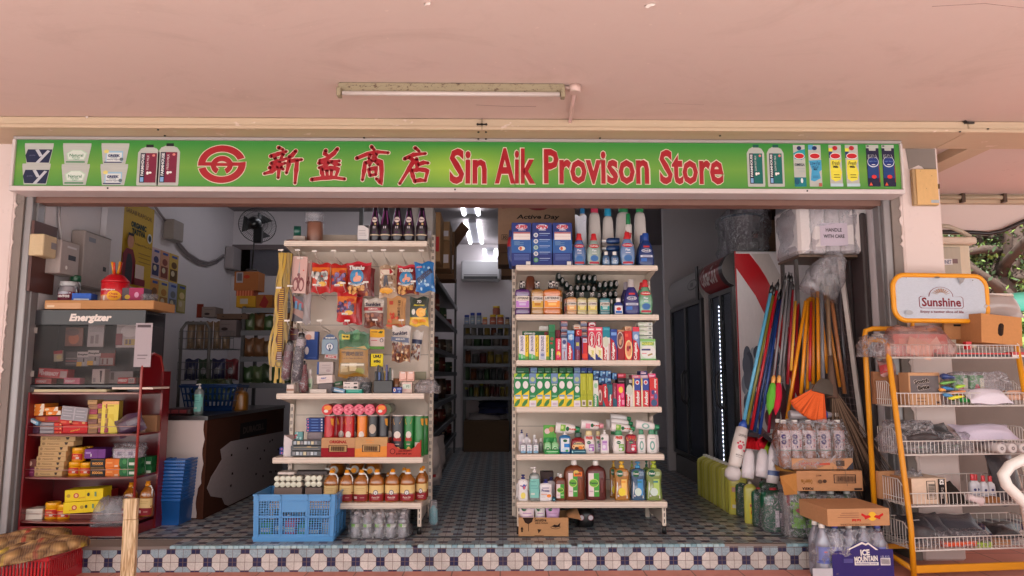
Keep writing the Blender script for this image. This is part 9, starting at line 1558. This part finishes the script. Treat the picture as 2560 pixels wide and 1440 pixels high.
for i,(x0,x1,yt,c1,c2)in enumerate(((722,815,700,S(120,130,150),S(30,50,130)),(830,915,660,S(130,140,150),S(40,60,150)),(942,1035,660,S(120,130,140),S(40,60,150)),(1050,1140,740,S(170,110,90),S(230,190,40)),(1180,1300,695,S(150,80,60),S(220,180,40)),(1310,1440,695,S(150,80,60),S(220,180,40)),(1460,1540,740,S(150,120,90),S(30,40,90)))):jar('Y',x0,x1,yt,10.34,zA[0],f'jar on the top aisle end shelf, {ORD[i]} along',c1,c2)
x,zz,w_,h=put('Y',1235,1370,535,10.34,None,695);bottle('jar','jar','yellow lidded jar balanced on two others at the aisle end','jar',(x,10.42,zz),w_,h,S(150,80,60),S(220,180,40))
for s_ in range(1,6):
 n=(0,7,5,6,7,9)[s_]
 for i in range(n):
  cc=rd.choice([S(100,54,30),S(120,100,40),S(80,28,28),S(60,60,60),S(46,70,40),S(120,114,108)]);w_=(xb-xa)/n*.86;x=xa+(i+.5)*(xb-xa)/n  # jar and tin colours kept dark to mimic shade at the aisle end
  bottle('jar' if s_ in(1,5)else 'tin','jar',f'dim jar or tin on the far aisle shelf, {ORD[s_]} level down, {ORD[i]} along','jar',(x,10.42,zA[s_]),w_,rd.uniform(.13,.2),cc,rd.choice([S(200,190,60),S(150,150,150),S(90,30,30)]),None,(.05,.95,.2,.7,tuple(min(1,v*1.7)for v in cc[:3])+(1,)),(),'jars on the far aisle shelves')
b=B();b.box(xa+.02,xb-.02,10.2,10.65,HS,HS+.42,S(110,86,66));tag(b.build('carton','kraft'),'large dim carton on the floor at the end of the aisle','carton')
for i in range(3):pouch('rice_sack',f'dark rice sack lying at the aisle end, {ORD[i]} from the floor carton up','sack',(xa+.3+.14*(i>0),10.4-.02*i,HS+.43+.09*i),.46,.3,(S(190,180,180),S(50,56,100),S(44,50,84))[i],(),.12,seed=40+i).rotation_euler=(-1.3,0,0)
for x0,lb in((-.30,'white air conditioner on the wall at the end of the aisle, near the shelving'),(.42,'white air conditioner on the wall at the end of the aisle, over the jars')):
 o=empty('air_conditioner',(x0+.0,10.8,P(1200,700,10.55).z));tag(o,lb,'air conditioner');b=B();b.box(-.29,.29,-.22,-.002,0,.3,S(200,198,200),bev=.02);b.build('case','gloss',o);b=B();b.box(-.25,.25,-.226,-.2205,.02,.06,S(50,50,52));b.box(-.25,.25,-.226,-.2205,.075,.085,S(90,90,92));b.build('vent','metal',o)
XA=-.62;zL=[P(1076,y,5.62).z for y in(640,742,855,928,1027,1116,1200)];shelfrun('aisle_shelves','long dim grey shelving running down the counter side of the aisle',-1.12,XA,5.6,10.1,zL,(XA,XA+.012,5.6,10.1),zL[0]+.4)
for s_ in range(1,7):
 for i in range(10):
  y=5.66+(i+.5)*.42*(1+.03*i)*.9;cc=rd.choice([S(90,28,26),S(100,40,30),S(40,60,36),S(110,96,40),S(46,46,60),S(100,94,88),S(60,40,28)]);hh=rd.uniform(.12,.24)  # packet colours darkened so that the lower aisle looks shaded
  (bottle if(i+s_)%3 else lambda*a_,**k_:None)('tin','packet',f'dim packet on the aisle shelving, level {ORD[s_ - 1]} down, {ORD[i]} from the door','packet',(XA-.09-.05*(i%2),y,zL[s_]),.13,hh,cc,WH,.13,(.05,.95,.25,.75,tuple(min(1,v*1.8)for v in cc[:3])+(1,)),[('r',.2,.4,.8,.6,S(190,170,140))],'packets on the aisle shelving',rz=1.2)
for i,(x0,x1,yt,yb,Y,cc,lb)in enumerate(((30,150,180,780,5.62,S(196,186,180),'white carton with small print nearest the door on the aisle shelving'),(140,290,290,1000,5.9,S(168,130,92),'tall kraft carton with a red mark on the aisle shelving'),(300,460,460,790,6.3,S(176,140,104),'pale kraft carton with a white sticker on the aisle shelving'),(290,460,800,1150,6.3,S(150,116,84),'kraft carton under the stickered one'),(450,545,640,1350,7.0,S(120,90,66),'kraft carton with an open flap on the aisle shelving'))):
 a,c_=at('X',x0,yt,Y),at('X',x1,yb,Y);z=c_.z if i==2 else zL[0]+.001;z=at('X',x0,790,Y).z if i==2 else z;carton_box('carton',lb,'carton',((a.x+c_.x)/2-.06,Y,z),c_.x-a.x+.12,a.z-z,.35,cc,[('r',.72,.2,.95,.5,S(190,60,60)if i==1 else S(220,214,220))],mat='kraft')
a=at('X',640,800,7.2);b=B();b.quad((-.18,0,-.12),(-.1,0,-.2),(.12,.02,.12),(.04,.02,.2),S(110,80,60));tag(b.build('carton_flap','kraft',None,(a.x-.02,7.2,a.z)),'raised carton flap sticking out over the aisle','flap')
for i,(x0,x1,y0,y1)in enumerate(((1330,1440,920,1230),(1390,1560,1240,1440))):
 a,c_=at('X',x0,y0,6.6+.5*i),at('X',x1,y1,6.6+.5*i);carton_box('carton',('dim kraft carton high on the back rack by the aisle','dim brown carton jutting out behind the toiletries rack')[i],'carton',((a.x+c_.x)/2+.1,6.6+.5*i,c_.z),c_.x-a.x+.2,a.z-c_.z,.3,S(120,92,72),mat='kraft')
shelfrun('aisle_shelves','dark shelving down the fridge side of the aisle behind the toiletries rack',RX0+.04,RX0+.5,6.05,10.1,[HS+.2+.3*q for q in range(6)],(RX0+.028,RX0+.04,6.05,10.1),HS+2.0)
for s_ in range(5):
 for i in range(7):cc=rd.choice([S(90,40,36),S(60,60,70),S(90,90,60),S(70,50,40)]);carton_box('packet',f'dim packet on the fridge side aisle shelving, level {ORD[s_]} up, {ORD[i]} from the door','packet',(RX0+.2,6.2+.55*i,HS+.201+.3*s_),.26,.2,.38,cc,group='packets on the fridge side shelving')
for i,(y,z)in enumerate(((5.9,.55),(6.15,.42),(6.5,.5))):pouch('rice_bag',f'white and red rice bag slumped low in the aisle, {ORD[i]} from the door','sack',(XA+.03,y,HS+z-.28),.34,.3,S(190,176,172),[('r',.2,.3,.4,.9,S(180,40,44))],.16,seed=50+i,rz=1.1)
q=P(644,563,7.3);fan=empty('pedestal_fan',(q.x,7.3,at('T',440,985,7.3).z));tag(fan,'black round fan seen from behind above the counter','fan');hz_=q.z-fan.location.z;FM=Matrix.Rotation(-.35,3,'Y')@Matrix.Rotation(.5,3,'Z');off=Vector((0,0,hz_))
b=B();rr=.185
for r_ in(rr,rr*.75,rr*.5,rr*.28):b.tube([FM@Vector((r_*math.cos(t*.2618),-.06*(1-(r_/rr)**2),r_*math.sin(t*.2618)))+off for t in range(24)],.0045 if r_==rr else .002,BK,5,closed=True)
for t in range(60):a_=t*.1047;b.tube([FM@Vector((r_*math.cos(a_),-.06*(1-(r_/rr)**2),r_*math.sin(a_)))+off for r_ in(.05,rr*.6,rr)],.0018,BK,4)
b.build('cage','gloss',fan);b=B()
for t in range(3):b.loft([[FM@Vector((r_*math.cos(a_),.03+(.02 if e else-.02),r_*math.sin(a_)))+off for e,a_ in((0,t*2.094+.1),(1,t*2.094+1.2))]for r_ in(.04,.1,.165)],BK,cap=False,closed=False)
b.build('blade','gloss',fan);b=B();b.lathe([(.02,-.16),(.06,-.14),(.065,-.06),(.05,-.02)],BK,16,axis='y',cz=hz_);b.box(-.01,.075,-.1,-.03,hz_-.2,hz_-.03,BK,bev=.01);b.build('motor','gloss',fan);b=B();b.tube([(.0,-.06,hz_-.02),(-.02,-.03,hz_*.5),(-.04,0,.02)],.008,BK,6);b.lathe([(.06,0),(.05,.02)],BK,14,cx=-.04);b.build('stand','gloss',fan)
def dim(c,x0,x1,yt,yb,Y,label,col,prims=(),name='carton',cat='carton',d=.2,mat='kraft'):x,z,w_,h=put(c,x0,x1,yt,Y,None,yb);return carton_box(name,label,cat,(x,Y,z),w_,h,d,col,prims,mat=mat)
dim('T',148,478,990,1250,7.2,'brown carton with a barcode sticker under the black fan',S(176,110,66),[('r',.08,.4,.36,.96,S(180,170,176)),('r',.12,.5,.32,.9,S(110,104,110)),('e',.52,.72,.13,.1,S(190,70,50))]);dim('A',1702,1842,748,830,7.2,'yellow carton with a pale label under the barcode carton',S(206,156,50),[('r',.2,.3,.6,.75,S(190,180,170))]);dim('A',1700,1825,708,748,7.22,'row of orange wrapped sticks between two cartons',S(196,90,50),[('r',.05+.16*q,0,.13+.16*q,1,S(226,130,90))for q in range(6)],'stick_packet','packet',.15,'card');dim('A',1845,1960,740,868,7.1,'ochre carton with red packets beside the yellow carton',S(160,100,50),[('p',[(.2,.4),(.5,1),(.8,.6),(.6,.2)],S(150,50,50))])
xg,xh=P(600,900,7.1).x,P(705,900,7.1).x;zG=[at('A',1700,y,7.1).z for y in(838,1000,1188,1378)];shelfrun('vegetable_shelves','dim shelves of bagged vegetables behind the counter',xg,xh+.3,7.1,7.5,zG,(xg,xh+.3,7.085,7.099),zG[0]+.02)
for s_ in range(1,4):
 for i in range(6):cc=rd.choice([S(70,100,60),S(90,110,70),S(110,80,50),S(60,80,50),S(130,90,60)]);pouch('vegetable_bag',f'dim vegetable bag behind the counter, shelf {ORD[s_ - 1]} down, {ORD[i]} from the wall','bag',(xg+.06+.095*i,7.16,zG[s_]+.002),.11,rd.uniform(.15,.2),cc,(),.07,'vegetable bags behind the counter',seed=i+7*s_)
br_=empty('bread_rack',(P(490,900,7.0).x,7.0,HS));tag(br_,'tube bread rack behind the counter, its white greyed to imitate shade','rack');zb_=at('S',500,375,7.0).z-HS;x0,x1=at('S',300,500,7.0).x-br_.location.x,at('S',690,500,7.0).x-br_.location.x
b=B();b.tube([(x1,0,0),(x1,0,zb_-.06),(x1-.04,0,zb_),(x0+.04,0,zb_),(x0,0,zb_-.06),(x0,0,0)],.016,S(110,106,104),8);b.build('frame','metal',br_)  # white tubes and wires coloured grey, painting in the shade behind the counter
zB_=[at('S',500,y,7.0).z-HS for y in(735,1165)]
for z in zB_:
 b=B()
 for q in range(16):x=x0+(x1+.25-x0)*q/15;b.tube([(x,-.05,z),(x,-.05,z+.17)],.0022,S(100,98,98),4);b.tube([(x,-.05,z),(x,.3,z)],.0022,S(100,98,98),4)
 for e in(0,.1,.17):b.tube([(x0,-.05,z+e),(x1+.25,-.05,z+e)],.003,S(100,98,98),4)
 b.build('wire_basket','metal',br_)
for i in range(5):pouch('bread_bag',f'long bread bag in the darkened rack behind the counter, {ORD[i]} from the wall','bread',(br_.location.x+x0+.05+.085*i,7.1,HS+zB_[0]+.003),.08,.27,S(130,104,78),[('r',.3,.1,.7,.8,S(150,124,96))],.07,'bread bags in the grey rack',seed=60+i)
for i in range(4):pouch('snack_bag',f'dark blue or green bag in the lower basket behind the counter, {ORD[i]} along','bag',(br_.location.x+x0+.07+.13*i,7.1,HS+zB_[1]+.003),.13,.2,(S(40,46,90),S(50,80,60),S(40,44,90),S(120,40,50))[i],[('e',.5,.4,.2,.2,S(150,150,160))],.08,'bags in the lower basket',seed=70+i)
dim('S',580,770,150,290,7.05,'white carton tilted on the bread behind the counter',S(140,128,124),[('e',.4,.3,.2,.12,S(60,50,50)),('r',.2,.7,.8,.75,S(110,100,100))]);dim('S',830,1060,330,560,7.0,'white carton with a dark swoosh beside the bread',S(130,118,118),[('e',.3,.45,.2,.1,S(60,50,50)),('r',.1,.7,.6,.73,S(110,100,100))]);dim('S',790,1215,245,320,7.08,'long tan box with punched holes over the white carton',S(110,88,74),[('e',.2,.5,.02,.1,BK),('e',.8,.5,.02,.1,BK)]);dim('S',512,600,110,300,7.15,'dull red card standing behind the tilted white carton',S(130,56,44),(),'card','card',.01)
q=at('S',690,1440,6.3);bs=basket('shopping_basket',.48,.3,.22,S(20,54,104));bs.location=(q.x,6.4,zc_);tag(bs,'blue shopping basket of greens standing on the counter','basket');film('film_bag','clear bag of greens heaped in the counter basket','bag',(q.x,6.27,zc_+.08),.4,.2,.24,'haze',seed=95,pin=.3,col=S(130,150,110));bottle('jug','oil_jar','amber jar in the dark beside the counter basket','jar',(at('S',1120,1300,6.4).x,6.4,zc_),.13,.2,S(150,96,30),S(110,70,30),.12)
# ================================================================== TREES BEYOND
random.seed(11)
M['leaf']=attr_mat('leaf',.6,.3,vary=.3,scale=3)
M['bark']=flat('bark',S(70,58,52),.95,.35,12,bump=.5)
def tree(px,Y,pts,r0,label,branches,nleaf,spread,seed,cols):
 rnd=random.Random(seed)
 base=PZ(px,1000,0);base=Vector((P(px,900,Y).x,Y,0))
 t=empty('shade_tree',base);tag(t,label,'tree','trees beyond the passage')
 b=B();path=[Vector((P(q[0],q[1],Y).x-base.x,rnd.uniform(-.2,.2),P(q[0],q[1],Y).z))for q in pts]
 path=[Vector((0,0,0))]+path
 b.tube(path,r0,BK,10,r0*.45)
 tips=[]
 for k_ in range(branches*2):
  k1=rnd.randint(1,len(path)-2);s0=path[k1].lerp(path[k1+1],rnd.random());a=rnd.uniform(0,6.28);ln=rnd.uniform(1.5,3.4)
  pth=[s0];d=Vector((math.cos(a),math.sin(a)*.6,rnd.uniform(-.15,.6)))
  for j in range(6):
   d=(d+Vector((rnd.uniform(-.4,.4),rnd.uniform(-.4,.4),rnd.uniform(-.25,.3)))).normalized();pth.append(pth[-1]+d*ln/6);tips.append(pth[-1])
  b.tube(pth,r0*.36,BK,6,r0*.1)
 b.build('trunk','bark',t)
 b=B()
 for k_ in range(nleaf):
  c=rnd.choice(tips)+Vector((rnd.gauss(0,spread),.4+rnd.gauss(0,spread),rnd.gauss(0,spread*.6)))
  s_=rnd.uniform(.03,.065);n_=Vector((rnd.gauss(0,1),rnd.gauss(0,1),rnd.gauss(.6,.6))).normalized();u=n_.orthogonal().normalized();v_=n_.cross(u)
  a=rnd.uniform(0,6.28);u,v_=u*math.cos(a)+v_*math.sin(a),v_*math.cos(a)-u*math.sin(a)
  i=b.pts((c-u*s_,c+v_*s_*.5,c+u*s_,c-v_*s_*.5));b.face((i,i+1,i+2,i+3),rnd.choice(cols))
 b.build('crown','leaf',t)
GR=[S(52,72,34),S(70,94,42),S(40,56,30),S(96,118,56),S(56,74,44)]
tree(2510,13.0,[(2490,760),(2515,690),(2550,600),(2600,440)],.3,'tall shade tree with pale leaning trunk beyond the green tarpaulin',16,9000,.4,1,GR)
tree(2440,15.0,[(2440,760),(2448,690),(2436,620),(2400,500)],.16,'slim dark tree with curving trunk beside the electrical cabinet',16,9000,.45,2,GR)
tree(2620,20.0,[(2610,800),(2630,690),(2640,560)],.22,'dense bushy tree farther off behind the leaning shade tree',20,12000,.6,5,[S(110,138,64),S(136,160,84),S(92,122,58),S(150,170,100)])
b=B();rnd=random.Random(9)
for k_ in range(14000):
 c=Vector((rnd.uniform(8,44),30+rnd.gauss(0,1.4),abs(rnd.gauss(0,3.2))+rnd.uniform(0,3)))
 s_=rnd.uniform(.12,.3);n_=Vector((rnd.gauss(0,1),rnd.gauss(-.6,1),rnd.gauss(.6,.6))).normalized();u=n_.orthogonal().normalized();v_=n_.cross(u)
 i=b.pts((c-u*s_,c+v_*s_*.6,c+u*s_,c-v_*s_*.6));b.face((i,i+1,i+2,i+3),rnd.choice([S(86,116,52),S(116,144,74),S(66,96,46),S(140,164,92)]))
o=b.build('undergrowth','leaf');o['kind']='stuff'
